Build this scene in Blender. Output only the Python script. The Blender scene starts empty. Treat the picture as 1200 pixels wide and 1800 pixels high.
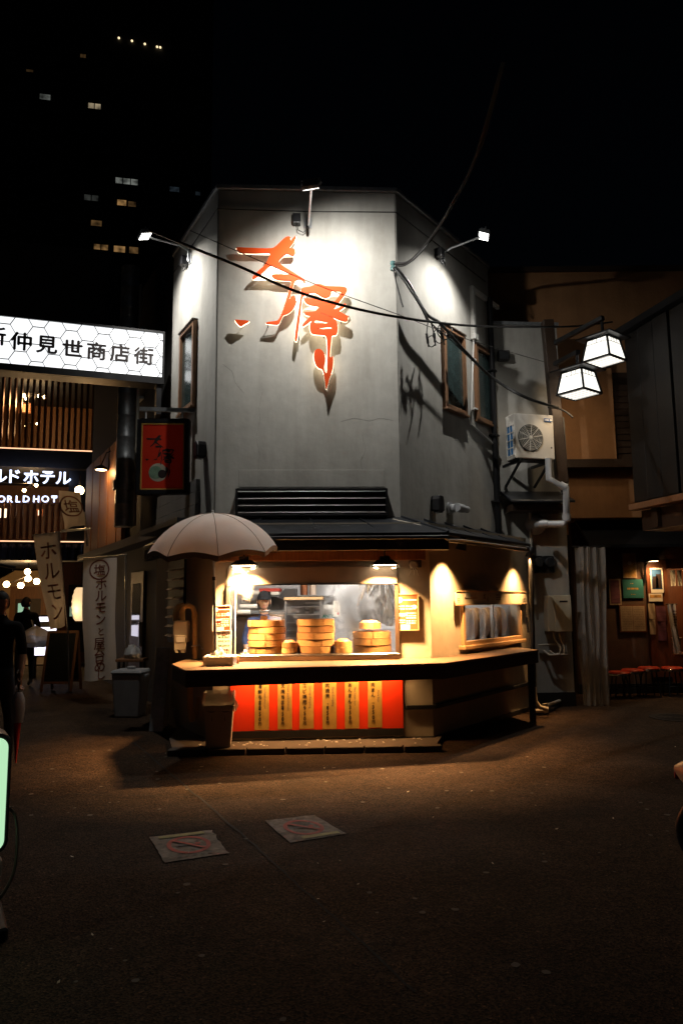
import bpy, bmesh, math, random
from mathutils import Vector, Matrix

R = math.radians
random.seed(11)
sc = bpy.context.scene
COL = sc.collection

# ------------------------------------------------------------------ camera
F, CX, CY, PITCH, EYE = 1250.0, 600.0, 900.0, R(7.2), 1.55
cam = bpy.data.cameras.new('camera')
cam.sensor_fit = 'VERTICAL'; cam.sensor_height = 36.0; cam.sensor_width = 24.0
cam.lens = 36.0 * F / 1800.0
cam.clip_start = 0.05; cam.clip_end = 600
cam_o = bpy.data.objects.new('camera', cam); COL.objects.link(cam_o)
ROLL = 0.010
cam_o.matrix_world = Matrix.Translation((0, 0, EYE)) @ Matrix.Rotation(R(90) + PITCH, 4, 'X') @ Matrix.Rotation(-ROLL, 4, 'Z')
sc.camera = cam_o

# ------------------------------------------------------------------ night sky and faint moon
w = bpy.data.worlds.new('World'); sc.world = w; w.use_nodes = True
nt = w.node_tree; bg = nt.nodes['Background']
sky = nt.nodes.new('ShaderNodeTexSky'); sky.sky_type = 'NISHITA'; sky.sun_disc = False
sky.sun_elevation = R(35); sky.sun_rotation = R(200)
nt.links.new(sky.outputs[0], bg.inputs[0]); bg.inputs[1].default_value = 0.00024
moon = bpy.data.lights.new('moon', 'SUN'); moon.energy = 0.002; moon.angle = R(10); moon.color = (.8, .88, 1)
moon_o = bpy.data.objects.new('moon', moon); COL.objects.link(moon_o)
moon_o.rotation_euler = (R(55), 0, R(20))

sc.view_settings.view_transform = 'Standard'; sc.view_settings.look = 'None'
sc.view_settings.exposure = 0.0; sc.view_settings.gamma = 1.0
sc.cycles.use_denoising = True
sc.cycles.max_bounces = 7; sc.cycles.diffuse_bounces = 4; sc.cycles.glossy_bounces = 3
sc.cycles.transmission_bounces = 6; sc.cycles.transparent_max_bounces = 12; sc.cycles.volume_bounces = 1
sc.cycles.sample_clamp_indirect = 4.0
sc.cycles.caustics_reflective = False; sc.cycles.caustics_refractive = False
sc.cycles.volume_step_rate = 1.0; sc.cycles.volume_max_steps = 96

# ------------------------------------------------------------------ photo rays and wall frames
CAM = Vector((0, 0, EYE)); cP, sP = math.cos(PITCH), math.sin(PITCH)
def ray(px, py):
    a = (px - CX) / F; b = -(py - CY) / F
    x = a * math.cos(ROLL) + b * math.sin(ROLL); y = -a * math.sin(ROLL) + b * math.cos(ROLL)
    return Vector((x, cP - y * sP, sP + y * cP))
def at(px, py, Y):
    d = ray(px, py); return CAM + d * (Y / d.y)
def gnd(px, py, z=0.0):
    d = ray(px, py); return CAM + d * ((z - EYE) / d.z)

class Frame:
    """u runs along a wall, v points out of it, w is up"""
    def __init__(s, o, deg):
        a = R(deg); s.o = Vector((o[0], o[1], 0 if len(o) < 3 else o[2])); s.deg = deg
        s.U = Vector((math.cos(a), math.sin(a), 0)); s.V = Vector((math.sin(a), -math.cos(a), 0)); s.W = Vector((0, 0, 1))
    def __call__(s, u, v, w): return s.o + s.U * u + s.V * v + s.W * w
    def px(s, x, y, v=0.0):
        d = ray(x, y); t = (s.o + s.V * v - CAM).dot(s.V) / d.dot(s.V); p = CAM + d * t
        return ((p - s.o).dot(s.U), p.z - s.o.z)
    def uw(s, p): return ((p - s.o).dot(s.U), p.z - s.o.z)
    def at(s, u, v=0.0, w=0.0, deg=0): p = s(u, v, w); return Frame((p.x, p.y, p.z), s.deg + deg)
class Tilt:
    """any three axes"""
    def __init__(s, o, U, V, W): s.o, s.U, s.V, s.W = Vector(o), Vector(U).normalized(), Vector(V).normalized(), Vector(W).normalized()
    def __call__(s, u, v, w): return s.o + s.U * u + s.V * v + s.W * w
WORLD = Tilt((0, 0, 0), (1, 0, 0), (0, 1, 0), (0, 0, 1))

# ------------------------------------------------------------------ things and parts
def tag(o, label=None, cat=None, group=None, kind=None):
    if label: o['label'] = label
    if cat: o['category'] = cat
    if group: o['group'] = group
    if kind: o['kind'] = kind
    return o
def thing(name, label, cat, loc, group=None):
    o = bpy.data.objects.new(name, None); o.empty_display_size = .1; COL.objects.link(o); o.location = loc
    return tag(o, label, cat, group)
def adopt(o, parent):
    if parent is not None:
        o.parent = parent
        if parent.type == 'EMPTY': o.matrix_parent_inverse = Matrix.Translation(-Vector(parent.location))
    return o

class MB:
    def __init__(s, fr=WORLD): s.f = fr; s.v = []; s.q = []
    def _add(s, pts, faces, world=False):
        n = len(s.v); s.v += [tuple(p if world else s.f(*p)) for p in pts]; s.q += [tuple(i + n for i in f) for f in faces]; return s
    def box(s, u0, u1, v0, v1, w0, w1):
        return s._add([(u0,v0,w0),(u1,v0,w0),(u1,v1,w0),(u0,v1,w0),(u0,v0,w1),(u1,v0,w1),(u1,v1,w1),(u0,v1,w1)],
                      [(0,3,2,1),(4,5,6,7),(0,1,5,4),(1,2,6,5),(2,3,7,6),(3,0,4,7)])
    def taper(s, a, b, w0, w1):
        """a, b = (u0,u1,v0,v1) rectangles at w0 and w1"""
        return s._add([(a[0],a[2],w0),(a[1],a[2],w0),(a[1],a[3],w0),(a[0],a[3],w0),(b[0],b[2],w1),(b[1],b[2],w1),(b[1],b[3],w1),(b[0],b[3],w1)],
                      [(0,3,2,1),(4,5,6,7),(0,1,5,4),(1,2,6,5),(2,3,7,6),(3,0,4,7)])
    def prism(s, poly, v0, v1):
        n = len(poly)
        return s._add([(p[0], v0, p[1]) for p in poly] + [(p[0], v1, p[1]) for p in poly],
                      [tuple(range(n)), tuple(range(2*n-1, n-1, -1))] + [(i, (i+1) % n, n+(i+1) % n, n+i) for i in range(n)])
    def plan(s, poly, w0, w1):
        n = len(poly)
        return s._add([(p[0], p[1], w0) for p in poly] + [(p[0], p[1], w1) for p in poly],
                      [tuple(range(n)), tuple(range(2*n-1, n-1, -1))] + [(i, (i+1) % n, n+(i+1) % n, n+i) for i in range(n)])
    def poly(s, pts, world=False): return s._add(pts, [tuple(range(len(pts)))], world)
    def tube(s, pts, r, n=8, world=False, closed=False):
        P = [Vector(p if world else s.f(*p)) for p in pts]; m = len(P)
        rr = r if isinstance(r, (list, tuple)) else [r] * m
        base = len(s.v); up = None
        for i, p in enumerate(P):
            a = P[(i-1) % m] if (closed or i > 0) else p
            b = P[(i+1) % m] if (closed or i < m-1) else p
            t = (b - a); t = t.normalized() if t.length > 1e-9 else Vector((0, 0, 1))
            if up is None:
                up = Vector((0, 0, 1)) if abs(t.z) < .9 else Vector((1, 0, 0))
            x = t.cross(up);
            if x.length < 1e-6: x = t.cross(Vector((0, 1, 0)))
            x.normalize(); up = x.cross(t).normalized()
            for k in range(n):
                a_ = 2*math.pi*k/n
                s.v.append(tuple(p + (x*math.cos(a_) + up*math.sin(a_)) * rr[i]))
        for i in range(m if closed else m-1):
            for k in range(n):
                j = (i+1) % m
                s.q.append((base+i*n+k, base+i*n+(k+1) % n, base+j*n+(k+1) % n, base+j*n+k))
        if not closed:
            s.q.append(tuple(base+k for k in range(n-1, -1, -1))); s.q.append(tuple(base+(m-1)*n+k for k in range(n)))
        return s
    def bar(s, a, b, r, n=8, world=False): return s.tube([a, b], r, n, world)
    def beam(s, a, b, w, h, world=False, up=(0, 0, 1)):
        A, B = Vector(a if world else s.f(*a)), Vector(b if world else s.f(*b)); t = (B-A).normalized(); x = t.cross(Vector(up))
        if x.length < 1e-6: x = t.cross(Vector((0, 1, 0)))
        x.normalize(); y = x.cross(t)
        c = []
        for p in (A, B):
            for (i, j) in ((-1,-1),(1,-1),(1,1),(-1,1)): c.append(p + x*(i*w/2) + y*(j*h/2))
        return s._add(c, [(3,2,1,0),(4,5,6,7),(0,1,5,4),(1,2,6,5),(2,3,7,6),(3,0,4,7)], True)
    def lathe(s, prof, c=(0, 0, 0), n=20, a0=0., a1=2*math.pi, axis='w', cap=True):
        """prof = [(radius, height)] about a w (or v / u) axis through c"""
        full = abs(a1 - a0) > 6.28; m = n if full else n + 1; pts = []
        for (r, h) in prof:
            for k in range(m):
                a = a0 + (a1-a0)*k/n; x, y = r*math.cos(a), r*math.sin(a)
                q = {'w': (x, y, h), 'v': (x, h, y), 'u': (h, x, y)}[axis]
                pts.append((c[0]+q[0], c[1]+q[1], c[2]+q[2]))
        fs = []
        for i in range(len(prof)-1):
            for k in range(n if full else n):
                k2 = (k+1) % m if full else k+1
                fs.append((i*m+k, i*m+k2, (i+1)*m+k2, (i+1)*m+k))
        if cap and full:
            if prof[0][0] > 1e-5: fs.append(tuple(range(m-1, -1, -1)))
            if prof[-1][0] > 1e-5: fs.append(tuple((len(prof)-1)*m+k for k in range(m)))
        return s._add(pts, fs)
    def grid(s, fn, nu, nv, thick=None):
        pts = [fn(i/nu, j/nv) for j in range(nv+1) for i in range(nu+1)]
        fs = [(j*(nu+1)+i, j*(nu+1)+i+1, (j+1)*(nu+1)+i+1, (j+1)*(nu+1)+i) for j in range(nv) for i in range(nu)]
        return s._add(pts, fs)
    def build(s, name, m, parent=None, bev=0, smooth=False, seg=1, solid=0, label=None, kind=None):
        me = bpy.data.meshes.new(name); bm = bmesh.new()
        vs = [bm.verts.new(p) for p in s.v]
        for f in s.q:
            try: bm.faces.new([vs[i] for i in f])
            except ValueError: pass
        bmesh.ops.remove_doubles(bm, verts=bm.verts[:], dist=1e-5)
        bmesh.ops.recalc_face_normals(bm, faces=bm.faces[:])
        if solid:
            bmesh.ops.solidify(bm, geom=bm.faces[:], thickness=solid)
            bmesh.ops.recalc_face_normals(bm, faces=bm.faces[:])
        if bev:
            es = [e for e in bm.edges if len(e.link_faces) == 2 and e.calc_face_angle(0) > .6]
            try: bmesh.ops.bevel(bm, geom=es, offset=bev, segments=seg, affect='EDGES', profile=.6, clamp_overlap=True)
            except Exception: pass
        bm.to_mesh(me); bm.free()
        if smooth:
            for p in me.polygons: p.use_smooth = True
            try: me.set_sharp_from_angle(angle=R(40))
            except Exception: pass
        me.materials.append(m)
        o = bpy.data.objects.new(name, me); COL.objects.link(o)
        if label: o['label'] = label
        if kind: o['kind'] = kind
        return adopt(o, parent)

def link_mesh(name, me, m, parent=None):
    if len(me.materials): me.materials.clear()
    for q in (m if isinstance(m, (list, tuple)) else [m]): me.materials.append(q)
    o = bpy.data.objects.new(name, me); COL.objects.link(o)
    return adopt(o, parent)

def lights(kind, name, loc, target, energy, color, parent, size=.04, spot=None, blend=.5, size_y=None):
    l = bpy.data.lights.new(name, kind); l.energy = energy; l.color = color
    if kind == 'AREA':
        l.size = size
        if size_y: l.shape = 'RECTANGLE'; l.size_y = size_y
    else: l.shadow_soft_size = size
    if kind == 'SPOT': l.spot_size = R(spot); l.spot_blend = blend
    o = bpy.data.objects.new(name, l); COL.objects.link(o); o.location = loc
    if target is not None:
        o.rotation_euler = (Vector(target) - Vector(loc)).to_track_quat('-Z', 'Y').to_euler()
    return adopt(o, parent)

# flat shapes with holes: outlines in (u, w) of a frame
def smooth_poly(p, it=2):
    for _ in range(it):
        q = []
        for i in range(len(p)):
            a, b = p[i], p[(i+1) % len(p)]
            q += [(a[0]*.75+b[0]*.25, a[1]*.75+b[1]*.25), (a[0]*.25+b[0]*.75, a[1]*.25+b[1]*.75)]
        p = q
    return p
def shape(name, loops, fr, v0, v1, m, parent, bev=0, offset=0):
    cu = bpy.data.curves.new(name, 'CURVE'); cu.dimensions = '2D'; cu.fill_mode = 'BOTH'
    for lp in loops:
        sp = cu.splines.new('POLY'); sp.points.add(len(lp)-1); sp.use_cyclic_u = True
        for i, p in enumerate(lp): sp.points[i].co = (p[0], p[1], 0, 1)
    cu.extrude = abs(v1-v0)/2; cu.bevel_depth = bev; cu.offset = offset
    return _curve_mesh(cu, name, fr, (v0+v1)/2, m, parent)
def _curve_mesh(cu, name, fr, v, m, parent):
    o = bpy.data.objects.new('tmp', cu); COL.objects.link(o)
    dg = bpy.context.evaluated_depsgraph_get(); me = bpy.data.meshes.new_from_object(o.evaluated_get(dg))
    bpy.data.objects.remove(o); me.name = name
    for q in me.vertices: q.co = fr(q.co.x, v + q.co.z, q.co.y)
    me.update()
    bm = bmesh.new(); bm.from_mesh(me); bmesh.ops.recalc_face_normals(bm, faces=bm.faces[:]); bm.to_mesh(me); bm.free()
    return link_mesh(name, me, m, parent)
def _text_geo(t, size, bold, res, spacing=1.0):
    cu = bpy.data.curves.new('t', 'FONT'); cu.body = t; cu.size = size; cu.offset = bold; cu.resolution_u = res
    cu.align_x = 'CENTER'; cu.align_y = 'CENTER'; cu.space_character = spacing
    o = bpy.data.objects.new('tmp', cu); COL.objects.link(o)
    dg = bpy.context.evaluated_depsgraph_get(); me = bpy.data.meshes.new_from_object(o.evaluated_get(dg))
    bpy.data.objects.remove(o); bpy.data.curves.remove(cu)
    vs = [tuple(x.co) for x in me.vertices]; fs = [tuple(p.vertices) for p in me.polygons]
    bpy.data.meshes.remove(me); return vs, fs
def text(items, fr, v, m, parent, name='lettering', thick=0.0):
    """items = [(string, u, w, size, bold, stretch_x, rotation_deg)]: flat print or solid letters on a frame"""
    V, Q = [], []
    for it in items:
        t, u, w_, size = it[:4]; bold = it[4] if len(it) > 4 else 0; sx = it[5] if len(it) > 5 else 1; rot = R(it[6]) if len(it) > 6 else 0
        vs, fs = _text_geo(t, size, 0, 3)
        if not vs: continue
        x0 = min(a[0] for a in vs); x1 = max(a[0] for a in vs); y0 = min(a[1] for a in vs); y1 = max(a[1] for a in vs)
        ox, oy = (x0+x1)/2, (y0+y1)/2
        for c_, (bx, by) in enumerate(((0, 0), (bold, 0), (-bold, 0), (0, bold), (0, -bold)) if bold else ((0, 0),)):
            n = len(V)
            for a in vs:
                x, y = (a[0]-ox)*sx + bx, a[1]-oy + by
                V.append((u + x*math.cos(rot) - y*math.sin(rot), w_ + x*math.sin(rot) + y*math.cos(rot), -c_*.0004))
            Q += [tuple(i+n for i in f) for f in fs]
    me = bpy.data.meshes.new(name); me.from_pydata([fr(a[0], v + .0016 + a[2], a[1]) for a in V], [], Q); me.update()
    if thick:
        bm = bmesh.new(); bm.from_mesh(me); bmesh.ops.solidify(bm, geom=bm.faces[:], thickness=thick); bm.to_mesh(me); bm.free()
    return link_mesh(name, me, m, parent)

# ------------------------------------------------------------------ materials
M = {}
def mat(name, col, rough=.6, metal=0., var=.14, scale=6., bump=0., bscale=60., spec=.5, stretch=None, stain=0., emit=None, es=0., trans=0., alpha=1., ior=1.45, coat=0., fine=0., sss=0., thin=0., streak=0.):
    m = bpy.data.materials.new(name); m.use_nodes = True; n = m.node_tree.nodes; l = m.node_tree.links
    b = n['Principled BSDF']; c4 = (col[0], col[1], col[2], 1)
    b.inputs['Base Color'].default_value = c4; b.inputs['Roughness'].default_value = rough; b.inputs['Metallic'].default_value = metal
    b.inputs['Specular IOR Level'].default_value = spec; b.inputs['IOR'].default_value = ior
    if trans: b.inputs['Transmission Weight'].default_value = trans
    if alpha < 1: b.inputs['Alpha'].default_value = alpha
    if coat: b.inputs['Coat Weight'].default_value = coat; b.inputs['Coat Roughness'].default_value = .12
    if emit: b.inputs['Emission Color'].default_value = (*emit, 1); b.inputs['Emission Strength'].default_value = es
    if sss: b.inputs['Subsurface Weight'].default_value = sss; b.inputs['Subsurface Radius'].default_value = (.02, .008, .004)
    tc = n.new('ShaderNodeTexCoord'); src = tc.outputs['Object']
    if stretch:
        mp = n.new('ShaderNodeMapping'); mp.inputs['Scale'].default_value = stretch; l.new(src, mp.inputs['Vector']); src = mp.outputs[0]
    if var:
        t = n.new('ShaderNodeTexNoise'); t.inputs['Scale'].default_value = scale; t.inputs['Detail'].default_value = 6; t.inputs['Roughness'].default_value = .65
        l.new(src, t.inputs['Vector'])
        rp = n.new('ShaderNodeValToRGB'); rp.color_ramp.elements[0].position = .3; rp.color_ramp.elements[1].position = .72
        rp.color_ramp.elements[0].color = tuple(max(0, c*(1-var)) for c in col) + (1,); rp.color_ramp.elements[1].color = tuple(min(1, c*(1+var)) for c in col) + (1,)
        l.new(t.outputs[0], rp.inputs[0]); out = rp.outputs[0]
        if stain:
            t2 = n.new('ShaderNodeTexNoise'); t2.inputs['Scale'].default_value = scale*.22; t2.inputs['Detail'].default_value = 8; t2.inputs['Roughness'].default_value = .7
            mp2 = n.new('ShaderNodeMapping'); mp2.inputs['Scale'].default_value = (1.6, 1.6, .35); l.new(tc.outputs['Object'], mp2.inputs['Vector']); l.new(mp2.outputs[0], t2.inputs['Vector'])
            r2 = n.new('ShaderNodeValToRGB'); r2.color_ramp.elements[0].position = .38; r2.color_ramp.elements[1].position = .62
            r2.color_ramp.elements[0].color = (1-stain, 1-stain*1.05, 1-stain*1.15, 1); r2.color_ramp.elements[1].color = (1, 1, 1, 1)
            l.new(t2.outputs[0], r2.inputs[0])
            mx = n.new('ShaderNodeMix'); mx.data_type = 'RGBA'; mx.blend_type = 'MULTIPLY'; mx.inputs['Factor'].default_value = 1
            l.new(out, mx.inputs['A']); l.new(r2.outputs[0], mx.inputs['B']); out = mx.outputs['Result']
        if streak:
            t4 = n.new('ShaderNodeTexNoise'); t4.inputs['Scale'].default_value = 1.0; t4.inputs['Detail'].default_value = 7; t4.inputs['Roughness'].default_value = .62
            mp4 = n.new('ShaderNodeMapping'); mp4.inputs['Scale'].default_value = (7, 7, .3); l.new(tc.outputs['Object'], mp4.inputs['Vector']); l.new(mp4.outputs[0], t4.inputs['Vector'])
            r4 = n.new('ShaderNodeValToRGB'); r4.color_ramp.elements[0].position = .34; r4.color_ramp.elements[1].position = .56
            r4.color_ramp.elements[0].color = (1-streak, 1-streak*1.05, 1-streak*1.12, 1); r4.color_ramp.elements[1].color = (1, 1, 1, 1); l.new(t4.outputs[0], r4.inputs[0])
            m4 = n.new('ShaderNodeMix'); m4.data_type = 'RGBA'; m4.blend_type = 'MULTIPLY'; m4.inputs['Factor'].default_value = 1
            l.new(out, m4.inputs['A']); l.new(r4.outputs[0], m4.inputs['B']); out = m4.outputs['Result']
        l.new(out, b.inputs['Base Color'])
        mr = n.new('ShaderNodeMapRange'); mr.inputs['To Min'].default_value = max(.02, rough*.82); mr.inputs['To Max'].default_value = min(1, rough*1.18)
        l.new(t.outputs[0], mr.inputs['Value']); l.new(mr.outputs[0], b.inputs['Roughness'])
    if bump:
        t3 = n.new('ShaderNodeTexNoise'); t3.inputs['Scale'].default_value = bscale; t3.inputs['Detail'].default_value = 5
        l.new(src, t3.inputs['Vector'])
        bp = n.new('ShaderNodeBump'); bp.inputs['Strength'].default_value = bump; bp.inputs['Distance'].default_value = .01
        l.new(t3.outputs[0], bp.inputs['Height']); l.new(bp.outputs[0], b.inputs['Normal'])
    if thin:
        tr = n.new('ShaderNodeBsdfTranslucent'); tr.inputs['Color'].default_value = c4; ms = n.new('ShaderNodeMixShader'); ms.inputs[0].default_value = thin
        l.new(b.outputs[0], ms.inputs[1]); l.new(tr.outputs[0], ms.inputs[2]); l.new(ms.outputs[0], n['Material Output'].inputs['Surface'])
    M[name] = m; return m
def glow(name, col, strength, base=(.8, .8, .8)):
    return mat(name, base, .5, var=0, emit=col, es=strength)

WARM = (1.0, .56, .22); WARM2 = (1.0, .53, .20); COOL = (1.0, .965, .895)
mat('plaster', (.44, .43, .40), .85, var=.09, scale=5, bump=.40, bscale=8, stain=.20, streak=.06)
mat('plaster_warm', (.50, .43, .33), .8, var=.07, scale=6, bump=.25, bscale=14, stain=.12)
mat('plaster_ochre', (.36, .18, .078), .85, var=.12, scale=4, bump=.3, bscale=30, stain=.25)
mat('seam', (.10, .10, .09), .9)
mat('iron', (.022, .019, .017), .8, var=.4, scale=40, bump=.5, bscale=90, spec=.2)
mat('joint_tar', (.006, .005, .005), .9)
mat('dark_wall', (.035, .033, .032), .8, var=.3, bump=.2)
mat('grey_wall', (.16, .16, .155), .8, var=.15, bump=.2, stain=.25)
mat('navy_wall', (.03, .034, .045), .6, var=.2)
mat('black_metal', (.018, .018, .02), .42, .3, var=.25)
mat('black_paint', (.014, .013, .013), .5, var=.3, bump=.1)
mat('awning', (.055, .06, .07), .33, .75, var=.25, scale=3, bump=.08, bscale=7)
mat('steel', (.55, .55, .55), .22, 1., var=.15, scale=3, stretch=(1, 1, 12))
mat('galv', (.42, .44, .46), .45, .7, var=.25, scale=14)
mat('alu', (.6, .6, .6), .35, 1., var=.1)
mat('mirror_steel', (.50, .40, .33), .42, .55, var=.12, scale=2, bump=.05, bscale=5)
mat('dark_wood', (.045, .026, .016), .5, var=.4, scale=10, stretch=(2, 2, 18), bump=.15)
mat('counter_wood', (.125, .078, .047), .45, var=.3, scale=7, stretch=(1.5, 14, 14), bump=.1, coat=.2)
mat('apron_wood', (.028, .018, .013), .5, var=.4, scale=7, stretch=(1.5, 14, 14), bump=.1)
mat('window_wood', (.24, .125, .065), .5, var=.25, scale=9, stretch=(10, 10, 1.5), bump=.1)
mat('light_wood', (.50, .31, .15), .5, var=.2, scale=9, stretch=(3, 3, 14), bump=.1)
mat('panel_wood', (.22, .095, .035), .5, var=.35, scale=6, stretch=(12, 12, .7), bump=.12)
mat('frost', (.035, .055, .055), .16, var=.35, scale=5, bump=.22, bscale=16, spec=.9)
mat('bamboo', (.37, .205, .083), .52, var=.34, scale=8, stretch=(3, 3, 22), bump=.12)
mat('bamboo_dark', (.23, .11, .04), .55, var=.3, scale=8, stretch=(3, 3, 22), bump=.12)
mat('white_plastic', (.72, .71, .68), .4, var=.06, stain=.12)
mat('cream_plastic', (.62, .56, .42), .45, var=.08, stain=.15)
mat('bin_grey', (.40, .40, .41), .5, var=.08, stain=.2)
mat('bin_beige', (.62, .56, .48), .5, var=.08, stain=.2)
mat('foam', (.80, .79, .74), .75, var=.05, bump=.3, bscale=160)
mat('film', (.75, .73, .70), .25, var=.05, trans=.55, alpha=.8)
mat('pipe_yellow', (.55, .38, .17), .45, var=.15, stain=.2)
mat('meter', (.50, .46, .38), .5, var=.1, stain=.15)
mat('pipe_grey', (.40, .41, .43), .35, var=.1, stain=.1)
mat('pipe_cream', (.58, .53, .44), .45, var=.1, stain=.2)
mat('cable', (.012, .012, .012), .5, var=.2)
mat('cable_brown', (.05, .035, .028), .6, var=.3)
mat('red_panel', (.85, .045, .010), .38, var=.06, scale=3, coat=.1)
mat('orange_letter', (.74, .072, .006), .6, var=.04, spec=.2)
mat('gold', (.66, .40, .10), .42, .25, var=.16, scale=9, stain=.2)
mat('ink', (.020, .012, .012), .6, var=0)
mat('ink_grey', (.16, .10, .07), .7, var=0)
mat('white_ink', (.85, .82, .76), .6, var=0)
mat('red_ink', (.45, .05, .03), .7, var=.1)
mat('green_ink', (.02, .22, .17), .6, var=0)
mat('blue_ink', (.03, .10, .30), .5, var=0)
mat('paper', (.72, .68, .60), .8, var=.06)
mat('old_paper', (.42, .32, .22), .85, var=.2, scale=14, bump=.4, bscale=12)
mat('menu_red', (.30, .05, .018), .4, var=.15)
mat('menu_brown', (.20, .075, .03), .4, var=.25)
mat('sign_red', (.42, .022, .008), .4, var=.1, scale=3)
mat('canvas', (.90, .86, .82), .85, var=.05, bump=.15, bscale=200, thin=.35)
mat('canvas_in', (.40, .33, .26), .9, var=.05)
mat('cloth_white', (.62, .57, .52), .9, var=.06, bump=.2, bscale=120, thin=.3)
mat('cloth_print', (.16, .035, .022), .9, var=.15)
mat('cloth_print_dim', (.33, .13, .09), .9, var=.15)
mat('ac_white', (.66, .63, .58), .45, var=.04, stain=.12)
mat('ac_fin', (.02, .14, .36), .5, .2, var=.3, scale=30)
mat('fan_dark', (.06, .065, .06), .5, var=.2)
mat('tile_wall', (.42, .42, .43), .3, var=.05)
mat('stain_grey', (.35, .35, .36), .35, .8, var=.15)
mat('skin', (.58, .32, .20), .5, var=.05, sss=.05)
mat('skin_dark', (.42, .23, .15), .55, var=.05)
mat('navy_cloth', (.03, .045, .11), .85, var=.15, bump=.3, bscale=150)
mat('black_cloth', (.008, .008, .009), .95, var=.2, bump=.3, bscale=150, spec=.1)
mat('jeans', (.018, .022, .032), .9, var=.2, bump=.3, bscale=150)
mat('hair', (.008, .006, .005), .75, var=.3, stretch=(30, 30, 4))
mat('lips', (.42, .13, .10), .5, var=0)
mat('mask_white', (.75, .74, .72), .8, var=.04)
mat('chalkboard', (.016, .02, .02), .5, var=.4, stain=.2)
mat('copper', (.20, .075, .035), .40, .7, var=.3, scale=5, stretch=(8, 8, .6))
mat('vinyl', (.72, .67, .62), .16, var=.1, trans=.35, alpha=.55, spec=.8)
mat('clear', (.95, .97, .97), .03, var=0, trans=1.0, alpha=.32, spec=.5)
mat('glass_dark', (.03, .032, .035), .06, var=0, spec=.8)
mat('stool_red', (.50, .05, .025), .35, var=.1)
mat('chrome', (.7, .7, .7), .1, 1., var=0)
mat('black_plastic', (.016, .016, .018), .38, var=.2)
mat('red_cloth', (.40, .02, .02), .6, var=.15)
mat('bag', (.62, .60, .58), .3, var=.06, trans=.3, alpha=.9, bump=.8, bscale=14)
mat('kerb_stone', (.085, .065, .05), .8, var=.25, scale=9, bump=.3, bscale=40)
mat('pebble', (.55, .50, .44), .6, var=.3, scale=3)
mat('scooter_paint', (.17, .12, .10), .3, var=.03, coat=.6)
mat('tower', (.03, .028, .028), .8, var=.2)
mat('poster_gold', (.50, .28, .08), .5, var=.6, scale=9)
mat('poster_teal', (.03, .15, .15), .4, var=.2)
mat('poster_blue', (.03, .09, .22), .4, var=.5, scale=7)
mat('poster_dusk', (.16, .06, .09), .5, var=.5, scale=5, stretch=(.4, .4, 3))
mat('poster_navy', (.015, .025, .05), .5, var=.5, scale=6, stretch=(.6, .6, 2))
mat('red_wood', (.15, .05, .022), .5, var=.3, scale=6, stretch=(10, 10, .8))
mat('yellow_rag', (.55, .36, .12), .9, var=.15, bump=.3)

mat('asphalt_patch', (.036, .026, .019), .9, var=.5, scale=60, bump=.6, bscale=140, spec=.12)
mat('gum', (.10, .085, .07), .9, var=.3)
mat('litter', (.42, .36, .28), .8, var=.3)
# asphalt with aggregate
def asphalt():
    m = bpy.data.materials.new('asphalt'); m.use_nodes = True; n = m.node_tree.nodes; l = m.node_tree.links; b = n['Principled BSDF']
    tc = n.new('ShaderNodeTexCoord')
    def noise(s, d=4, r=.6):
        t = n.new('ShaderNodeTexNoise'); t.inputs['Scale'].default_value = s; t.inputs['Detail'].default_value = d; t.inputs['Roughness'].default_value = r
        l.new(tc.outputs['Object'], t.inputs['Vector']); return t.outputs[0]
    def ramp(src, a, b_, ca, cb):
        r = n.new('ShaderNodeValToRGB'); r.color_ramp.elements[0].position = a; r.color_ramp.elements[1].position = b_
        r.color_ramp.elements[0].color = (*ca, 1); r.color_ramp.elements[1].color = (*cb, 1); l.new(src, r.inputs[0]); return r.outputs[0]
    def mul(a, c, f=1., bt='MULTIPLY'):
        x = n.new('ShaderNodeMix'); x.data_type = 'RGBA'; x.blend_type = bt; x.inputs['Factor'].default_value = f
        l.new(a, x.inputs['A']); l.new(c, x.inputs['B']); return x.outputs['Result']
    vo = n.new('ShaderNodeTexVoronoi'); vo.inputs['Scale'].default_value = 115; l.new(tc.outputs['Object'], vo.inputs['Vector'])
    hs = n.new('ShaderNodeSeparateColor'); l.new(vo.outputs['Color'], hs.inputs[0])
    agg = ramp(hs.outputs[0], .15, .95, (.0145, .0092, .006), (.076, .047, .029))
    speck = ramp(hs.outputs[1], .965, .985, (1, 1, 1), (2.0, 1.9, 1.8))
    big = ramp(noise(.9, 6, .7), .32, .68, (.55, .53, .52), (1.25, 1.2, 1.15))
    mid = ramp(noise(9, 5, .7), .3, .7, (.75, .74, .73), (1.2, 1.2, 1.2))
    l.new(mul(mul(mul(agg, speck), big), mid), b.inputs['Base Color'])
    rr = n.new('ShaderNodeMapRange'); b.inputs['Specular IOR Level'].default_value = .12; rr.inputs['To Min'].default_value = .72; rr.inputs['To Max'].default_value = .98
    l.new(noise(1.6, 6, .7), rr.inputs['Value']); l.new(rr.outputs[0], b.inputs['Roughness'])
    bp = n.new('ShaderNodeBump'); bp.inputs['Strength'].default_value = .8; bp.inputs['Distance'].default_value = .006
    l.new(vo.outputs['Distance'], bp.inputs['Height'])
    bp2 = n.new('ShaderNodeBump'); bp2.inputs['Strength'].default_value = .5; bp2.inputs['Distance'].default_value = .03
    l.new(noise(4, 5), bp2.inputs['Height']); l.new(bp.outputs[0], bp2.inputs['Normal']); l.new(bp2.outputs[0], b.inputs['Normal'])
    M['asphalt'] = m
asphalt()
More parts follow.
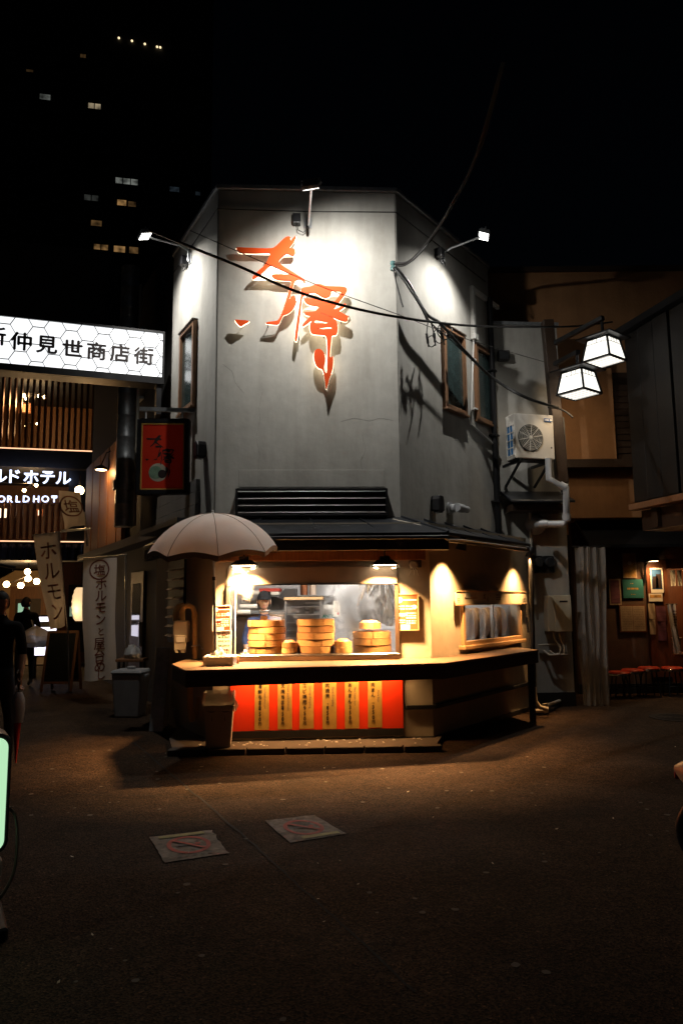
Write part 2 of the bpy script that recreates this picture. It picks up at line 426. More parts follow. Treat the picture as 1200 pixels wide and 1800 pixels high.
def steam_mat(name, dens, scale, col=(1, 1, 1)):
    m = bpy.data.materials.new(name); m.use_nodes = True; n = m.node_tree.nodes; l = m.node_tree.links
    n.remove(n['Principled BSDF']); out = n['Material Output']
    pv = n.new('ShaderNodeVolumePrincipled'); pv.inputs['Color'].default_value = (*col, 1); pv.inputs['Anisotropy'].default_value = .2
    tc = n.new('ShaderNodeTexCoord')
    t = n.new('ShaderNodeTexNoise'); t.inputs['Scale'].default_value = scale; t.inputs['Detail'].default_value = 5; t.inputs['Distortion'].default_value = .8
    l.new(tc.outputs['Object'], t.inputs['Vector'])
    r = n.new('ShaderNodeMapRange'); r.inputs['From Min'].default_value = .46; r.inputs['From Max'].default_value = .72; l.new(t.outputs[0], r.inputs['Value'])
    # fade to the rim of the puff (generated coords run 0..1 over its box)
    s_ = n.new('ShaderNodeVectorMath'); s_.operation = 'SUBTRACT'; s_.inputs[1].default_value = (.5, .5, .5); l.new(tc.outputs['Generated'], s_.inputs[0])
    ln = n.new('ShaderNodeVectorMath'); ln.operation = 'LENGTH'; l.new(s_.outputs[0], ln.inputs[0])
    f = n.new('ShaderNodeMapRange'); f.inputs['From Min'].default_value = .5; f.inputs['From Max'].default_value = .12; l.new(ln.outputs['Value'], f.inputs['Value'])
    mu = n.new('ShaderNodeMath'); mu.operation = 'MULTIPLY'; l.new(r.outputs[0], mu.inputs[0]); l.new(f.outputs[0], mu.inputs[1])
    m2 = n.new('ShaderNodeMath'); m2.operation = 'MULTIPLY'; m2.inputs[1].default_value = dens; l.new(mu.outputs[0], m2.inputs[0])
    l.new(m2.outputs[0], pv.inputs['Density']); l.new(pv.outputs[0], out.inputs['Volume'])
    M[name] = m

# ================================================================== GROUND
ground = MB().grid(lambda a, b: (-150 + 300*a, -60 + 300*b, 0), 2, 2).build('ground', M['asphalt'])
tag(ground, kind='structure')

# ================================================================== MAIN BUILDING
YU, YL = 8.45, 8.10
FA = Frame((0, YU), 3); FD = Frame((0, YL), 3)
uUL, uUR = FA.px(380, 620)[0], FA.px(700, 620)[0]
cUL, cUR = FA(uUL, 0, 0), FA(uUR, 0, 0)
FB = Frame(cUR, 52.5); FC = Frame(cUL, -60.7)
uLL, uLR = FD.px(376, 1070)[0], FD.px(756, 1070)[0]
cLL, cLR = FD(uLL, 0, 0), FD(uLR, 0, 0)
FE = Frame(cLR, 53); FG = Frame(cLL, -60.7)
ZTOP = FA.px(540, 336)[1]; ZB = 2.45

shop = thing('corner_shop', 'two storey grey plaster corner shop with a takeaway window and orange calligraphy', 'building', (0, YL, 0))
pl = [FC(-1.95, 0, 0), cUL, cUR, FB(2.62, 0, 0)]
pl = [(p.x, p.y) for p in pl] + [(FB(2.62, 0, 0).x, 13.6), (FC(-1.95, 0, 0).x, 13.6)]
upper = MB().plan(pl, ZB, ZTOP).build('upper_wall', M['plaster'], shop, bev=.012)
pc = [(FC(-1.97, .02, 0)), FA(uUL-.02, .03, 0), FA(uUR+.02, .03, 0), FB(2.64, .03, 0)]
MB().plan([(p.x, p.y) for p in pc] + [(FB(2.64, 0, 0).x, 13.65), (FC(-1.97, 0, 0).x, 13.65)], ZTOP, ZTOP+.06).build('parapet_cap', M['galv'], shop, bev=.006)
# string wire that runs round the wall under the parapet
wz = FA.px(540, 371)[1]
MB().tube([FC(-1.9, .012, wz-.02), FC(-.02, .012, wz), FA(uUL, .014, wz), FA(uUL+1.1, .012, wz-.012), FA(uUR, .014, wz), FB(.02, .012, wz), FB(2.5, .012, wz-.01)], .006, 6, True).build('wire', M['cable'], upper)
# expansion joints near the two folds of the wall
for fr, u in ((FA, uUL+.012), (FA, uUR-.012)):
    MB(fr).box(u-.0015, u+.0015, 0, .002, ZB+.1, ZTOP-.05).build('wall_joint', M['seam'], upper)

# hairline cracks and an old plaster patch
def crack(pts):
    P = [FA(*(lambda q: (q[0], .0012, q[1]))(FA.px(x + random.uniform(-1.2, 1.2), y + random.uniform(-1.2, 1.2)))) for x, y in pts]
    MB().tube([tuple(p) for p in P], .0009, 5, True).build('crack', M['seam'], upper)
crack([(452, 838), (456, 800), (450, 770), (458, 738), (455, 716), (462, 690)]); crack([(640, 842), (633, 812), (641, 790), (636, 764)]); crack([(600, 742), (622, 736), (650, 741), (668, 735), (690, 738)]); crack([(392, 640), (408, 652), (414, 674), (428, 690)])
pu0_, pz1_ = FA.px(420, 826); pu1_, pz0_ = FA.px(676, 856)
MB(FA).box(pu0_, pu1_, 0, .004, pz0_, pz1_).build('plaster_patch', M['plaster'], upper, bev=.003)
# ---- ground floor walls
sill = FD.px(550, 1151)[1]; head = FD.px(550, 1000)[1]; oL = FD.px(400, 1070)[0]; oR = FD.px(698, 1070)[0]
lower = MB(FD)
lower.box(uLL, oL, -.12, 0, 0, ZB); lower.box(oR, uLR, -.12, 0, 0, ZB)
lower.box(oL, oR, -.12, 0, head, ZB); lower.box(oL, oR, -.12, 0, 0, sill)
lower.build('front_wall', M['plaster_warm'], shop)
WE = 2.82
w0, w1 = FE.px(860, 1129)[1], FE.px(860, 1050)[1]; a0, a1 = FE.px(808, 1090)[0], FE.px(911, 1090)[0]
rw = MB(FE); rw.box(0, a0, -.12, 0, 0, ZB); rw.box(a1, WE, -.12, 0, 0, ZB); rw.box(a0, a1, -.12, 0, w1, ZB); rw.box(a0, a1, -.12, 0, 0, w0)
rw.build('side_wall', M['plaster_warm'], shop)
MB(FG).box(-2.45, 0, -.12, 0, 0, ZB).build('alley_wall', M['plaster_warm'], shop)
# corner bead and low skirting rail on the side wall
MB(FD).box(uLR-.014, uLR+.002, 0, .005, .93, 2.2).build('corner_bead', M['plaster_warm'], shop)
for fr, ua, ub in ((FD, FD.px(712, 1250)[0], uLR+.02), (FE, 0, WE)):
    MB(fr).box(ua, ub, 0, .035, .355, .40).build('rail', M['black_metal'], shop, bev=.006)
    MB(fr).box(ua, ub, 0, .02, .0, .06).build('skirting', M['black_paint'], shop)
# interior shell
MB().box(-2.6, 2.55, 10.25, 10.36, 0, 2.46).build('interior_wall', M['tile_wall'], shop)
MB().plan([(-1.3, 8.25), (.9, 8.25), (2.4, 10.24), (-2.4, 10.24)], .02, .06).build('interior_floor', M['grey_wall'], shop)
MB().plan([(-1.3, 8.25), (.9, 8.25), (2.4, 10.24), (-2.4, 10.24)], 2.40, 2.449).build('interior_ceiling', M['tile_wall'], shop)
# wall tiles at the back of the kitchen
tile_me = None
for i in range(9):
    for j in range(4):
        MB().box(-1.5+i*.30+.004, -1.5+(i+1)*.30-.004, 10.238, 10.25, 1.15+j*.30+.004, 1.15+(j+1)*.30-.004).build('tile', M['tile_wall'], bpy.data.objects['interior_wall'])

# ---- takeaway window: stainless hood, sill, side rails, glass
win = thing('serving_hatch', 'stainless steel framed serving hatch under the awning with steamers inside', 'hatch', FD(0, 0, sill))
hz0, hz1 = FD.px(550, 1027)[1], FD.px(550, 1000)[1]
MB(FD).prism([(oL, hz0), (oR, hz0), (oR, hz1+.02), (oL, hz1+.02)], .012, .05).build('hood', M['mirror_steel'], win, bev=.004)
MB(FD).box(oL, oR, .01, .062, hz0-.008, hz0+.004).build('hood_lip', M['steel'], win)
MB(FD).box(oL-.012, oL+.03, .004, .05, sill, hz0).build('side_rail', M['alu'], win, bev=.003)
MB(FD).box(oR-.03, oR+.012, .004, .05, sill, hz0).build('side_rail', M['dark_wood'], win, bev=.003)
tz0 = FD.px(550, 1166, .2)[1]; ztray = FD.px(550, 1150, .14)[1]
uT0, uT1 = FD.px(414, 1155, .14)[0], FD.px(702, 1155, .14)[0]
MB(FD).box(uT0, uT1, -.5, .16, ztray-.022, ztray).build('shelf', M['steel'], win, bev=.004)
MB(FD).prism([(uT0, .915), (uT1, .915), (uT1, ztray-.022), (uT0, ztray-.022)], .10, .15).build('shelf_front', M['mirror_steel'], win, bev=.003)

# ---- awning roof round the corner
EY = 7.75; zE = at(600, 942, EY).z; zT = FA.px(560, 914)[1]
ce = at(787, 944, EY); cl = at(330, 946, EY-.1)
FEr = Frame((ce.x, ce.y), 53); FEl = Frame((cl.x, cl.y), -60.7)
def sheet(pts, name, m, parent, t=.03): return MB().poly(pts, True).build(name, m, parent, solid=t)
P1, P2 = FA(uUL, 0, zT), FA(uUR, 0, zT)
E1, E2 = Vector((cl.x, cl.y, zE)), Vector((ce.x, ce.y, zE))
P3, E3 = FB(2.60, 0, zT), FEr(2.3, 0, zE)
P0, E0 = FC(-1.9, 0, zT), FEl(-1.9, 0, zE)
for q in ((P1, P2, E2, E1), (P2, P3, E3, E2), (P0, P1, E1, E0)):
    pnl = sheet([tuple(p) for p in q], 'awning_panel', M['awning'], shop)
def seam_line(a, b, n_, m=0):
    for i in range(1, n_):
        p = a[0].lerp(a[1], i/n_) + Vector((0, 0, .045)); q = b[0].lerp(b[1], i/n_) + Vector((0, 0, .012))
        MB().beam(tuple(p), tuple(q), .02, .03, True).build('standing_seam', M['awning'], shop)
seam_line((P1, P2), (E1, E2), 4); seam_line((P2, P3), (E2, E3), 5)
MB().tube([tuple(P2+Vector((0, 0, .03))), tuple(E2+Vector((0, 0, .03)))], .02, 8, True).build('ridge_cap', M['awning'], shop)
fz = at(600, 968, EY).z
FEf = Frame((E1.x, E1.y), math.degrees(math.atan2(E2.y-E1.y, E2.x-E1.x))); LF = (E2-E1).length
MB(FEf).box(-.02, LF+.01, -.07, -.012, fz, zE-.012).build('fascia', M['black_paint'], shop, bev=.005)
MB(FEr).box(.05, 2.3, -.07, -.012, zE-.07, zE-.012).build('fascia', M['black_paint'], shop, bev=.005)
MB(FEl).box(-1.9, -.05, -.07, -.012, fz, zE-.012).build('fascia', M['black_paint'], shop, bev=.005)
MB(FEf).box(.0, LF, .0, .035, zE-.045, zE-.006).build('gutter', M['black_metal'], shop, bev=.006)
MB().plan([(E1.x, E1.y+.1), (E2.x-.12, E2.y+.1), (uLR-.02, YL+.08), (uLL, YL+.02)], fz+.03, fz+.045).build('soffit', M['dark_wood'], shop)
MB(FD).box(uLL, uLR-.05, 0, .05, FD.px(550, 986)[1], fz+.028).build('header_board', M['panel_wood'], shop, bev=.004)
# thin conduit that runs over the awning edge on the right
cp = [at(690, 913, 8.35), at(735, 923, 8.1), at(775, 941, 7.75), at(786, 949, 7.72)] + [FEr(t, .02, zE-.04) for t in (.3, .9, 1.5, 2.1)]
MB().tube([tuple(p) for p in cp], .011, 8, True).build('conduit', M['pipe_cream'], shop, smooth=True)

# ---- counter
ZC = .912
def ct(px, py): p = gnd(px, py, ZC); return (p.x, p.y)
fl, fr_, fe = ct(326, 1178), ct(782, 1165), ct(946, 1142); bl = ct(302, 1167)
wallR = FE(2.25, 0, 0); wallL = FG(-.75, 0, 0)
outer = [bl, fl, fr_, fe, (wallR.x, wallR.y), (cLR.x, cLR.y), (cLL.x, cLL.y), (wallL.x, wallL.y)]
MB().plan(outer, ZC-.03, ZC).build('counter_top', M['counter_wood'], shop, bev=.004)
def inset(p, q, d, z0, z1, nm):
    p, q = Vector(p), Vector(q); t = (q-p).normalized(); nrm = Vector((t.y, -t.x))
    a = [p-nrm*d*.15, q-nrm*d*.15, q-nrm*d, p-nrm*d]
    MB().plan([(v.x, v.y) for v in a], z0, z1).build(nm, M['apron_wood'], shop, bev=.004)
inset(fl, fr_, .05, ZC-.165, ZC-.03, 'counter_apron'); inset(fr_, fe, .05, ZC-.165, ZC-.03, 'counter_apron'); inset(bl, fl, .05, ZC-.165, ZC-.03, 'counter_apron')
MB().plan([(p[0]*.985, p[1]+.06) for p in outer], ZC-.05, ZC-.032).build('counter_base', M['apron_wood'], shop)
lp = Vector(fe)
MB().box(lp.x-.13, lp.x-.06, lp.y+.03, lp.y+.10, 0, ZC-.05).build('counter_leg', M['black_paint'], shop, bev=.005)

# ---- louvred vent over the awning
lv = thing('louvred_vent', 'long black louvred vent with bright slats above the awning', 'vent', FA(0, 0, 2.6))
u0, z1 = FA.px(414, 859, .12); u1, z0 = FA.px(682, 906, .12)
lb = MB(FA); lb.box(u0, u0+.025, 0, .13, z0, z1); lb.box(u1-.025, u1, 0, .13, z0, z1); lb.box(u0+.025, u1-.025, 0, .13, z1-.022, z1); lb.box(u0+.025, u1-.025, 0, .13, z0, z0+.02)
lb.build('frame', M['black_metal'], lv, bev=.003)
MB(FA).box(u0+.02, u1-.02, .001, .012, z0, z1).build('backing', M['black_paint'], lv)
for i in range(4):
    zz = z0 + .035 + (z1-z0-.075)*i/3.0
    MB(FA)._add([(u0+.03, .03, zz+.035), (u1-.03, .03, zz+.035), (u1-.03, .12, zz), (u0+.03, .12, zz), (u0+.03, .03, zz+.041), (u1-.03, .03, zz+.041), (u1-.03, .124, zz+.008), (u0+.03, .124, zz+.008)],
               [(0,1,2,3),(4,5,6,7),(0,1,5,4),(1,2,6,5),(2,3,7,6),(3,0,4,7)]).build('slat', M['alu'], lv)
    MB(FA).bar((u0+.03, .124, zz+.004), (u1-.03, .124, zz+.004), .0065, 8).build('highlight_rod', M['alu'], lv, smooth=True)  # rounded rod added on the slat edge for a bright highlight line

# ---- upper windows (each a part of the shop)
def window(fr, tl, tr, br, bl_, mid=None):
    a = [fr.px(*p) for p in (tl, tr, br, bl_)]
    u0 = (a[0][0]+a[3][0])/2; u1 = (a[1][0]+a[2][0])/2; w1 = (a[0][1]+a[1][1])/2; w0 = (a[2][1]+a[3][1])/2; t = .055
    m = MB(fr); m.box(u0, u0+t, 0, .06, w0, w1); m.box(u1-t, u1, 0, .06, w0, w1); m.box(u0+t, u1-t, 0, .06, w1-t, w1); m.box(u0+t, u1-t, 0, .06, w0, w0+t)
    f = m.build('window', M['window_wood'], shop, bev=.004)
    MB(fr).box(u0+t, u1-t, .004, .02, w0+t, w1-t).build('pane', M['frost'], f)
    MB(fr).box(u0-.01, u1+.01, 0, .085, w0-.03, w0).build('sill', M['window_wood'], f, bev=.004)
    MB(fr).box(u0-.005, u1+.005, 0, .075, w1, w1+.018).build('drip_cap', M['dark_wood'], f)
    return f
window(FB, (773, 569), (812, 595), (815, 731), (778, 717))
window(FB, (830, 605), (860, 624), (866, 752), (834, 737))
window(FC, (321, 592), (347, 563), (346, 714), (321, 728))

# ---- display window of the side wall, with its framed notice
dw = MB(FE); t = .05
dw.box(a0, a0+t, 0, .05, w0, w1); dw.box(a1-t, a1, 0, .05, w0, w1); dw.box(a0+t, a1-t, 0, .05, w1-t, w1); dw.box(a0+t, a1-t, 0, .05, w0, w0+t)
dwo = dw.build('window', M['light_wood'], shop, bev=.004)
MB(FE).box(a0-.05, a1+.05, 0, .09, w0-.045, w0).build('sill', M['light_wood'], dwo, bev=.006)
MB(FE).box(a0+t, a1-t, .012, .018, w0+t, w1-t).build('pane', M['clear'], dwo)
MB(FE).box((a0+a1)/2-.012, (a0+a1)/2+.012, -.01, .03, w0+t, w1-t).build('mullion', M['alu'], dwo)
DISPLAY = (a0, a1, w0, w1)

# ---- kerb and pebbled strip in front of the hatch
k1, k2 = gnd(292, 1330), gnd(778, 1322); k0 = gnd(290, 1306); k3 = Vector((FE(.25, .0, 0).x, FE(.25, 0, 0).y, 0))
tw = [(k0.x, k0.y), (k1.x, k1.y), (k2.x, k2.y), (k3.x, k3.y), (cLL.x, cLL.y+.1), (FG(-1.2, 0, 0).x, FG(-1.2, 0, 0).y)]
strip = MB().plan([(k0.x+.05, k0.y), (k1.x+.03, k1.y+.13), (k2.x-.05, k2.y+.13), (k3.x, k3.y+.05), (cLL.x, cLL.y+.1), (FG(-1.2, 0, 0).x, FG(-1.2, 0, 0).y)], .004, .05).build('pavement', M['kerb_stone'])
tag(strip, kind='structure')
kerb = None
n = 7
for i in range(n):
    a, b = k1.lerp(k2, i/n+.003), k1.lerp(k2, (i+1)/n-.003)
    ks = MB()._add([(a.x, a.y, 0), (b.x, b.y, 0), (b.x, b.y+.125, 0), (a.x, a.y+.125, 0), (a.x, a.y+.012, .062), (b.x, b.y+.012, .062), (b.x, b.y+.125, .062), (a.x, a.y+.125, .062)],
              [(0,3,2,1),(4,5,6,7),(0,1,5,4),(1,2,6,5),(2,3,7,6),(3,0,4,7)]).build('kerb_stone', M['kerb_stone'], strip, bev=.006)
pb = MB()
for i in range(90):
    f = random.random(); p = k1.lerp(k2, .1+.85*f); y = p.y + .17 + random.random()*.62; r = random.uniform(.008, .02)
    pb.lathe([(0, .048), (r, .05), (r*.9, .05+r*.35), (0, .05+r*.5)], (p.x+random.uniform(-.05, .05), y, 0), 7)
pb.build('pebbles', M['pebble'], strip, kind='stuff')
# cracks and old trench joint in the asphalt
def ribbon(pts, wd, name, m, z=.004):
    q = MB()
    for i in range(len(pts)-1):
        a, b = pts[i], pts[i+1]; d = (b-a); nn = Vector((-d.y, d.x, 0)).normalized()*wd/2
        q._add([(a.x-nn.x, a.y-nn.y, z), (b.x-nn.x, b.y-nn.y, z), (b.x+nn.x, b.y+nn.y, z), (a.x+nn.x, a.y+nn.y, z)], [(0,1,2,3)])
    return q.build(name, m, ground)
def jag(a, b, n_, s):
    out = []
    for i in range(n_+1):
        p = a.lerp(b, i/n_); out.append(p + Vector((random.uniform(-s, s), random.uniform(-s, s), 0)) if 0 < i < n_ else p)
    return out
ribbon(jag(gnd(236, 1306), gnd(420, 1462), 22, .008), .02, 'joint', M['joint_tar'])
ribbon(jag(gnd(420, 1462), gnd(730, 1745), 30, .006), .014, 'joint', M['joint_tar'])
ribbon(jag(gnd(346, 1402), gnd(120, 1396), 14, .01), .008, 'joint', M['joint_tar'])
ribbon(jag(gnd(465, 1510), gnd(300, 1545), 12, .01), .006, 'joint', M['joint_tar'])
mp_ = gnd(1188, 1262)
mh = thing('manhole_cover', 'worn round iron manhole cover set in the dark asphalt', 'manhole cover', mp_)
MB().lathe([(.33, .004), (.33, .010), (.27, .010)], mp_, 36).build('ring', M['iron'], mh)
MB().lathe([(.265, .0045), (.265, .009), (0, .009)], mp_, 36).build('lid', M['iron'], mh)
for rr in (.05, .11, .17, .23): MB().lathe([(rr, .009), (rr, .014), (rr+.022, .014), (rr+.022, .009)], mp_, 36, cap=False).build('tread', M['iron'], mh)

# old patches, gum spots and litter on the asphalt
rnd = random.Random(21)
gum = MB(); lit = MB()
for i in range(130):
    x, y = rnd.uniform(-3.2, 3.6), rnd.uniform(2.6, 8.0)
    if abs(x) < 1.6 and y > 7.1: continue
    r_ = rnd.uniform(.008, .022); gum._add([(x+r_*rnd.uniform(.75, 1.2)*math.cos(k*.7854), y+r_*rnd.uniform(.75, 1.2)*math.sin(k*.7854), .0045) for k in range(8)], [tuple(range(8))])
for i in range(46):
    x, y = rnd.uniform(-3.4, 3.6), rnd.uniform(2.4, 8.5)
    if abs(x) < 1.6 and y > 7.0: continue
    r_ = rnd.uniform(.006, .016); a = rnd.uniform(0, 6.28); dx, dy = r_*math.cos(a), r_*math.sin(a)
    lit._add([(x-dx, y-dy, .005), (x+dy*.6, y-dx*.6, .006), (x+dx, y+dy, .012), (x-dy*.6, y+dx*.6, .008)], [(0,1,2,3)])
gum.build('gum_spots', M['gum'], ground, kind='stuff'); lit.build('litter', M['litter'], ground, kind='stuff')

# ================================================================== CALLIGRAPHY SIGN
def c1(p): return (395 + p[0]/8.0, 400 + p[1]/8.0)
def c2(p): return (505 + p[0]/8.185, 480 + p[1]/8.185)
G_TAI = [c1(p) for p in [(165,272),(300,280),(600,292),(690,285),(760,220),(830,150),(880,122),(920,125),(925,170),(930,187),(965,140),(1005,105),(990,170),(940,235),(900,280),(930,290),(965,290),(990,320),(985,370),(960,392),(930,385),(890,362),(860,362),(800,410),(745,470),(790,520),(900,590),(1000,650),(1060,690),(1110,720),(1130,750),(1125,780),(1110,775),(1100,740),(1050,722),(1005,728),(975,765),(965,800),(940,880),(915,960),(895,1025),(915,1000),(940,965),(965,948),(990,965),(1005,1020),(1000,1070),(960,1140),(910,1190),(860,1215),(815,1225),(790,1290),(755,1360),(700,1358),(640,1350),(580,1345),(575,1335),(640,1320),(735,1310),(760,1290),(790,1230),(840,1090),(880,960),(910,850),(935,790),(938,740),(880,738),(800,735),(730,725),(690,705),(655,670),(670,655),(760,650),(850,655),(930,655),(900,640),(800,585),(700,535),(650,525),(620,540),(560,600),(490,665),(430,700),(405,722),(388,715),(388,695),(420,655),(480,600),(560,530),(600,470),(630,395),(645,350),(580,350),(430,355),(300,352),(210,348),(185,330),(160,295)]]
G_DOT = [c1(p) for p in [(150,1292),(200,1295),(340,1308),(340,1322),(270,1355),(235,1385),(205,1378),(160,1330),(142,1300)]]
G_SAWA = [c2(p) for p in [(195,215),(255,200),(330,193),(375,170),(430,153),(480,158),(530,180),(600,188),(700,190),(810,195),(850,212),(862,245),(845,280),(800,345),(740,425),(700,465),(690,495),(652,510),(690,518),(740,500),(800,450),(835,430),(848,455),(830,480),(780,515),(740,545),(800,580),(870,615),(880,635),(860,697),(780,680),(700,650),(600,615),(485,572),(482,582),(560,605),(640,635),(695,670),(720,720),(728,790),(720,860),(700,890),(640,893),(638,920),(630,1010),(620,1100),(612,1222),(640,1205),(660,1180),(663,1280),(655,1370),(630,1450),(600,1520),(590,1570),(565,1660),(553,1660),(545,1570),(525,1450),(500,1375),(460,1370),(420,1340),(390,1270),(375,1190),(390,1120),(425,1088),(470,1088),(520,1130),(545,1200),(548,1270),(532,1330),(530,1380),(550,1440),(565,1435),(570,1300),(575,1150),(570,1000),(560,890),(480,885),(400,878),(350,870),(330,830),(318,770),(330,720),(360,675),(330,690),(270,740),(205,775),(225,730),(270,680),(320,630),(325,610),(280,605),(245,585),(243,560),(300,560),(400,550),(420,530),(455,490),(440,475),(350,465),(280,440),(245,400),(235,360),(330,362),(480,375),(600,395),(660,405),(690,402),(740,330),(785,265),(700,255),(630,250),(632,290),(610,335),(560,355),(520,350),(470,325),(410,285),(370,275),(300,290),(240,320),(218,345),(210,400),(195,550),(175,700),(155,850),(140,970),(125,982),(105,965),(103,930),(125,750),(155,550),(180,400),(190,300)]]
G_H1 = [c2(p) for p in [(385,690),(405,675),(450,680),(610,712),(560,722),(395,722)]]
G_H2 = [c2(p) for p in [(405,795),(500,785),(600,770),(635,775),(637,795),(620,805),(500,803)]]
SV = .15
csign = thing('calligraphy_sign', 'large orange brush calligraphy letters glowing from behind on the grey wall', 'sign', FA(0, SV, 4.3))
mat('halo', (.8, .8, .8), .5, var=0, emit=(1.0, .80, .52), es=3.6)
for nm, loops in (('character', [G_TAI]), ('brush_dot', [G_DOT]), ('character', [G_SAWA, G_H1, G_H2])):
    lp = [smooth_poly([FA.px(x, y, SV) for x, y in g], 2) for g in loops]
    ch = shape(nm, lp, FA, SV-.022, SV, M['orange_letter'], csign)
    shape('light_strip', lp, FA, SV-.036, SV-.023, M['halo'], ch, offset=.0045)
def standoff(px, py):
    u, z = FA.px(px, py, SV); MB(FA).bar((u, .0, z), (u, SV-.036, z), .006, 6).build('standoff', M['black_metal'], csign)
for q in ((440, 440), (482, 450), (520, 492), (500, 545), (470, 567), (424, 567), (540, 515), (598, 512), (560, 540), (525, 590), (570, 585), (585, 630), (572, 668), (600, 560)): standoff(*q)

# ================================================================== FLOOD LIGHTS
mat('flood_lens', (.9, .9, .9), .4, var=0, emit=COOL, es=14)
def flood(fr, bpx, lpx, label, aim, energy, spread=142, wdt=.20, proj=None, yv=None):
    bu, bz = fr.px(*bpx, .02); B = fr(bu, 0, bz)
    if proj is None:
        arm = Frame((B.x, B.y), fr.deg - 90)      # u runs out of the wall
        du, dz = arm.px(*lpx); L = arm(du, 0, dz)
    else: L = at(*lpx, B.y + proj)
    tgt = fr(bu + aim[0], 0, aim[1])
    t = thing('flood_light', label, 'lamp', B)
    MB(fr).box(bu-.05, bu+.05, 0, .012, bz-.09, bz+.05).build('wall_plate', M['galv'], t, bev=.003)
    out = (L - B); out.z = 0; out = out.normalized()
    p = [B + fr.V*.035 + Vector((0, 0, -.07)), B + fr.V*.035 + Vector((0, 0, max(.06, (L.z-B.z)*.55))), B.lerp(L, .25) + Vector((0, 0, (L.z-B.z)*.62)), L.lerp(B, .2) + Vector((0, 0, .015)), L]
    MB().tube([tuple(x) for x in p], .014, 8, True).build('arm', M['galv'], t, smooth=True)
    MB(fr).box(bu-.19, bu-.09, .0, .10, bz-.07, bz+.06).build('junction_box', M['black_plastic'], t, bev=.012, seg=2)
    a_ = [fr(bu-.14, .06, bz-.07), fr(bu-.12, .08, bz-.16), fr(bu-.06, .08, bz-.19), fr(bu-.01, .06, bz-.14), fr(bu, .04, bz-.07)]
    MB().tube([tuple(x) for x in a_], .005, 6, True).build('cable', M['cable'], t, smooth=True)
    D = (tgt - L).normalized(); X = D.cross(Vector((0, 0, 1))).normalized(); Z = X.cross(D)
    fl_ = Tilt(L, X, D, Z)
    hb = MB(fl_); hb.taper((-wdt/2, wdt/2, -.035, .012), (-wdt/2, wdt/2, -.035, .012), -.075, .075)
    h = hb.build('housing', M['galv'], t, bev=.006)
    for k in range(5):
        x = -wdt*.4 + k*wdt*.2
        MB(fl_).box(x-.004, x+.004, -.055, -.035, -.06, .06).build('cooling_fin', M['galv'], h)
    MB(fl_).box(-wdt/2+.012, wdt/2-.012, .0125, .016, -.062, .062).build('lens', M['flood_lens'], t)
    MB(fl_).tube([(-wdt/2-.01, -.02, 0), (-wdt/2-.01, -.07, 0), (wdt/2+.01, -.07, 0), (wdt/2+.01, -.02, 0)], .007, 6).build('bracket', M['galv'], t)
    lights('SPOT', 'flood_lamp', fl_(0, .03, 0), tgt, energy, COOL, t, size=.02, spot=spread, blend=1.0)
    return t
flood(FA, (541, 388), (548, 327), 'steel arm flood light over the middle of the calligraphy wall', (.42, 5.0), 275, proj=-1.15)
flood(FC, (333, 452), (255, 414), 'flood light on a long arm at the alley corner', (.0, 4.4), 250)
flood(FB, (778, 452), (850, 414), 'flood light on a curved arm over the two tall windows', (-.35, 4.3), 225, spread=122)

# ================================================================== CLAMP LAMPS OVER THE HATCH
mat('lamp_lens', (.9, .9, .9), .4, var=0, emit=(1.0, .80, .50), es=14)
def clamp_lamp(px, py, Y, label, energy):
    c = at(px, py, Y); t = thing('clamp_lamp', label, 'lamp', c, 'lamps over the hatch')
    f = Tilt(c, (1, 0, 0), (0, -1, 0), (0, 0, 1))
    MB(f).taper((-.15, .15, -.06, .06), (-.09, .09, -.035, .035), -.0, .055).build('reflector', M['black_metal'], t, bev=.006)
    MB(f).box(-.055, .055, -.03, .03, .056, .10).build('ballast', M['black_plastic'], t, bev=.008)
    MB(f).box(-.125, .125, -.045, .045, -.006, -.001).build('lens', M['lamp_lens'], t)
    MB(f).tube([(-.155, 0, .01), (-.155, 0, -.025), (-.08, .0, -.04)], .005, 6).build('wire_guard', M['galv'], t)
    MB(f).tube([(.155, 0, .01), (.155, 0, -.025), (.08, .0, -.04)], .005, 6).build('wire_guard', M['galv'], t)
    MB(f).bar((0, -.0, .10), (0, -.03, .24), .01, 6).build('stem', M['black_metal'], t)
    lights('AREA', 'clamp_bulb', f(0, 0, -.012), f(0, 0, -1), energy, WARM2, t, size=.22, size_y=.07).data.spread = R(108)
    return t
clamp_lamp(429, 994, 7.86, 'bright black clamp lamp beside the parasol over the serving hatch', 172)
clamp_lamp(676, 993, 7.90, 'bright black clamp lamp at the menu end of the serving hatch', 164)

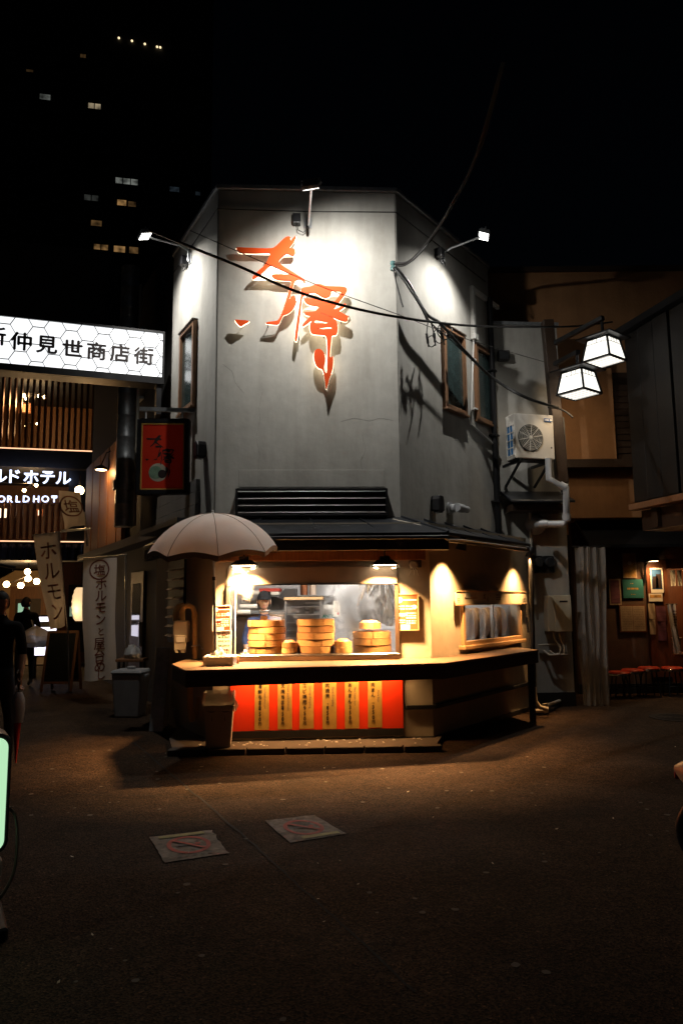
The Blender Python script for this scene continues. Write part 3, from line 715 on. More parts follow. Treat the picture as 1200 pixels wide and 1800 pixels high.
# ================================================================== SPOTLIGHTS ON THE SIDE WALL
mat('spot_lens', (.9, .9, .9), .4, var=0, emit=(1.0, .74, .42), es=12)
def wall_spot(px, py, label, u_aim, energy):
    d = .26
    z = FE.px(px, py, d)[1]; u = FE.px(u_aim, 1000)[0]; u_aim = .0; c = FE(u, d, z); t = thing('eave_spotlight', label, 'lamp', c, 'spotlights under the side eave')
    tgt = FE(u + u_aim, .0, z - 1.0); D = (tgt - c).normalized(); X = D.cross(Vector((0, 0, 1))).normalized(); f = Tilt(c, X, D, X.cross(D))
    MB(f).lathe([(.028, -.11), (.036, -.10), (.050, -.03), (.062, .03), (.062, .04)], (0, 0, 0), 18, axis='v').build('shade', M['black_metal'], t, smooth=True)
    MB(f).lathe([(.052, .034), (.0, .036)], (0, 0, 0), 18, axis='v', cap=False).build('lens', M['spot_lens'], t)
    MB().tube([tuple(f(0, -.09, 0)), tuple(f(0, -.13, .05)), tuple(FE(u, .27, z+.07))], .009, 8, True).build('stem', M['black_metal'], t)
    MB(FE).box(u-.03, u+.03, .24, .31, z+.05, z+.10).build('clip', M['black_metal'], t, bev=.006)
    MB().tube([tuple(f(-.03, -.1, 0)), tuple(f(-.10, -.06, -.04)), tuple(f(-.09, 0, -.09)), tuple(f(-.02, -.05, -.07))], .004, 6, True).build('cable', M['cable'], t)
    lights('SPOT', 'spot_bulb', f(0, .05, 0), tgt, energy, WARM2, t, size=.025, spot=96, blend=1.0)
wall_spot(783, 957, 'black spotlight under the side eave above the bare wall', 777, 420)
wall_spot(910, 972, 'black spotlight under the side eave above the display window', 901, 300)

# ================================================================== PRICE PANEL
pu0, pz1 = FD.px(405, 1195, .03); pu1, pz0 = FD.px(709, 1280, .03)
mat('led', (.9, .9, .9), .4, var=0, emit=(1.0, .66, .30), es=10)
ls = thing('led_strip', 'thin warm light strip under the counter edge above the red panel', 'lamp', FD(0, .1, ZC-.06))
MB(FD).box(pu0+.05, pu1-.05, .10, .125, ZC-.075, ZC-.056).build('channel', M['alu'], ls)
MB(FD).box(pu0+.06, pu1-.06, .104, .121, ZC-.080, ZC-.0755).build('diffuser', M['led'], ls)
lights('AREA', 'led_lamp', FD((pu0+pu1)/2, .112, ZC-.085), FD((pu0+pu1)/2, .08, 0), 24, WARM2, ls, size=(pu1-pu0)-.1, size_y=.02).data.spread = R(150)
pp = thing('price_menu', 'bright red panel under the counter with six gold price strips', 'menu board', FD((pu0+pu1)/2, .03, pz0))
MB(FD).box(pu0, pu1, .004, .03, pz0, pz1).build('panel', M['red_panel'], pp, bev=.002)
MB(FD).box(pu0, pu1, .004, .045, pz0-.075, pz0-.003).build('base_board', M['black_paint'], pp)
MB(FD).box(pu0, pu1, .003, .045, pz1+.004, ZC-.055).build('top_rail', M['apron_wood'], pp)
items = [(460.5, '海鮮ちまき', '450', 'Seafood chimaki'), (500.5, '叉焼ちまき', '450', 'Roast pork chimaki'), (539, 'エビ焼売', '950', 'Shrimp dumpling'),
         (579, '肉焼売', '850', 'Pork dumpling'), (618.5, 'あんまん', '350', 'Red bean bun'), (659, '肉まん', '350', 'Pork bun')]
PH = pz1 - pz0
for px, nm, pr, en in items:
    u = FD.px(px, 1235, .03)[0]; hw = .078
    dx_, dz_ = random.uniform(-.006, .006), random.uniform(-.004, .006); st = MB(FD).prism([(u-hw+dx_, pz0+.012+dz_), (u+hw+dx_, pz0+.012+dz_+dx_*.3), (u+hw, pz1-.002), (u-hw, pz1-.002)], .0305, .0335).build('price_strip', M['gold'], pp)
    L = []; z = pz1 - .075; s_ = .062
    for ch in nm: L.append((ch, u-.022, z, .050, .0005)); z -= .058
    z = pz0 + .235
    L.append(('1個', u-.022, z+.043, .020, 0))
    for d in pr: L.append((d, u-.022, z, .054, .0010)); z -= .056
    L.append(('円', u-.022, z+.008, .040, .0005))
    text(L, FD, .0345, M['ink'], st)
    text([(en, u+.036, pz1-.20, .036, 0, 1, -90)], FD, .0345, M['ink_grey'], st, 'small_print')
for px in (429, 515, 597, 683):
    u = FD.px(px, 1197, .03)[0]; MB(FD).box(u-.022, u+.022, .03, .042, pz1-.012, pz1+.004).build('clip', M['galv'], pp)

# ================================================================== MENU BOARDS BY THE HATCH
def lines(fr, v, u0, u1, rows, m, parent, h=.008, jitter=.25):
    q = MB(fr)
    for z in rows:
        x = u0
        while x < u1:
            wd = random.uniform(.008, .03)
            q.box(x, min(u1, x+wd), v, v+.0012, z-h/2, z+h/2); x += wd + random.uniform(.004, .012)
    return q.build('print', m, parent, kind='stuff')
def menu_board(fr, tl, br, v, label, m_, frame_m, left_disc=True):
    u0, z1 = fr.px(*tl, v); u1, z0 = fr.px(*br, v); W_, H_ = u1-u0, z1-z0
    t = thing('menu_board', label, 'menu board', fr((u0+u1)/2, v, z0))
    MB(fr).box(u0+.008, u1-.008, v-.012, v, z0+.008, z1-.008).build('board', m_, t)
    q = MB(fr); q.box(u0, u0+.009, v-.014, v+.006, z0, z1); q.box(u1-.009, u1, v-.014, v+.006, z0, z1); q.box(u0+.009, u1-.009, v-.014, v+.006, z1-.009, z1); q.box(u0+.009, u1-.009, v-.014, v+.006, z0, z0+.009)
    q.build('frame', frame_m, t)
    # ladle drawing along the top
    MB(fr).lathe([(.0, v+.001), (W_*.13, v+.001), (W_*.13, v+.003), (0, v+.003)], (u0+W_*.18, 0, z1-H_*.17), 20, axis='v').build('print', M['white_ink'], t)
    MB(fr).box(u0+W_*.30, u1-W_*.07, v, v+.002, z1-H_*.185, z1-H_*.155).build('print', M['white_ink'], t)
    lines(fr, v, u0+W_*.14, u0+W_*.40, [z1-H_*f for f in (.34, .41, .55, .61, .72, .78)], M['white_ink'], t, H_*.028)
    lines(fr, v, u0+W_*.46, u1-W_*.12, [z1-H_*f for f in (.34, .41, .53, .60, .66, .74, .80)], M['white_ink'], t, H_*.028)
    MB(fr).box(u0+W_*.22, u0+W_*.62, v, v+.003, z0+H_*.02, z0+H_*.16).build('sticker', M['paper'], t)
    MB(fr).box(u0+W_*.03, u0+W_*.5, v, v+.0035, z0+H_*.40, z0+H_*.47).build('sticker', M['paper'], t)
    MB(fr).lathe([(0, v), (W_*.1, v), (W_*.08, v+.003), (0, v+.003)], (u1-W_*.16, 0, z1-H_*.37), 9, axis='v').build('sticker', M['paper'], t)
    return t
menu_board(FD, (694, 1044), (736, 1108), .035, 'brown illustrated menu board on the pillar beside the serving hatch', M['menu_brown'], M['light_wood'])
menu_board(FD, (374, 1064), (406, 1109), .10, 'red menu board with a white border behind the parasol pole', M['menu_red'], M['white_plastic'])
u0, z1 = FD.px(376, 1110, .10); u1, z0 = FD.px(407, 1153, .10)
nt_ = thing('notice_sheet', 'white laminated notice hung under the red menu board', 'notice', FD((u0+u1)/2, .1, z0))
MB(FD).box(u0+.01, u1, .088, .1, z0, z1).build('sheet', M['white_plastic'], nt_)
lines(FD, .1, u0+.05, u1-.02, [z1-.06, z1-.10, z1-.15], M['green_ink'], nt_, .010)
lines(FD, .1, u0+.07, u1-.02, [z1-.20, z1-.235], M['ink'], nt_, .014)
MB(FD).box(u0+.09, u0+.13, .1, .1015, z1-.045, z1-.01).build('print', M['ink_grey'], nt_)

# small wall lamp head and fan bracket beside the hatch
wc = FD.px(722, 993, .05)
wl = thing('cable_box', 'small pale junction box with loose cables above the brown menu board', 'junction box', FD(wc[0], 0, wc[1]))
MB(FD).box(wc[0]-.02, wc[0]+.12, 0, .04, wc[1]-.03, wc[1]+.06).build('box', M['grey_wall'], wl, bev=.006)
MB(FD).lathe([(.05, .04), (.05, .06), (.035, .075), (0, .075)], (wc[0]+.03, 0, wc[1]), 16, axis='v').build('cap', M['pipe_cream'], wl, smooth=True)
for dx in (-.06, .0, .05):
    MB(FD).tube([(wc[0]+.03, .06, wc[1]-.02), (wc[0]+.03+dx*.6, .09, wc[1]-.06), (wc[0]+.03+dx, .07, wc[1]-.12)], .006, 6).build('cable', M['pipe_cream'], wl)
MB(FD).tube([(wc[0]-.02, .03, wc[1]+.0), (wc[0]-.12, .05, wc[1]-.03), (wc[0]-.17, .03, wc[1]+.02)], .006, 6).build('cable', M['pipe_cream'], wl)

# framed notice above the display window
u0, z1 = FE.px(800, 1038, .06); u1, z0 = FE.px(925, 1063, .06)
z1 = FE.px(862, 1039, .06)[1]; z0 = FE.px(862, 1063, .06)[1]
nb = thing('framed_notice', 'long pale framed notice above the display window', 'sign', FE((u0+u1)/2, .05, z0))
MB(FE).box(u0, u1, .052, .066, z0, z1).build('board', M['cream_plastic'], nb, bev=.002)
for zz in (z0, z1-.012): MB(FE).box(u0, u1, .052, .074, zz, zz+.012).build('rail', M['light_wood'], nb)
text([('点', u0+.75, (z0+z1)/2+.02, .075, .002), ('心', u0+.85, (z0+z1)/2-.01, .075, .002)], FE, .068, M['ink_grey'], nb)
lines(FE, .066, u0+.22, u0+.55, [(z0+z1)/2], M['ink_grey'], nb, .028)
lines(FE, .066, u0+.03, u0+.09, [z0+.04, z0+.06, z0+.08], M['ink_grey'], nb, .008)
lines(FE, .066, u1-.14, u1-.03, [z0+.04, z0+.06, z0+.08], M['ink_grey'], nb, .008)
lines(FE, .066, u0+1.1, u0+1.25, [z1-.05, z1-.08, z0+.07], M['ink_grey'], nb, .012)
MB(FE).box(u0+.24, u0+.36, .066, .07, z1-.09, z1+.004).build('sticker', M['film'], nb)

# vents and boxes on the side wall above the awning
for fr, px, py, lab in ((FB, 768, 885, 'black box vent on the grey wall above the side awning'), (FC, 352, 790, 'black box vent on the alley wall beside the red hanging sign'), (FB, 878, 627, None)):
    if lab is None: continue
    u, z = fr.px(px, py, .06); t = thing('vent_hood', lab, 'vent', fr(u, 0, z))
    MB(fr).prism([(u-.07, z-.10), (u+.07, z-.10), (u+.07, z+.05), (u+.05, z+.10), (u-.05, z+.10), (u-.07, z+.05)], 0, .13).build('hood', M['black_plastic'], t, bev=.012)
    MB(fr).box(u-.055, u+.055, .03, .11, z-.118, z-.10).build('grille', M['black_metal'], t)
u, z = FB.px(795, 893, .05); t = thing('exhaust_pipe', 'grey plastic exhaust elbow sticking out above the side awning', 'pipe', FB(u, 0, z))
MB(FB).lathe([(.085, 0), (.085, .03), (.055, .03), (.055, .1)], (u, 0, z), 20, axis='v').build('flange', M['pipe_grey'], t, smooth=True)
MB(FB).lathe([(.058, 0), (.058, .16), (.046, .16), (.046, .30)], (u-.02, .12, z), 20, axis='u').build('outlet', M['pipe_grey'], t, smooth=True)

# white conduit and black downpipe on the side wall
t = thing('white_conduit', 'white cable trunking that steps down beside the second tall window', 'conduit', FB(1.3, 0, 4.8))
def fb(px, py, v=.03): u, z = FB.px(px, py, v); return (u, v, z)
a_, b_, c_ = fb(829, 503), fb(829, 585), fb(872, 532)
MB(FB).box(a_[0]-.035, a_[0]+.035, 0, .06, b_[2], a_[2]).build('trunking', M['white_plastic'], t, bev=.006)
MB(FB).box(a_[0]+.036, c_[0]+.05, 0, .055, a_[2]-.075, a_[2]-.005).build('trunking', M['white_plastic'], t, bev=.006)
MB(FB).box(a_[0]-.05, a_[0]+.06, 0, .08, b_[2]-.10, b_[2]-.002).build('end_box', M['white_plastic'], t, bev=.01)
d_ = fb(827, 745); MB(FB).tube([(a_[0]-.02, .035, b_[2]-.10), (a_[0]-.03, .035, b_[2]-.18), (d_[0], .035, d_[2]+.06), d_, (d_[0]+.5, .05, d_[2]-.14), (d_[0]+.72, .05, d_[2]-.2)], .014, 8).build('pipe', M['white_plastic'], t, smooth=True)
for zz in (b_[2]-.4, d_[2]+.25): MB(FB).box(a_[0]-.07, a_[0]+.02, 0, .055, zz-.012, zz+.012).build('clip', M['white_plastic'], t)
t = thing('black_downpipe', 'tall black downpipe at the far end of the side wall', 'pipe', FB(2.45, .06, 2.5))
p0, p1 = FB.px(868, 560, .07), FB.px(882, 912, .07)
um = 2.5
MB(FB).bar((um, .07, 2.5), (um, .07, FB.px(868, 530, .07)[1]), .045, 12).build('pipe', M['black_metal'], t, smooth=True)
for zz in (3.0, 4.0, 5.0): MB(FB).box(um-.06, um+.06, 0, .125, zz-.015, zz+.015).build('pipe_clip', M['black_metal'], t, bev=.004)
# wiring bracket on the fold of the wall
iu = FA.px(690, 468, .08)
ins = thing('wire_insulator', 'small green porcelain cable insulator on the wall fold', 'insulator', FA(iu[0], 0, iu[1]))
MB(FA).bar((iu[0], 0, iu[1]), (iu[0], .08, iu[1]), .012, 8).build('pin', M['galv'], ins)
mat('porcelain', (.08, .16, .16), .25, var=.1)
MB(FA).lathe([(.0, -.06), (.03, -.06), (.034, -.02), (.02, 0), (.034, .02), (.03, .055), (0, .06)], (iu[0], .09, iu[1]), 14).build('insulator', M['porcelain'], ins, smooth=True)
INSUL = FA(iu[0], .11, iu[1])

# ================================================================== OVERHEAD CABLES
def cable(name, label, pts, r, m='cable', n=6, sag=0, group=None, seg=24):
    P = [Vector(p) for p in pts]; out = []
    for i in range(len(P)-1):
        k = seg if len(P) < 4 else 8
        a = P[max(i-1, 0)]; b = P[i]; c = P[i+1]; d = P[min(i+2, len(P)-1)]
        for j in range(k):
            s_ = j/k
            q = .5*((2*b) + (-a+c)*s_ + (2*a-5*b+4*c-d)*s_*s_ + (-a+3*b-3*c+d)*s_**3)
            q.z -= sag*4*s_*(1-s_); out.append(tuple(q))
    out.append(tuple(P[-1]))
    o = MB().tube(out, r, n, True).build(name, m if not isinstance(m, str) else M[m], None, smooth=True)
    return tag(o, label, 'cable', group)
cable('overhead_cable', 'thick black overhead cable crossing in front of the calligraphy', [at(262, 404, 6.5), at(340, 436, 6.5), at(420, 468, 6.5), at(520, 512, 6.6), at(640, 546, 6.9), at(760, 566, 7.5), at(860, 574, 8.4), at(1000, 574, 9.9), at(1075, 566, 10.6)], .014)
cable('overhead_cable', 'thin wire just above the thick cable across the calligraphy', [at(334, 405, 6.4), at(430, 447, 6.5), at(560, 502, 6.7), at(700, 553, 7.2), at(800, 590, 7.9), at(955, 636, 9.8)], .004)
cable('overhead_cable', 'thick twisted service cable dropping out of the black sky to the wall', [at(884, 110, 6.2), at(838, 270, 6.9), at(800, 350, 7.4), at(760, 415, 7.9), at(722, 458, 8.2), INSUL + Vector((.03, -.03, .0))], [.02]*41, 'cable', 7)
cable('overhead_cable', 'thinner second strand twisted round the service cable from the sky', [at(886, 110, 6.18), at(842, 268, 6.88), at(797, 352, 7.38), at(764, 413, 7.88), at(719, 462, 8.18), INSUL + Vector((.03, -.04, -.03))], .009, 'cable')
def wp_(px, py, d): u_, w_ = FB.px(px, py, d); return FB(u_, d, w_)
cable('overhead_cable', 'black cable running from the insulator down past the tall windows to the lantern post', [INSUL + Vector((.02, -.02, -.03)), wp_(716, 495, .13), wp_(748, 550, .17), wp_(775, 570, .20), wp_(812, 612, .22), wp_(860, 660, .30), at(920, 697, 9.6), at(980, 717, 10.0)], .021)
cable('overhead_cable', 'slimmer cable hanging beside the black one below the insulator', [INSUL + Vector((.02, -.02, -.05)), wp_(714, 499, .15), wp_(740, 540, .19), wp_(752, 566, .22)], .016)
cable('overhead_cable', 'thin third strand sagging under the black cable by the insulator', [INSUL + Vector((.03, -.02, -.05)), wp_(722, 512, .20), wp_(756, 566, .25), wp_(790, 596, .25), wp_(830, 634, .27)], .009)
spl = thing('cable_splice', 'tangle of taped cable splices in front of the first tall window', 'cable splice', wp_(760, 580, .22))
for k, (a, b, c) in enumerate((((752, 560), (749, 590), (753, 610)), ((757, 565), (763, 590), (765, 608)), ((762, 575), (775, 588), (781, 606)))):
    MB().tube([tuple(wp_(*a, .22)), tuple(wp_(*b, .24)), tuple(wp_(*c, .23))], .009, 6, True).build('tail', M['cable'], spl)
    MB().tube([tuple(wp_(b[0], b[1]-4, .24)), tuple(wp_(c[0]-1, c[1]-6, .23))], .016, 8, True).build('tape', M['cable'], spl)
for cx, cy, r_ in ((772, 590, .085), (781, 582, .10), (758, 600, .06)):
    o_ = wp_(cx, cy, .24)
    MB().tube([tuple(o_ + Vector((math.cos(a)*r_, .02*math.sin(3*a), math.sin(a)*r_*1.1))) for a in [2*math.pi*i/20 for i in range(19)]], .007, 6, True).build('loop', M['cable'], spl, smooth=True)
cable('overhead_cable', 'loose cable dropping from the insulator along the wall fold', [INSUL + Vector((.0, -.02, -.04)), at(697, 500, 8.4), at(708, 540, 8.42)], .010)

# ================================================================== BAMBOO STEAMERS
def steamer(c, r, h, label, group, seed, lid=False, m='bamboo'):
    rnd = random.Random(seed); t = thing('bamboo_steamer', label, 'steamer', c, group)
    f = Tilt(c, (1, 0, 0), (0, 1, 0), (0, 0, 1))
    MB(f).lathe([(r-.022, .002), (r-.008, .002), (r-.008, h-.002), (r-.022, h-.002), (r-.022, .002)], (0, 0, 0), 36, cap=False).build('inner_ring', M['bamboo_dark'], t, smooth=True)
    n = 4 if r > .15 else 3; a = rnd.uniform(0, 6.28)
    for k in range(n):
        a2 = a + 2*math.pi/n*rnd.uniform(.86, 1.14) if k < n-1 else a0_ + 2*math.pi
        if k == 0: a0_ = a
        dr = rnd.uniform(-.0015, .002)
        MB(f).lathe([(r-.008, .003), (r+dr, .003), (r+dr, h-.004), (r-.008, h-.004), (r-.008, .003)], (0, 0, 0), 14, a0=a+.012, a1=a2-.006, cap=False).build('bamboo_strip', M[m if rnd.random() < .75 else 'bamboo_dark'], t, smooth=True)
        for zz in (h*.3, h*.7):
            p = Vector((math.cos(a+.05)*(r+.002), math.sin(a+.05)*(r+.002), zz))
            MB(f).box(p.x-.004, p.x+.004, p.y-.004, p.y+.004, zz-.006, zz+.006).build('binding', M['bamboo_dark'], t)
        a = a2
    MB(f).lathe([(r-.024, h*.25), (0, h*.25)], (0, 0, 0), 24, cap=False).build('slatted_base', M['bamboo_dark'], t)
    if lid:
        MB(f).lathe([(r-.02, h-.004), (r-.03, h+.012), (r*.5, h+.022), (0, h+.026)], (0, 0, 0), 30, cap=False).build('woven_lid', M['bamboo'], t, smooth=True)
ORD = ['lowest', 'second from the bottom', 'middle', 'fourth from the bottom', 'topmost']
ZS = ztray + .001
def on_shelf(px, Y): p = at(px, 1148, Y); return Vector((p.x, Y, ZS))
seed = 1
def stack(px0, px1, py_top, py_bot, n, where, group, back=.0):
    global seed
    Y = FD.at(0).o.y + .0
    u0 = (px0+px1)/2; Yc = 8.17 + back
    p = at(u0, 1146, Yc); r = abs(at(px1, 1146, Yc).x - at(px0, 1146, Yc).x)/2
    z0 = ZS; ztop = at(u0, py_top, Yc-r*.6).z; h = (ztop - z0)/n
    for i in range(n):
        nm = {1: 'single', 2: ['lower', 'upper'][i] if n == 2 else ''}.get(n) or (ORD[i] if n == 5 else ['lowest', 'middle', 'topmost'][i])
        dx = random.uniform(-.006, .006); dy = random.uniform(-.006, .006)
        steamer(Vector((p.x+dx, Yc+dy, z0+i*h)), r*random.uniform(.985, 1.0), h-.001, f'{nm} bamboo steamer {where}', group, seed, lid=(i == n-1 and n == 2)); seed += 1
    return p.x, Yc, z0+n*h
stack(436, 502, 1090, 1148, 5, 'of the five tier stack in front of the cook', 'stack before the cook', .06)
stack(522, 588, 1088, 1147, 5, 'of the five tier stack under the small sign', 'stack in the middle of the hatch', .05)
sx, sy, sz = stack(620, 687, 1110, 1145, 3, 'of the wide three tier stack by the window rail', 'wide stack at the end of the hatch', .10)
stack(495, 523, 1129, 1148, 2, 'small one between the two five tier stacks', 'small pair between tall stacks', -.06)
stack(588, 619, 1127, 1146, 2, 'small one beside the wide three tier stack', 'small pair beside the wide stack', -.06)
steamer(Vector((at(650, 1100, sy).x, sy, sz+.024)), .125, .075, 'single small bamboo steamer on top of the wide three tier stack', 'wide stack at the end of the hatch', 77, True)

# acrylic splash guards on the shelf edge
for i, (x0, x1, y0, lab) in enumerate(((503, 584, 1088, 'clear acrylic guard on the shelf before the middle steamers'), (618, 694, 1109, 'clear acrylic guard on the shelf before the wide steamers'))):
    u0, z1 = FD.px(x0, y0, .13); u1, _ = FD.px(x1, y0, .13)
    g = MB(FD).box(u0, u1, .128, .131, ztray, z1).build('splash_guard', M['clear'], None); tag(g, lab, 'guard')

# little dish and handle at the near end of the shelf
c = at(431, 1146, 7.98); c.z = ztray
t = thing('saucer', 'small white saucer with a lidded pot at the cook end of the shelf', 'saucer', c)
MB().lathe([(.03, .0), (.05, .012), (.052, .014), (.03, .006), (0, .006)], c, 18).build('dish', M['white_plastic'], t, smooth=True)
MB().lathe([(.02, .008), (.022, .035), (.01, .045), (.008, .055), (0, .06)], c, 14).build('pot', M['white_plastic'], t, smooth=True)

# ================================================================== KITCHEN BEHIND THE HATCH
YB = 10.235
def kbox(name, px0, px1, py0, py1, Y0, Y1, m, parent, bev=.003):
    a, b = at(px0, py1, Y0), at(px1, py0, Y0)
    return MB().box(a.x, b.x, Y0, Y1, a.z, b.z).build(name, m, parent, bev=bev)
mat('tube_glow', (.9, .9, .9), .4, var=0, emit=(1.0, .95, .88), es=22)
for i, (x, lab) in enumerate(((-.75, 'fluorescent tube light on the kitchen ceiling above the cook'), (.75, 'fluorescent tube light on the kitchen ceiling above the hanging bags'))):
    ky = (8.5, 9.3)[i]; kl = thing('ceiling_light', lab, 'lamp', (x, ky, 2.38), 'kitchen ceiling lights')
    MB().box(x-.5, x+.5, ky-.06, ky+.06, 2.345, 2.398).build('fitting', M['white_plastic'], kl, bev=.006)
    MB().tube([(x-.46, ky, 2.325), (x+.46, ky, 2.325)], .016, 10, True).build('tube', M['tube_glow'], kl, smooth=True)
    lights('AREA', 'tube_lamp', (x, ky, 2.30), (x, ky, 0), 46, (1.0, .93, .84), kl, size=.9, size_y=.06)
# shelf board with trays and jars
sh = thing('wall_shelf', 'steel wall shelf with a black tray high behind the cook', 'shelf', at(500, 1050, 10))
kbox('board', 444, 612, 1046, 1049, 9.85, 10.235, M['stain_grey'], sh)
kbox('bracket', 470, 473, 1049, 1066, 9.9, 10.235, M['stain_grey'], sh)
kbox('bracket', 590, 593, 1049, 1066, 9.9, 10.235, M['stain_grey'], sh)
bt = MB(); a, b = at(487, 1052, 9.7), at(521, 1035, 9.7)
bt._add([(a.x, 9.7, a.z), (b.x, 9.7, a.z), (b.x, 9.7, b.z), (a.x+.1, 9.7, b.z), (a.x, 9.84, a.z), (b.x, 9.84, a.z), (b.x, 9.84, b.z), (a.x+.1, 9.84, b.z)], [(0,1,2,3),(4,5,6,7),(0,1,5,4),(1,2,6,5),(2,3,7,6),(3,0,4,7)])
tag(bt.build('tray_box', M['black_plastic'], None), 'black slanted plastic tray on the wall shelf', 'tray')
for i, (p, q, m_, lab) in enumerate(((528, 541, 'copper', 'tall copper coloured canister on the wall shelf'), (543, 556, 'mirror_steel', 'tall steel canister on the wall shelf'))):
    a = at((p+q)/2, 1046, 10.0); r_ = (at(q, 1046, 10).x-at(p, 1046, 10).x)/2
    t = thing('canister', lab, 'canister', a)
    MB().lathe([(r_, 0), (r_, .20)], a, 20).build('can', M[m_], t, smooth=True)
    MB().lathe([(r_+.004, .20), (r_+.004, .215), (.0, .222)], a, 20).build('lid', M['steel'], t, smooth=True)
t = thing('red_package', 'red and white packet lying on the wall shelf', 'packet', at(480, 1046, 10))
kbox('wrap', 455, 492, 1034, 1040, 9.9, 10.2, M['red_ink'], t); kbox('label_band', 476, 490, 1040, 1046, 9.9, 10.2, M['paper'], t)
# tall rack behind the steamers
rk = thing('tray_rack', 'tall steel tray rack with a wooden top behind the steamers', 'rack', at(535, 1150, 9.5))
kbox('top_board', 499, 567, 1049, 1055, 9.35, 9.75, M['light_wood'], rk)
for x in (500, 563): kbox('post', x, x+2.5, 1055, 1240, 9.37, 9.40, M['alu'], rk, 0)
for y in (1066, 1080, 1094, 1108, 1122): kbox('wire_shelf', 502.5, 563, y, y+1.2, 9.37, 9.72, M['alu'], rk, 0)
kbox('back_panel', 502.5, 563, 1055, 1240, 9.73, 9.75, M['stain_grey'], rk, 0)
vt = thing('wall_vent', 'grey slatted extractor vent behind the tray rack', 'vent', at(549, 1070, 9.68))
for y in (1058, 1066, 1075): kbox('slat', 536, 563, y, y+5, 9.66, 9.70, M['alu'], vt)
kbox('switch', 543.5, 552.5, 1068, 1078, 9.64, 9.66, M['white_plastic'], vt)
# printed sheets
def card(name, lab, px0, px1, py0, py1, Y, m, cat='notice'):
    t = thing(name, lab, cat, at((px0+px1)/2, py1, Y)); kbox('sheet', px0, px1, py0, py1, Y, Y+.01, m, t, 0); return t
kt = card('equipment_panel', 'white equipment panel lettered KANTO behind the middle steamers', 567, 585, 1063, 1088, 9.6, M['white_plastic'], 'sign')
FK = Frame((0, 9.6), 0); k_u, k_z = FK.px(575.5, 1083); text([('KANTO', k_u, k_z, .058, .0012)], FK, .003, M['green_ink'], kt)
ns = card('notice_sheet', 'narrow white notice with a small red stamp behind the steam', 585.5, 598.5, 1056, 1084, 9.55, M['paper'])
FK2 = Frame((0, 9.55), 0)
for y in (1060, 1065, 1068.5, 1072, 1074.5):
    u_, z_ = FK2.px(588.5, y); lines(FK2, .0005, u_, u_+.055, [z_], M['ink_grey'], ns, .006)
u_, z_ = FK2.px(594, 1078.5); MB(FK2).box(u_-.013, u_+.013, .0005, .0015, z_-.015, z_+.015).build('stamp', M['red_ink'], ns)
for (a_, b_, c_, d_, lab) in ((422, 438, 1026, 1045, 'pale switch plate on the kitchen wall beside the steam'), (424, 439, 1051, 1060, 'small white wall box behind the cook')):
    t = thing('wall_box', lab, 'switch', at(430, d_, 10.2)); kbox('plate', a_, b_, c_, d_, 10.16, 10.235, M['white_plastic'], t); kbox('face', a_+3, b_-3, c_+2.5, d_-2.5, 10.15, 10.16, M['grey_wall'], t)
for (x0, x1, y, Y, lab) in ((441, 456, 1042, 9.9, 'white paper roll on the wall behind the cook'), (422, 452, 1066, 9.6, 'white paper roll on the bench behind the cook'), (418, 440, 1076, 9.5, 'wide paper roll at the far end of the kitchen bench')):
    a, b = at(x0, y, Y), at(x1, y, Y); t = thing('paper_roll', lab, 'paper roll', a)
    MB().tube([tuple(a), tuple(b)], .032, 16, True).build('roll', M['paper'], t, smooth=True)
    MB().tube([tuple(a-Vector((.012, 0, 0))), tuple(a)], .014, 10, True).build('core', M['bamboo_dark'], t)
bn = thing('kitchen_bench', 'dark kitchen cupboard standing behind the cook', 'cupboard', at(430, 1150, 9.6))
kbox('carcass', 412, 500, 1080, 1170, 9.62, 10.2, M['panel_wood'], bn); kbox('worktop', 410, 502, 1077, 1080, 9.58, 10.22, M['stain_grey'], bn)
for x in (414, 443, 472): kbox('door', x, x+27, 1083, 1165, 9.60, 9.62, M['dark_wood'], bn)
# bags and rag on the rail
kr = MB().tube([tuple(at(608, 1020, 9.0)), tuple(at(694, 1020, 9.0))], .010, 8, True).build('hanging_rail', M['alu'], None); tag(kr, 'thin steel rail across the top of the kitchen window', 'rail')
def drape(px0, px1, py0, py1, Y, m, nm, lab, cat, pinch, seedv):
    rnd = random.Random(seedv); ph = [rnd.uniform(0, 6.28) for _ in range(6)]
    def fn(a, b):
        x0, x1 = px0 + pinch[0]*b, px1 + pinch[1]*b
        px = x0 + (x1-x0)*a; py = py0 + (py1-py0)*b + 5*math.sin(a*5+ph[0])*b
        yy = Y + .05*math.sin(a*17+ph[1]+b*2) + .03*math.sin(a*31+ph[2]-b*3) + .02*math.sin(b*9+ph[3]+a*5)
        return tuple(at(px, py, yy))
    o = MB().grid(fn, 30, 16).build(nm, m, None, smooth=True, solid=.003); return tag(o, lab, cat)
drape(631, 655, 1020, 1060, 8.95, M['yellow_rag'], 'cloth', 'mustard yellow cloth hanging on the kitchen rail', 'cloth', (-4, -4), 3)
def bagfn(a, b):
    wd = 26 + 30*math.sin(min(1, b*1.15)*math.pi*.62)**1.5*(1 if b < .8 else 1-(b-.8)*2.2); cx = 672 - 6*b
    px = cx + (a-.5)*wd*1.25 + (-16*b*(1-b)*2.2 if a < .5 else 0)*(.5-a)*2; py = 1018 + 80*b + 3*math.sin(a*9)
    yy = 8.9 + .10*math.cos(a*6.28)*min(1, b*2) + .035*math.sin(a*23+b*4) + .03*math.sin(b*14+a*11) + .02*math.sin(a*41-b*9)
    return tuple(at(px, py, yy))
bagm = MB().grid(bagfn, 46, 30).build('plastic_bag', M['bag'], None, smooth=True); tag(bagm, 'large clear white plastic bag hanging on the kitchen rail', 'bag')

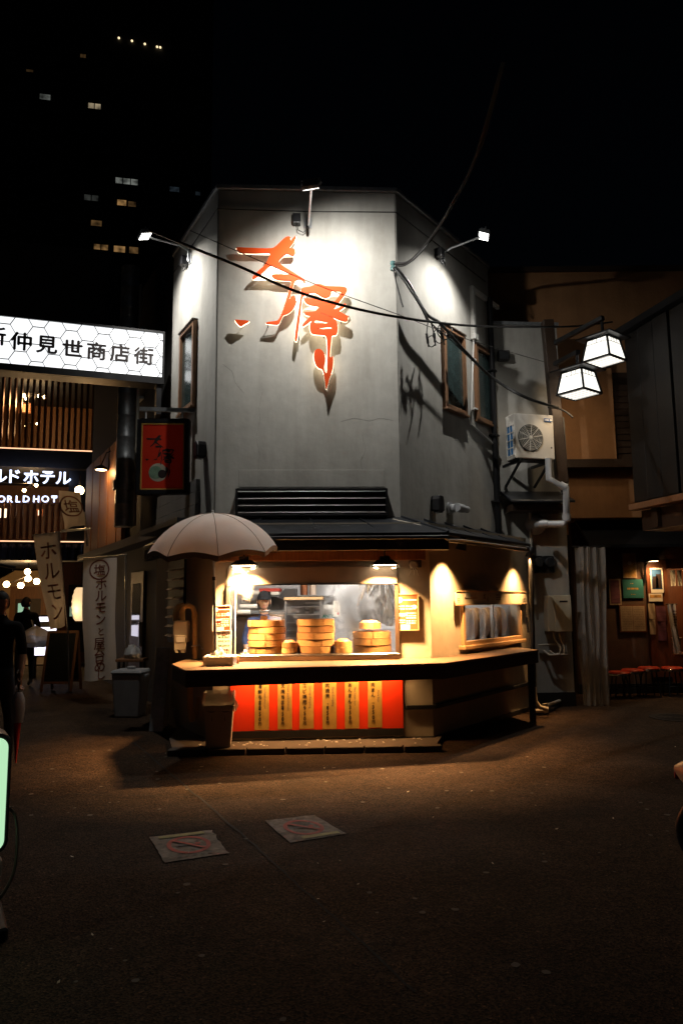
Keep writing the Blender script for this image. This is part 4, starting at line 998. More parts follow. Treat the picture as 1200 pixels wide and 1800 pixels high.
# ================================================================== PEOPLE
def skin_geo(J, E, root=0, sub=2):
    """J = [(x,y,z,rx,ry)], E = edges -> smooth mesh data"""
    me = bpy.data.meshes.new('sk'); me.from_pydata([j[:3] for j in J], E, []); o = bpy.data.objects.new('sk', me); COL.objects.link(o)
    o.modifiers.new('s', 'SKIN'); s_ = o.modifiers.new('u', 'SUBSURF'); s_.levels = sub; s_.render_levels = sub
    for i, j in enumerate(J): me.skin_vertices[0].data[i].radius = (j[3], j[4])
    me.skin_vertices[0].data[root].use_root = True
    dg = bpy.context.evaluated_depsgraph_get(); out = bpy.data.meshes.new_from_object(o.evaluated_get(dg)); bpy.data.objects.remove(o)
    return out
def head_geo(nu=28, nv=22):
    """unit-ish head, face to -y, height about .23, centred on the skull"""
    V, Fc = [], []
    for j in range(nv+1):
        th = math.pi*j/nv
        for i in range(nu):
            ph = 2*math.pi*i/nu; x = math.sin(th)*math.sin(ph); y = -math.sin(th)*math.cos(ph); z = math.cos(th)
            X, Y, Z = x*.074, y*.092, z*.115
            if z < 0: X *= 1 - .34*(-z)**1.3; Y = Y*(1-.10*-z) - .014*(-z)
            front = max(0, -y)
            g = lambda cx, cz, sx, sz: math.exp(-((x-cx)/sx)**2 - ((z-cz)/sz)**2)*(1 if y < 0 else 0)
            Y -= .020*g(0, -.20, .13, .16) + .010*g(0, -.02, .10, .20)            # nose
            Y += .010*g(.36, .06, .17, .12) + .010*g(-.36, .06, .17, .12)         # sockets
            Y -= .006*g(0, -.52, .26, .10) + .008*g(0, -.80, .24, .12)            # mouth, chin
            Y -= .005*g(.40, .20, .22, .07) + .005*g(-.40, .20, .22, .07)         # brows
            V.append((X, Y, Z))
    for j in range(nv):
        for i in range(nu): Fc.append((j*nu+i, j*nu+(i+1) % nu, (j+1)*nu+(i+1) % nu, (j+1)*nu+i))
    # ears
    for s_ in (-1, 1):
        b = len(V)
        for k in range(10):
            a = 2*math.pi*k/10; V.append((s_*.074, .012+.014*math.cos(a), -.012+.030*math.sin(a)))
        for k in range(10):
            a = 2*math.pi*k/10; V.append((s_*.088, .020+.017*math.cos(a), -.008+.034*math.sin(a)))
        for k in range(10): Fc.append((b+k, b+(k+1) % 10, b+10+(k+1) % 10, b+10+k))
        Fc.append(tuple(b+10+k for k in range(10)))
    return V, Fc
def person(label, J, E, mats, region, head_c, head_rot, head_scale=1.0):
    base = Vector((J[0][0], J[0][1], 0)); t = thing('person', label, 'person', base)
    me = skin_geo(J, E); bm = bmesh.new(); bm.from_mesh(me)
    HM = Matrix.Translation(head_c) @ head_rot @ Matrix.Scale(head_scale, 4)
    V, Fc = head_geo(); vs = [bm.verts.new(HM @ Vector(v)) for v in V]
    hf = []
    for f in Fc:
        try: hf.append(bm.faces.new([vs[i] for i in f]))
        except ValueError: pass
    hs = set(hf)
    for f in bm.faces: f.smooth = True; f.material_index = 0 if f in hs else region(f.calc_center_median())
    bmesh.ops.recalc_face_normals(bm, faces=bm.faces[:]); bm.to_mesh(me); bm.free()
    body = link_mesh('body', me, mats, t)
    return t, HM
def hand_chain(J, E, wrist, palm, dirv, side, curl=.5, s=1.0):
    """adds palm and five fingers; wrist, palm are indices/points"""
    d = Vector(dirv).normalized(); sd = Vector(side).normalized(); nrm = d.cross(sd)
    w = Vector(J[wrist][:3]); k = len(J)
    pc = w + d*.055*s; J.append((*pc, .026*s, .016*s)); E.append((wrist, k)); pi = k
    for q, (off, ln) in enumerate(((-.030, .062), (-.010, .075), (.010, .070), (.030, .055))):
        a = pc + d*.035*s + sd*off*s; b = a + (d*(1-curl*.3) + nrm*curl*.5).normalized()*ln*.5*s; c_ = b + (d*(1-curl) + nrm*curl).normalized()*ln*.5*s
        n_ = len(J); J += [(*a, .0105*s, .0105*s), (*b, .0095*s, .0095*s), (*c_, .008*s, .008*s)]; E += [(pi, n_), (n_, n_+1), (n_+1, n_+2)]
    a = w + d*.03*s - sd*.032*s; b = a + (d*.7 - sd*.5 + nrm*.5).normalized()*.04*s; n_ = len(J)
    J += [(*a, .012*s, .012*s), (*b, .0095*s, .0095*s)]; E += [(pi, n_), (n_, n_+1)]

# ---- the cook
YC = 9.0; hx = at(464, 1058, YC).x; zcap = at(464, 1040, YC).z; zch = at(464, 1074, YC).z
hc = Vector((hx, YC, (zcap+zch)/2 - .0)); zs = zch - .075
J = [(hx, YC+.05, .95, .15, .11), (hx, YC+.05, 1.15, .155, .11), (hx, YC+.04, zs-.08, .15, .10), (hx, YC+.03, zs-.005, .075, .07), (hx, YC+.01, zs+.06, .05, .052), (hx, YC, zs+.12, .05, .052),
     (hx-.175, YC+.05, zs-.05, .06, .06), (hx-.235, YC+.0, zs-.28, .05, .05), (hx-.17, YC-.17, zs-.42, .036, .036),
     (hx+.175, YC+.05, zs-.05, .06, .06), (hx+.235, YC+.0, zs-.28, .05, .05), (hx+.17, YC-.17, zs-.42, .036, .036),
     (hx-.10, YC+.05, .85, .09, .09), (hx-.11, YC+.05, .48, .065, .065), (hx-.11, YC+.06, .12, .045, .045), (hx+.10, YC+.05, .85, .09, .09), (hx+.11, YC+.05, .48, .065, .065), (hx+.11, YC+.06, .12, .045, .045)]
E = [(0,1),(1,2),(2,3),(3,4),(4,5),(2,6),(6,7),(7,8),(2,9),(9,10),(10,11),(0,12),(12,13),(13,14),(0,15),(15,16),(16,17)]
hand_chain(J, E, 8, None, (.5, -.8, -.1), (.8, .5, 0)); hand_chain(J, E, 11, None, (-.5, -.8, -.1), (.8, -.5, 0))
def reg(c):
    if c.z > zs+.035: return 0
    if c.y < YC-.10 and c.z < zs-.33: return 0
    return 1 if c.z > .92 else 2
hrot = Matrix.Rotation(R(8), 4, 'Z') @ Matrix.Rotation(R(7), 4, 'X')
cook, HM = person('cook in a navy T-shirt, black cap and chin mask looking down at the steamers', J, E, [M['skin'], M['navy_cloth'], M['jeans']], reg, hc, hrot)
def hpart(name, V, Fc, m, parent, HM=None, solid=0):
    HM = HM if HM is not None else globals()['HM']
    q = MB(); q._add([tuple(HM @ Vector(v)) for v in V], Fc, True); return q.build(name, m, parent, smooth=True, solid=solid)
# cap: dome and visor; hair below it; mask; eyes
V, Fc = [], []
nu, nv = 24, 8
for j in range(nv+1):
    th = R(4) + R(74)*j/nv
    for i in range(nu):
        ph = 2*math.pi*i/nu; V.append((math.sin(th)*math.sin(ph)*.086, .006-math.sin(th)*math.cos(ph)*.104, .012+math.cos(th)*.122))
Fc = [(j*nu+i, j*nu+(i+1) % nu, (j+1)*nu+(i+1) % nu, (j+1)*nu+i) for j in range(nv) for i in range(nu)] + [tuple(range(nu))]
cap = hpart('cap', V, Fc, M['black_cloth'], cook, solid=.003)
V = []; Fc = []
for j in range(5):
    for i in range(13):
        a = R(-62 + 124*i/12); r_ = 1 + .22*j/4*math.cos(a*1.25)
        V.append((math.sin(a)*.087*(1+.05*j/4), .006-math.cos(a)*.105*r_, .045 - .022*j/4 + .012*math.cos(a*1.4)))
Fc = [(j*13+i, j*13+i+1, (j+1)*13+i+1, (j+1)*13+i) for j in range(4) for i in range(12)]
hpart('visor', V, Fc, M['black_cloth'], cap, solid=.004)
def hair_shell(z0, z1, front_gap, sc_=1.06, length=0):
    V, Fc = [], []; nu, nv = 28, 10
    for j in range(nv+1):
        z = z1 + (z0-z1)*j/nv; rr = math.sqrt(max(0.02, 1-(max(-.9, min(.98, z/.118)))**2))
        for i in range(nu+1):
            a = R(front_gap) + (2*math.pi-2*R(front_gap))*i/nu
            V.append((math.sin(a)*.076*rr*sc_, -math.cos(a)*.094*rr*sc_ + .004, z))
    return V, [(j*(nu+1)+i, j*(nu+1)+i+1, (j+1)*(nu+1)+i+1, (j+1)*(nu+1)+i) for j in range(nv) for i in range(nu)]
hpart('hair', *hair_shell(-.065, .05, 66), M['hair'], cook, solid=.006)
V = []; Fc = []
for j in range(7):
    for i in range(15):
        a = R(-75 + 150*i/14); z = -.094 - .024*j/6; k_ = 1.0 - .34*(j/6)**1.6
        V.append((math.sin(a)*.068*k_, -math.cos(a)*.105*(1-.12*(j/6)) - .006, z - .010*math.cos(a)))
Fc = [(j*15+i, j*15+i+1, (j+1)*15+i+1, (j+1)*15+i) for j in range(6) for i in range(14)]
hpart('face_mask', V, Fc, M['mask_white'], cook, solid=.003)
for s_ in (-1, 1):
    q = MB(Tilt(HM @ Vector((s_*.028, -.0845, .006)), HM.to_3x3() @ Vector((1, 0, 0)), HM.to_3x3() @ Vector((0, 1, 0)), HM.to_3x3() @ Vector((0, 0, 1))))
    q.lathe([(.0, -.005), (.011, 0), (.0, .005)], (0, 0, 0), 10).build('eye', M['ink'], cook)
    q = MB(Tilt(HM @ Vector((s_*.030, -.0885, .028)), HM.to_3x3() @ Vector((1, 0, 0)), HM.to_3x3() @ Vector((0, 1, 0)), HM.to_3x3() @ Vector((0, 0, 1))))
    q.box(-.016, .016, -.003, .003, -.003, .003).build('eyebrow', M['hair'], cook)
q = MB(Tilt(HM @ Vector((0, -.099, -.060)), HM.to_3x3() @ Vector((1, 0, 0)), HM.to_3x3() @ Vector((0, 1, 0)), HM.to_3x3() @ Vector((0, 0, 1))))
q.box(-.017, .017, -.004, .004, -.005, .004).build('lips', M['lips'], cook, bev=.002)
kp = thing('order_card', 'small beige card clipped above the steamers before the cook', 'card', at(463, 1089, 8.45)); kbox('card', 458, 470, 1082, 1092, 8.3, 8.31, M['old_paper'], kp, 0)
kbox('clip', 463, 465, 1090, 1096, 8.31, 8.315, M['alu'], kp, 0)

# ================================================================== PARASOL ON THE COUNTER
pc_ = at(374, 1150, 7.5); ptop = at(374, 902, 7.5)
para = thing('parasol', 'beige fabric parasol standing over the end of the counter', 'parasol', (pc_.x, 7.5, ZC))
rim = at(487, 962, 7.5); rad = (at(487, 962, 7.5).x - at(260, 962, 7.5).x)/2
axis_ = Vector((-.02, -.16, 1)).normalized(); px_ = Vector((1, 0, .02)); px_ = (px_ - axis_*px_.dot(axis_)).normalized(); py_ = axis_.cross(px_)
pf = Tilt(ptop, px_, py_, axis_); HP = .40
def prof(s_): return -HP*(1-math.cos(s_*R(62)))/(1-math.cos(R(62)))
NP = 8
for k in range(NP):
    a0_, a1_ = 2*math.pi*(k+.30)/NP, 2*math.pi*(k+1.30)/NP
    def fn(a, b):
        an = a0_ + (a1_-a0_)*a; rr = rad*math.sin(b*R(62))/math.sin(R(62))
        scal = 1 - .055*b*b*math.sin(math.pi*a)         # panels pull in between ribs
        return (math.cos(an)*rr*scal, math.sin(an)*rr*scal, prof(b) + .045*b*b*math.sin(math.pi*a))
    panel = MB(pf).grid(fn, 10, 12).build('canopy_panel', M['canvas'], para, smooth=True)
    def fv(a, b):
        p = fn(a, 1.0); return (p[0]*(1-.012*b), p[1]*(1-.012*b), p[2] - .055*b + .006*math.sin(a*25)*b)
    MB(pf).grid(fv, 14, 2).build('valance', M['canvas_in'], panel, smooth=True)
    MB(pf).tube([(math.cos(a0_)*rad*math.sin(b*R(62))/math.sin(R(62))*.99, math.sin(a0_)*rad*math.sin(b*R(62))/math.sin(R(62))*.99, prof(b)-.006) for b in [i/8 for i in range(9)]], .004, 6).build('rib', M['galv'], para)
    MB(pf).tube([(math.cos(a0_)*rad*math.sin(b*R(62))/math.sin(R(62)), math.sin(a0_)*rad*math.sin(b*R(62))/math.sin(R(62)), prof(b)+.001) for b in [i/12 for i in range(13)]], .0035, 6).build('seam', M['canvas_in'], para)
MB(pf).lathe([(.0, .035), (.012, .03), (.014, .018), (.008, .012), (.022, .002), (.03, -.004)], (0, 0, 0), 14).build('finial', M['white_plastic'], para, smooth=True)
pe = Vector((pc_.x+.03, 7.5, ZC+.02))
MB().tube([tuple(ptop - axis_*.01), tuple(ptop.lerp(pe, .45))], .011, 10, True).build('pole', M['galv'], para, smooth=True)
MB().tube([tuple(ptop.lerp(pe, .44)), tuple(pe)], .015, 10, True).build('pole', M['galv'], para, smooth=True)
MB().tube([tuple(ptop.lerp(pe, .43)), tuple(ptop.lerp(pe, .455))], .019, 10, True).build('locking_collar', M['black_plastic'], para)
# foam box and towel it stands in
fbx = gnd(354, 1172, ZC); fb1 = gnd(411, 1171, ZC); cy_ = 7.35
t = thing('foam_box', 'cream polystyrene box on the counter at the foot of the parasol', 'box', (fbx.x, cy_, ZC))
x0, x1, yf = fbx.x+.01, fb1.x-.01, fbx.y+.03
q = MB(); q.box(x0, x1, yf, yf+.02, ZC, ZC+.10); q.box(x0, x1, yf+.24, yf+.26, ZC, ZC+.10); q.box(x0, x0+.02, yf+.02, yf+.24, ZC, ZC+.10); q.box(x1-.02, x1, yf+.02, yf+.24, ZC, ZC+.10); q.box(x0+.02, x1-.02, yf+.02, yf+.24, ZC, ZC+.03)
q.build('box', M['foam'], t, bev=0)
MB().box(x0-.006, x1+.006, yf-.006, yf+.266, ZC+.072, ZC+.098).build('rim', M['foam'], t, bev=.006)
rnd = random.Random(5)
def tw_(a, b):
    x = x0+.02+(x1-x0-.04)*a; y = yf+.03+.2*b; d = math.hypot((a-.45)*1.6, (b-.5)*1.2)
    return (x, y, ZC+.085+.09*max(0, 1-d*1.5) + .014*math.sin(a*19+b*7)+.010*math.sin(b*23-a*9))
tag(MB().grid(tw_, 26, 22).build('towel', M['cloth_white'], None, smooth=True), 'crumpled white towel heaped in the polystyrene box', 'towel')
# chopstick jar and straws next to the box
c = gnd(413, 1168, ZC); c.y += .1
t = thing('sauce_bottle', 'squat dark sauce bottle with a yellow cap beside the polystyrene box', 'bottle', c)
MB().lathe([(.028, 0), (.03, .01), (.03, .055), (.018, .07)], c, 16).build('bottle', M['menu_brown'], t, smooth=True); MB().lathe([(.02, .07), (.02, .095), (0, .098)], c, 16).build('cap', M['gold'], t)
# upright pole by the hatch
c = at(413, 1150, 7.95)
t = thing('acrylic_post', 'slim white post at the parasol end of the hatch', 'post', (c.x, c.y, ZC))
MB().bar((c.x, c.y, ZC), (c.x, c.y, at(413, 1030, 7.95).z), .008, 8).build('rod', M['white_plastic'], t); MB().lathe([(.022, 0), (.022, .04), (.010, .07)], (c.x, c.y, ZC), 12).build('foot', M['white_plastic'], t, smooth=True)

# ---- round trays standing in the display window
A0, A1, W0, W1 = DISPLAY
MB(FE).box(A0-.02, A1+.02, -.45, -.12, W0-.03, W0+.03).build('window_shelf', M['light_wood'], shop)
for i, (f, lab) in enumerate(((.08, 'dark round steamer ring nearest the shop corner in the display window'), (.26, 'second dark round steamer ring in the display window'), (.46, 'third round steamer ring with a pale rim in the display window'), (.66, 'last round steamer ring at the far end of the display window'))):
    u = A0 + (A1-A0)*f + .50; r_ = .205; f3 = FE.at(u, -.27, 0, -42)
    t = thing('steamer_ring', lab, 'steamer', f3(0, 0, W0+.03), 'steamer rings in the display window')
    MB(f3).lathe([(r_-.02, -.045), (r_, -.045), (r_, .045), (r_-.02, .045), (r_-.02, -.045)], (0, 0, W0+.031+r_), 36, axis='u', cap=False).build('ring', M['bamboo'], t, smooth=True)
    MB(f3).lathe([(r_-.02, -.03), (0, -.03)], (0, 0, W0+.031+r_), 36, axis='u', cap=False).build('base', M['bamboo_dark'], t)
    MB(f3).lathe([(r_+.001, -.018), (r_+.006, -.018), (r_+.006, .018), (r_+.001, .018), (r_+.001, -.018)], (0, 0, W0+.031+r_), 36, axis='u', cap=False).build('hoop', M['bamboo_dark'], t, smooth=True)

# ================================================================== STEAM
steam_mat('steam_thick', 40.0, 5.5); steam_mat('steam_thin', 6.0, 4.5)
def puff(px, py, Y, rx, ry, rz, m, seedv):
    c = at(px, py, Y); V = MB(); n_ = 16
    V.lathe([(math.sin(math.pi*i/10)*1, -math.cos(math.pi*i/10)) for i in range(11)], (0, 0, 0), n_, cap=False)
    me = MB(Tilt(c, (1, 0, 0), (0, 1, 0), (0, 0, 1)))
    me.v = [(c.x+v[0]*rx, c.y+v[1]*ry, c.z+v[2]*rz) for v in V.v]; me.q = V.q
    o = me.build('steam', M[m], None); return tag(o, kind='stuff')
tag(puff(618, 1068, 8.62, .36, .24, .50, 'steam_thick', 1), 'steam rising from the wide steamer stack', 'steam')
tag(puff(421, 1022, 7.92, .17, .13, .36, 'steam_thin', 2), 'steam drifting under the clamp lamp by the parasol', 'steam')
tag(puff(505, 1100, 8.18, .26, .12, .25, 'steam_thin', 3), 'thin steam in front of the tall steamer stacks', 'steam')

# ================================================================== ALLEY SIDE (to the left)
FN = Frame(FC(0, -.22, 0), -60.7)          # neighbour set slightly back from the shop's alley wall
nb_ = thing('alley_building', 'dark neighbouring building along the alley behind the grey shop', 'building', FN(-4, 0, 0))
MB(FN).box(-9.5, -2.0, -3.5, 0, 0, 7.4).build('wall', M['dark_wall'], nb_)
# flood-lit piece of this wall painted as a paler strip, with a pale downpipe beside the shop
p0 = FN.px(303, 615); p1 = FN.px(322, 705)
MB(FN).box(-2.55, -2.02, 0, .05, p1[1]-.3, p0[1]).build('lit_wall_strip', M['plaster'], nb_)
MB(FN).bar((-2.18, .09, p1[1]-.5), (-2.18, .09, p0[1]-.05), .035, 10).build('pipe', M['white_plastic'], nb_, smooth=True)
# grey lap siding box under the red sign
z0, z1 = 2.62, 3.12
for i in range(3):
    MB(FC).box(-2.4, -.55, .0, .05+.006*i, z0+.165*(2-i), z0+.165*(3-i)-.006).build('siding_board', M['grey_wall'], nb_, bev=.004)
MB(FC).box(-2.42, -.5, 0, .30, z0-.09, z0-.02).build('ledge', M['black_metal'], nb_)
# galvanised duct
dt = thing('exhaust_duct', 'tall galvanised exhaust duct climbing the dark alley wall', 'duct', FN(-4.75, .3, 2.9))
du = FN.px(222, 760, .25)[0]
for i in range(12):
    za = 2.9 + i*.40
    MB(FN).lathe([(.160, za), (.163, za+.01), (.160, za+.02), (.160, za+.385), (.164, za+.39), (.164, za+.40)], (du, .25, 0), 22, cap=(i in (0, 11))).build('duct_section', M['galv'], dt, smooth=True)
MB(FN).lathe([(.20, 3.55), (.20, 3.72)], (du, .25, 0), 22).build('collar', M['galv'], dt)
for zz in (3.9, 5.2, 6.5): MB(FN).box(du-.2, du+.2, 0, .09, zz, zz+.05).build('bracket', M['galv'], dt)
MB(FN).bar((du+.27, .12, 2.9), (du+.27, .12, 7.3), .028, 8).build('pipe', M['pipe_cream'], dt, smooth=True)
# wood panelled upper front with lamps
wp = thing('timber_screen', 'tall stained timber screen lit orange further up the alley', 'screen', FN(-7, .2, 2.8))
for i in range(9):
    u = -9.4 + i*.44
    MB(FN).box(u, u+.42, .05, .13+.01*(i % 2), 2.7, 4.75).build('plank', M['panel_wood'], wp, bev=.006)
mat('bulb', (.9, .9, .9), .4, var=0, emit=(1.0, .66, .30), es=30)
mat('bulb_soft', (.9, .9, .9), .4, var=0, emit=(1.0, .70, .36), es=12)
lc = at(178, 826, 14.2)
t = thing('dish_lamp', 'black dish lamp with a glowing rim beside the timber screen', 'lamp', lc)
MB().lathe([(.14, 0), (.13, .04), (.05, .09), (.02, .11), (0, .11)], lc, 20).build('shade', M['black_metal'], t, smooth=True)
MB().lathe([(.0, -.012), (.10, -.004), (.12, .012)], lc, 20, cap=False).build('glass', M['bulb_soft'], t)
MB().tube([tuple(lc+Vector((0, 0, .1))), tuple(lc+Vector((.1, 0, .35))), tuple(lc+Vector((.4, .05, .5)))], .012, 8, True).build('arm', M['black_metal'], t, smooth=True)
lights('POINT', 'dish_bulb', lc+Vector((.0, -.05, -.06)), None, 14, WARM, t, size=.05)
bc = at(140, 862, 13.6)
t = thing('globe_bulb', 'bright round bulb glowing beside the WORLD HOT sign', 'lamp', bc)
MB().lathe([(math.sin(math.pi*i/8)*.085, -math.cos(math.pi*i/8)*.085) for i in range(9)], bc, 16, cap=False).build('globe', M['bulb'], t, smooth=True)
MB().bar(tuple(bc+Vector((0, 0, .08))), tuple(bc+Vector((0, 0, .3))), .015, 8, True).build('holder', M['black_metal'], t)
lights('POINT', 'globe_lamp', bc+Vector((0, -.02, -.12)), None, 16, WARM, t, size=.06)
# dark shop front details on the alley wall below
MB(FN).box(-9.2, -2.3, 0, .30, 2.52, 2.66).build('canopy', M['black_metal'], nb_)
dr = MB(FN).box(-4.9, -4.0, 0, .05, .0, 2.1).build('door', M['dark_wood'], nb_, bev=.005)
MB(FN).box(-4.1, -4.06, .05, .09, .85, 1.25).build('handle', M['galv'], dr)
MB(FN).box(-4.75, -4.2, .05, .056, 1.0, 1.9).build('pane', M['glass_dark'], dr)
lw = MB(FG).box(-1.75, -1.05, 0, .03, 1.05, 2.1).build('louvre_frame', M['black_paint'], shop)
for i in range(8):
    zz = 1.12 + i*.12
    for (ua, ub) in ((-1.72, -1.42), (-1.36, -1.08)):
        MB(FG)._add([(ua, .032, zz+.03), (ub, .032, zz+.03), (ub, .075, zz), (ua, .075, zz), (ua, .032, zz+.037), (ub, .032, zz+.037), (ub, .078, zz+.007), (ua, .078, zz+.007)], [(0,1,2,3),(4,5,6,7),(0,1,5,4),(1,2,6,5),(2,3,7,6),(3,0,4,7)]).build('slat', M['panel_wood'], lw)

# ---- red hanging sign
YH = 9.15
hf = Frame((0, YH), 2)
(u0, z1), (u1, z0) = hf.px(243, 738), hf.px(332, 869)
hs = thing('hanging_sign', 'red hanging sign with dark brush calligraphy and a bowl, in a black frame', 'sign', hf((u0+u1)/2, 0, z0))
q = MB(hf); tt = .055; q.box(u0, u0+tt, -.07, .05, z0, z1); q.box(u1-tt, u1, -.07, .05, z0, z1); q.box(u0+tt, u1-tt, -.07, .05, z1-tt, z1); q.box(u0+tt, u1-tt, -.07, .05, z0, z0+tt)
q.build('frame', M['black_metal'], hs, bev=.006)
q = MB(hf); g = .018; a, b, c, d = u0+tt, u1-tt, z0+tt, z1-tt
q.box(a, a+g, 0, .042, c, d); q.box(b-g, b, 0, .042, c, d); q.box(a+g, b-g, 0, .042, d-g, d); q.box(a+g, b-g, 0, .042, c, c+g)
q.build('gold_trim', M['gold'], hs, bev=.003)
mat('sign_red_lit', (.45, .025, .01), .4, var=.1, scale=3, emit=(.55, .022, .006), es=.02)
MB(hf).box(a+g, b-g, -.04, .03, c+g, d-g).build('panel', M['sign_red_lit'], hs)
def remap(pts):
    out = []
    for x, y in pts:
        fx = (x-414)/(614-414); fy = (y-412)/(690-412)
        out.append((a+g+.045 + fx*(b-a)*.66, d-g-.13 - fy*(d-c)*.68))
    return out
for loops in ([G_TAI], [G_DOT], [G_SAWA, G_H1, G_H2]):
    shape('calligraphy', [smooth_poly(remap(x), 1) for x in loops], hf, .031, .034, M['ink'], hs)
cu, cz = a + (b-a)*.40, c + (d-c)*.26
mat('bowl_green', (.16, .26, .18), .6, var=.3, scale=14); mat('bowl_pale', (.40, .36, .28), .6, var=.2)
MB(hf).lathe([(0, .0315), (.12, .0315), (.12, .0325), (0, .0325)], (cu, 0, cz), 24, axis='v').build('bowl_drawing', M['bowl_pale'], hs)
MB(hf).lathe([(0, .033), (.085, .033), (.085, .034), (0, .034)], (cu-.03, 0, cz), 20, axis='v').build('bowl_drawing', M['bowl_green'], hs)
MB(hf).lathe([(0, .0345), (.055, .0345), (.055, .0355), (0, .0355)], (cu+.055, 0, cz-.02), 20, axis='v').build('bowl_drawing', M['ink'], hs)
MB(hf).beam((u0+.02, .0, hf.px(245, 719)[1]), (hf.px(345, 722)[0], 0, hf.px(345, 722)[1]), .05, .05).build('bracket', M['galv'], hs)
for u in (u0+.10, u1-.10): MB(hf).bar((u, 0, z1), (u, 0, z1+.16), .012, 8).build('hanger', M['galv'], hs)

# ---- shopping street box sign
SGo = at(288, 676, 10.15)
FS = Frame((SGo.x, SGo.y), 19)
sz0 = (FS.px(283, 665)[1] + FS.px(2, 638)[1])/2; sz1 = (FS.px(283, 589)[1] + FS.px(2, 554)[1])/2
SL = 3.9
ss = thing('street_sign_box', 'long lit white sign box with honeycomb lattice and black characters over the alley', 'sign', FS(-1.5, 0, sz0))
q = MB(FS); q.box(-SL, .0, -.30, -.002, sz0-.10, sz1+.03)
q.build('casing', M['black_metal'], ss, bev=.01)
q = MB(FS); q.box(-SL, 0, -.002, .035, sz1, sz1+.03); q.box(-SL, 0, -.002, .035, sz0-.10, sz0); q.box(-.03, 0, -.002, .035, sz0, sz1)
q.build('frame', M['black_metal'], ss)
mat('sign_white', (.9, .9, .9), .4, var=0, emit=(.96, .98, 1.0), es=1.2)
MB(FS).box(-SL, -.03, .0, .008, sz0, sz1).build('light_panel', M['sign_white'], ss)
hexr = .145; lt = MB(FS); done = set()
def clip(p, q_):
    (x0, y0), (x1, y1) = p, q_
    t0, t1 = 0., 1.; dx, dy = x1-x0, y1-y0
    for pp_, qq in ((-dx, x0+SL), (dx, -.03-x0), (-dy, y0-sz0), (dy, sz1-y0)):
        if abs(pp_) < 1e-9:
            if qq < 0: return None
        else:
            r_ = qq/pp_
            if pp_ < 0: t0 = max(t0, r_)
            else: t1 = min(t1, r_)
    return None if t0 >= t1 else ((x0+dx*t0, y0+dy*t0), (x0+dx*t1, y0+dy*t1))
for i in range(-1, 20):
    for j in range(-1, 6):
        cx = -SL + i*hexr*1.5; cy = sz0 - .06 + j*hexr*math.sqrt(3) + (hexr*math.sqrt(3)/2 if i % 2 else 0)
        pts = [(cx+hexr*math.cos(R(60*k)), cy+hexr*math.sin(R(60*k))) for k in range(6)]
        for k in range(3):
            s_ = clip(pts[k], pts[(k+1) % 6])
            if s_: lt.beam((s_[0][0], .014, s_[0][1]), (s_[1][0], .014, s_[1][1]), .022, .008)
lt.build('honeycomb_lattice', M['black_metal'], ss)
chars = [('新', -8, 590), ('仲', 38, 600), ('見', 83, 606), ('世', 128, 612), ('商', 170, 617), ('店', 211, 621), ('街', 253, 626)]
L = []
for ch, px, py in chars:
    u, z = FS.px(px, py, .02); L.append((ch, u, z, .275, .008, 1.05))
text(L, FS, .024, M['ink'], ss)
MB(FS).box(-.10, -.03, -.35, .0, sz0-.55, sz0-.1).build('bracket', M['black_metal'], ss)

# ================================================================== HOTEL AT THE END OF THE ALLEY
FH = Frame((at(80, 1060, 19.0).x, 19.0), 14)
ht = thing('hotel_building', 'dark hotel facade with copper fins at the end of the alley', 'building', FH(0, 0, 0))
def hz(py, px=80, v=0): return FH.px(px, py, v)[1]
uL, uR = FH.px(-90, 850)[0], FH.px(212, 850)[0]
ZH = hz(430)
# shell around the lit rooms
q = MB(FH); q.box(uL, uR, -6.0, -5.8, 0, ZH); q.box(uR-.2, uR, -5.8, 0, 0, ZH); q.box(uL, uL+.2, -5.8, 0, 0, ZH)
q.box(uL, uR, -5.8, 0, hz(660), ZH); q.box(uL, uR, -5.8, 0, hz(822), hz(792)); q.box(uL, uR, -5.8, 0, hz(985), hz(953))
q.build('wall', M['navy_wall'], ht)
MB(FH).box(uL+.2, uR-.2, -3.4, -3.3, hz(792), hz(660)).build('room_wall', M['panel_wood'], ht)
MB(FH).box(uL+.2, uR-.2, -3.4, -3.3, hz(953), hz(822)).build('room_wall', M['panel_wood'], ht)
mat('led_line', (.9, .9, .9), .4, var=0, emit=(1.0, .55, .30), es=1.6)
for py, px1 in ((791, 166), (952, 160)):
    u1 = FH.px(px1, py)[0]
    MB(FH).box(uL, u1, .02, .09, hz(py)-.05, hz(py)+.0).build('ledge', M['black_metal'], ht)
    MB(FH).box(uL, u1, .092, .10, hz(py)-.02, hz(py)+.01).build('light_line', M['led_line'], ht)
def fins(py0, py1, pxa, pxb, step):
    ua, ub = FH.px(pxa, (py0+py1)/2)[0], FH.px(pxb, (py0+py1)/2)[0]; n_ = int((ub-ua)/step)
    za, zb = hz(py1)+.01, hz(py0)
    for i in range(n_+1):
        u = ua + i*step
        MB(FH).box(u-.028, u+.028, -.05, .08, za, zb).build('fin', M['copper'], ht)
fins(668, 790, -40, 166, .155); fins(878, 950, -40, 118, .155)
MB(FH).box(FH.px(120, 900)[0], uR, -.05, .06, hz(950), hz(826)).build('blank_panel', M['navy_wall'], ht)
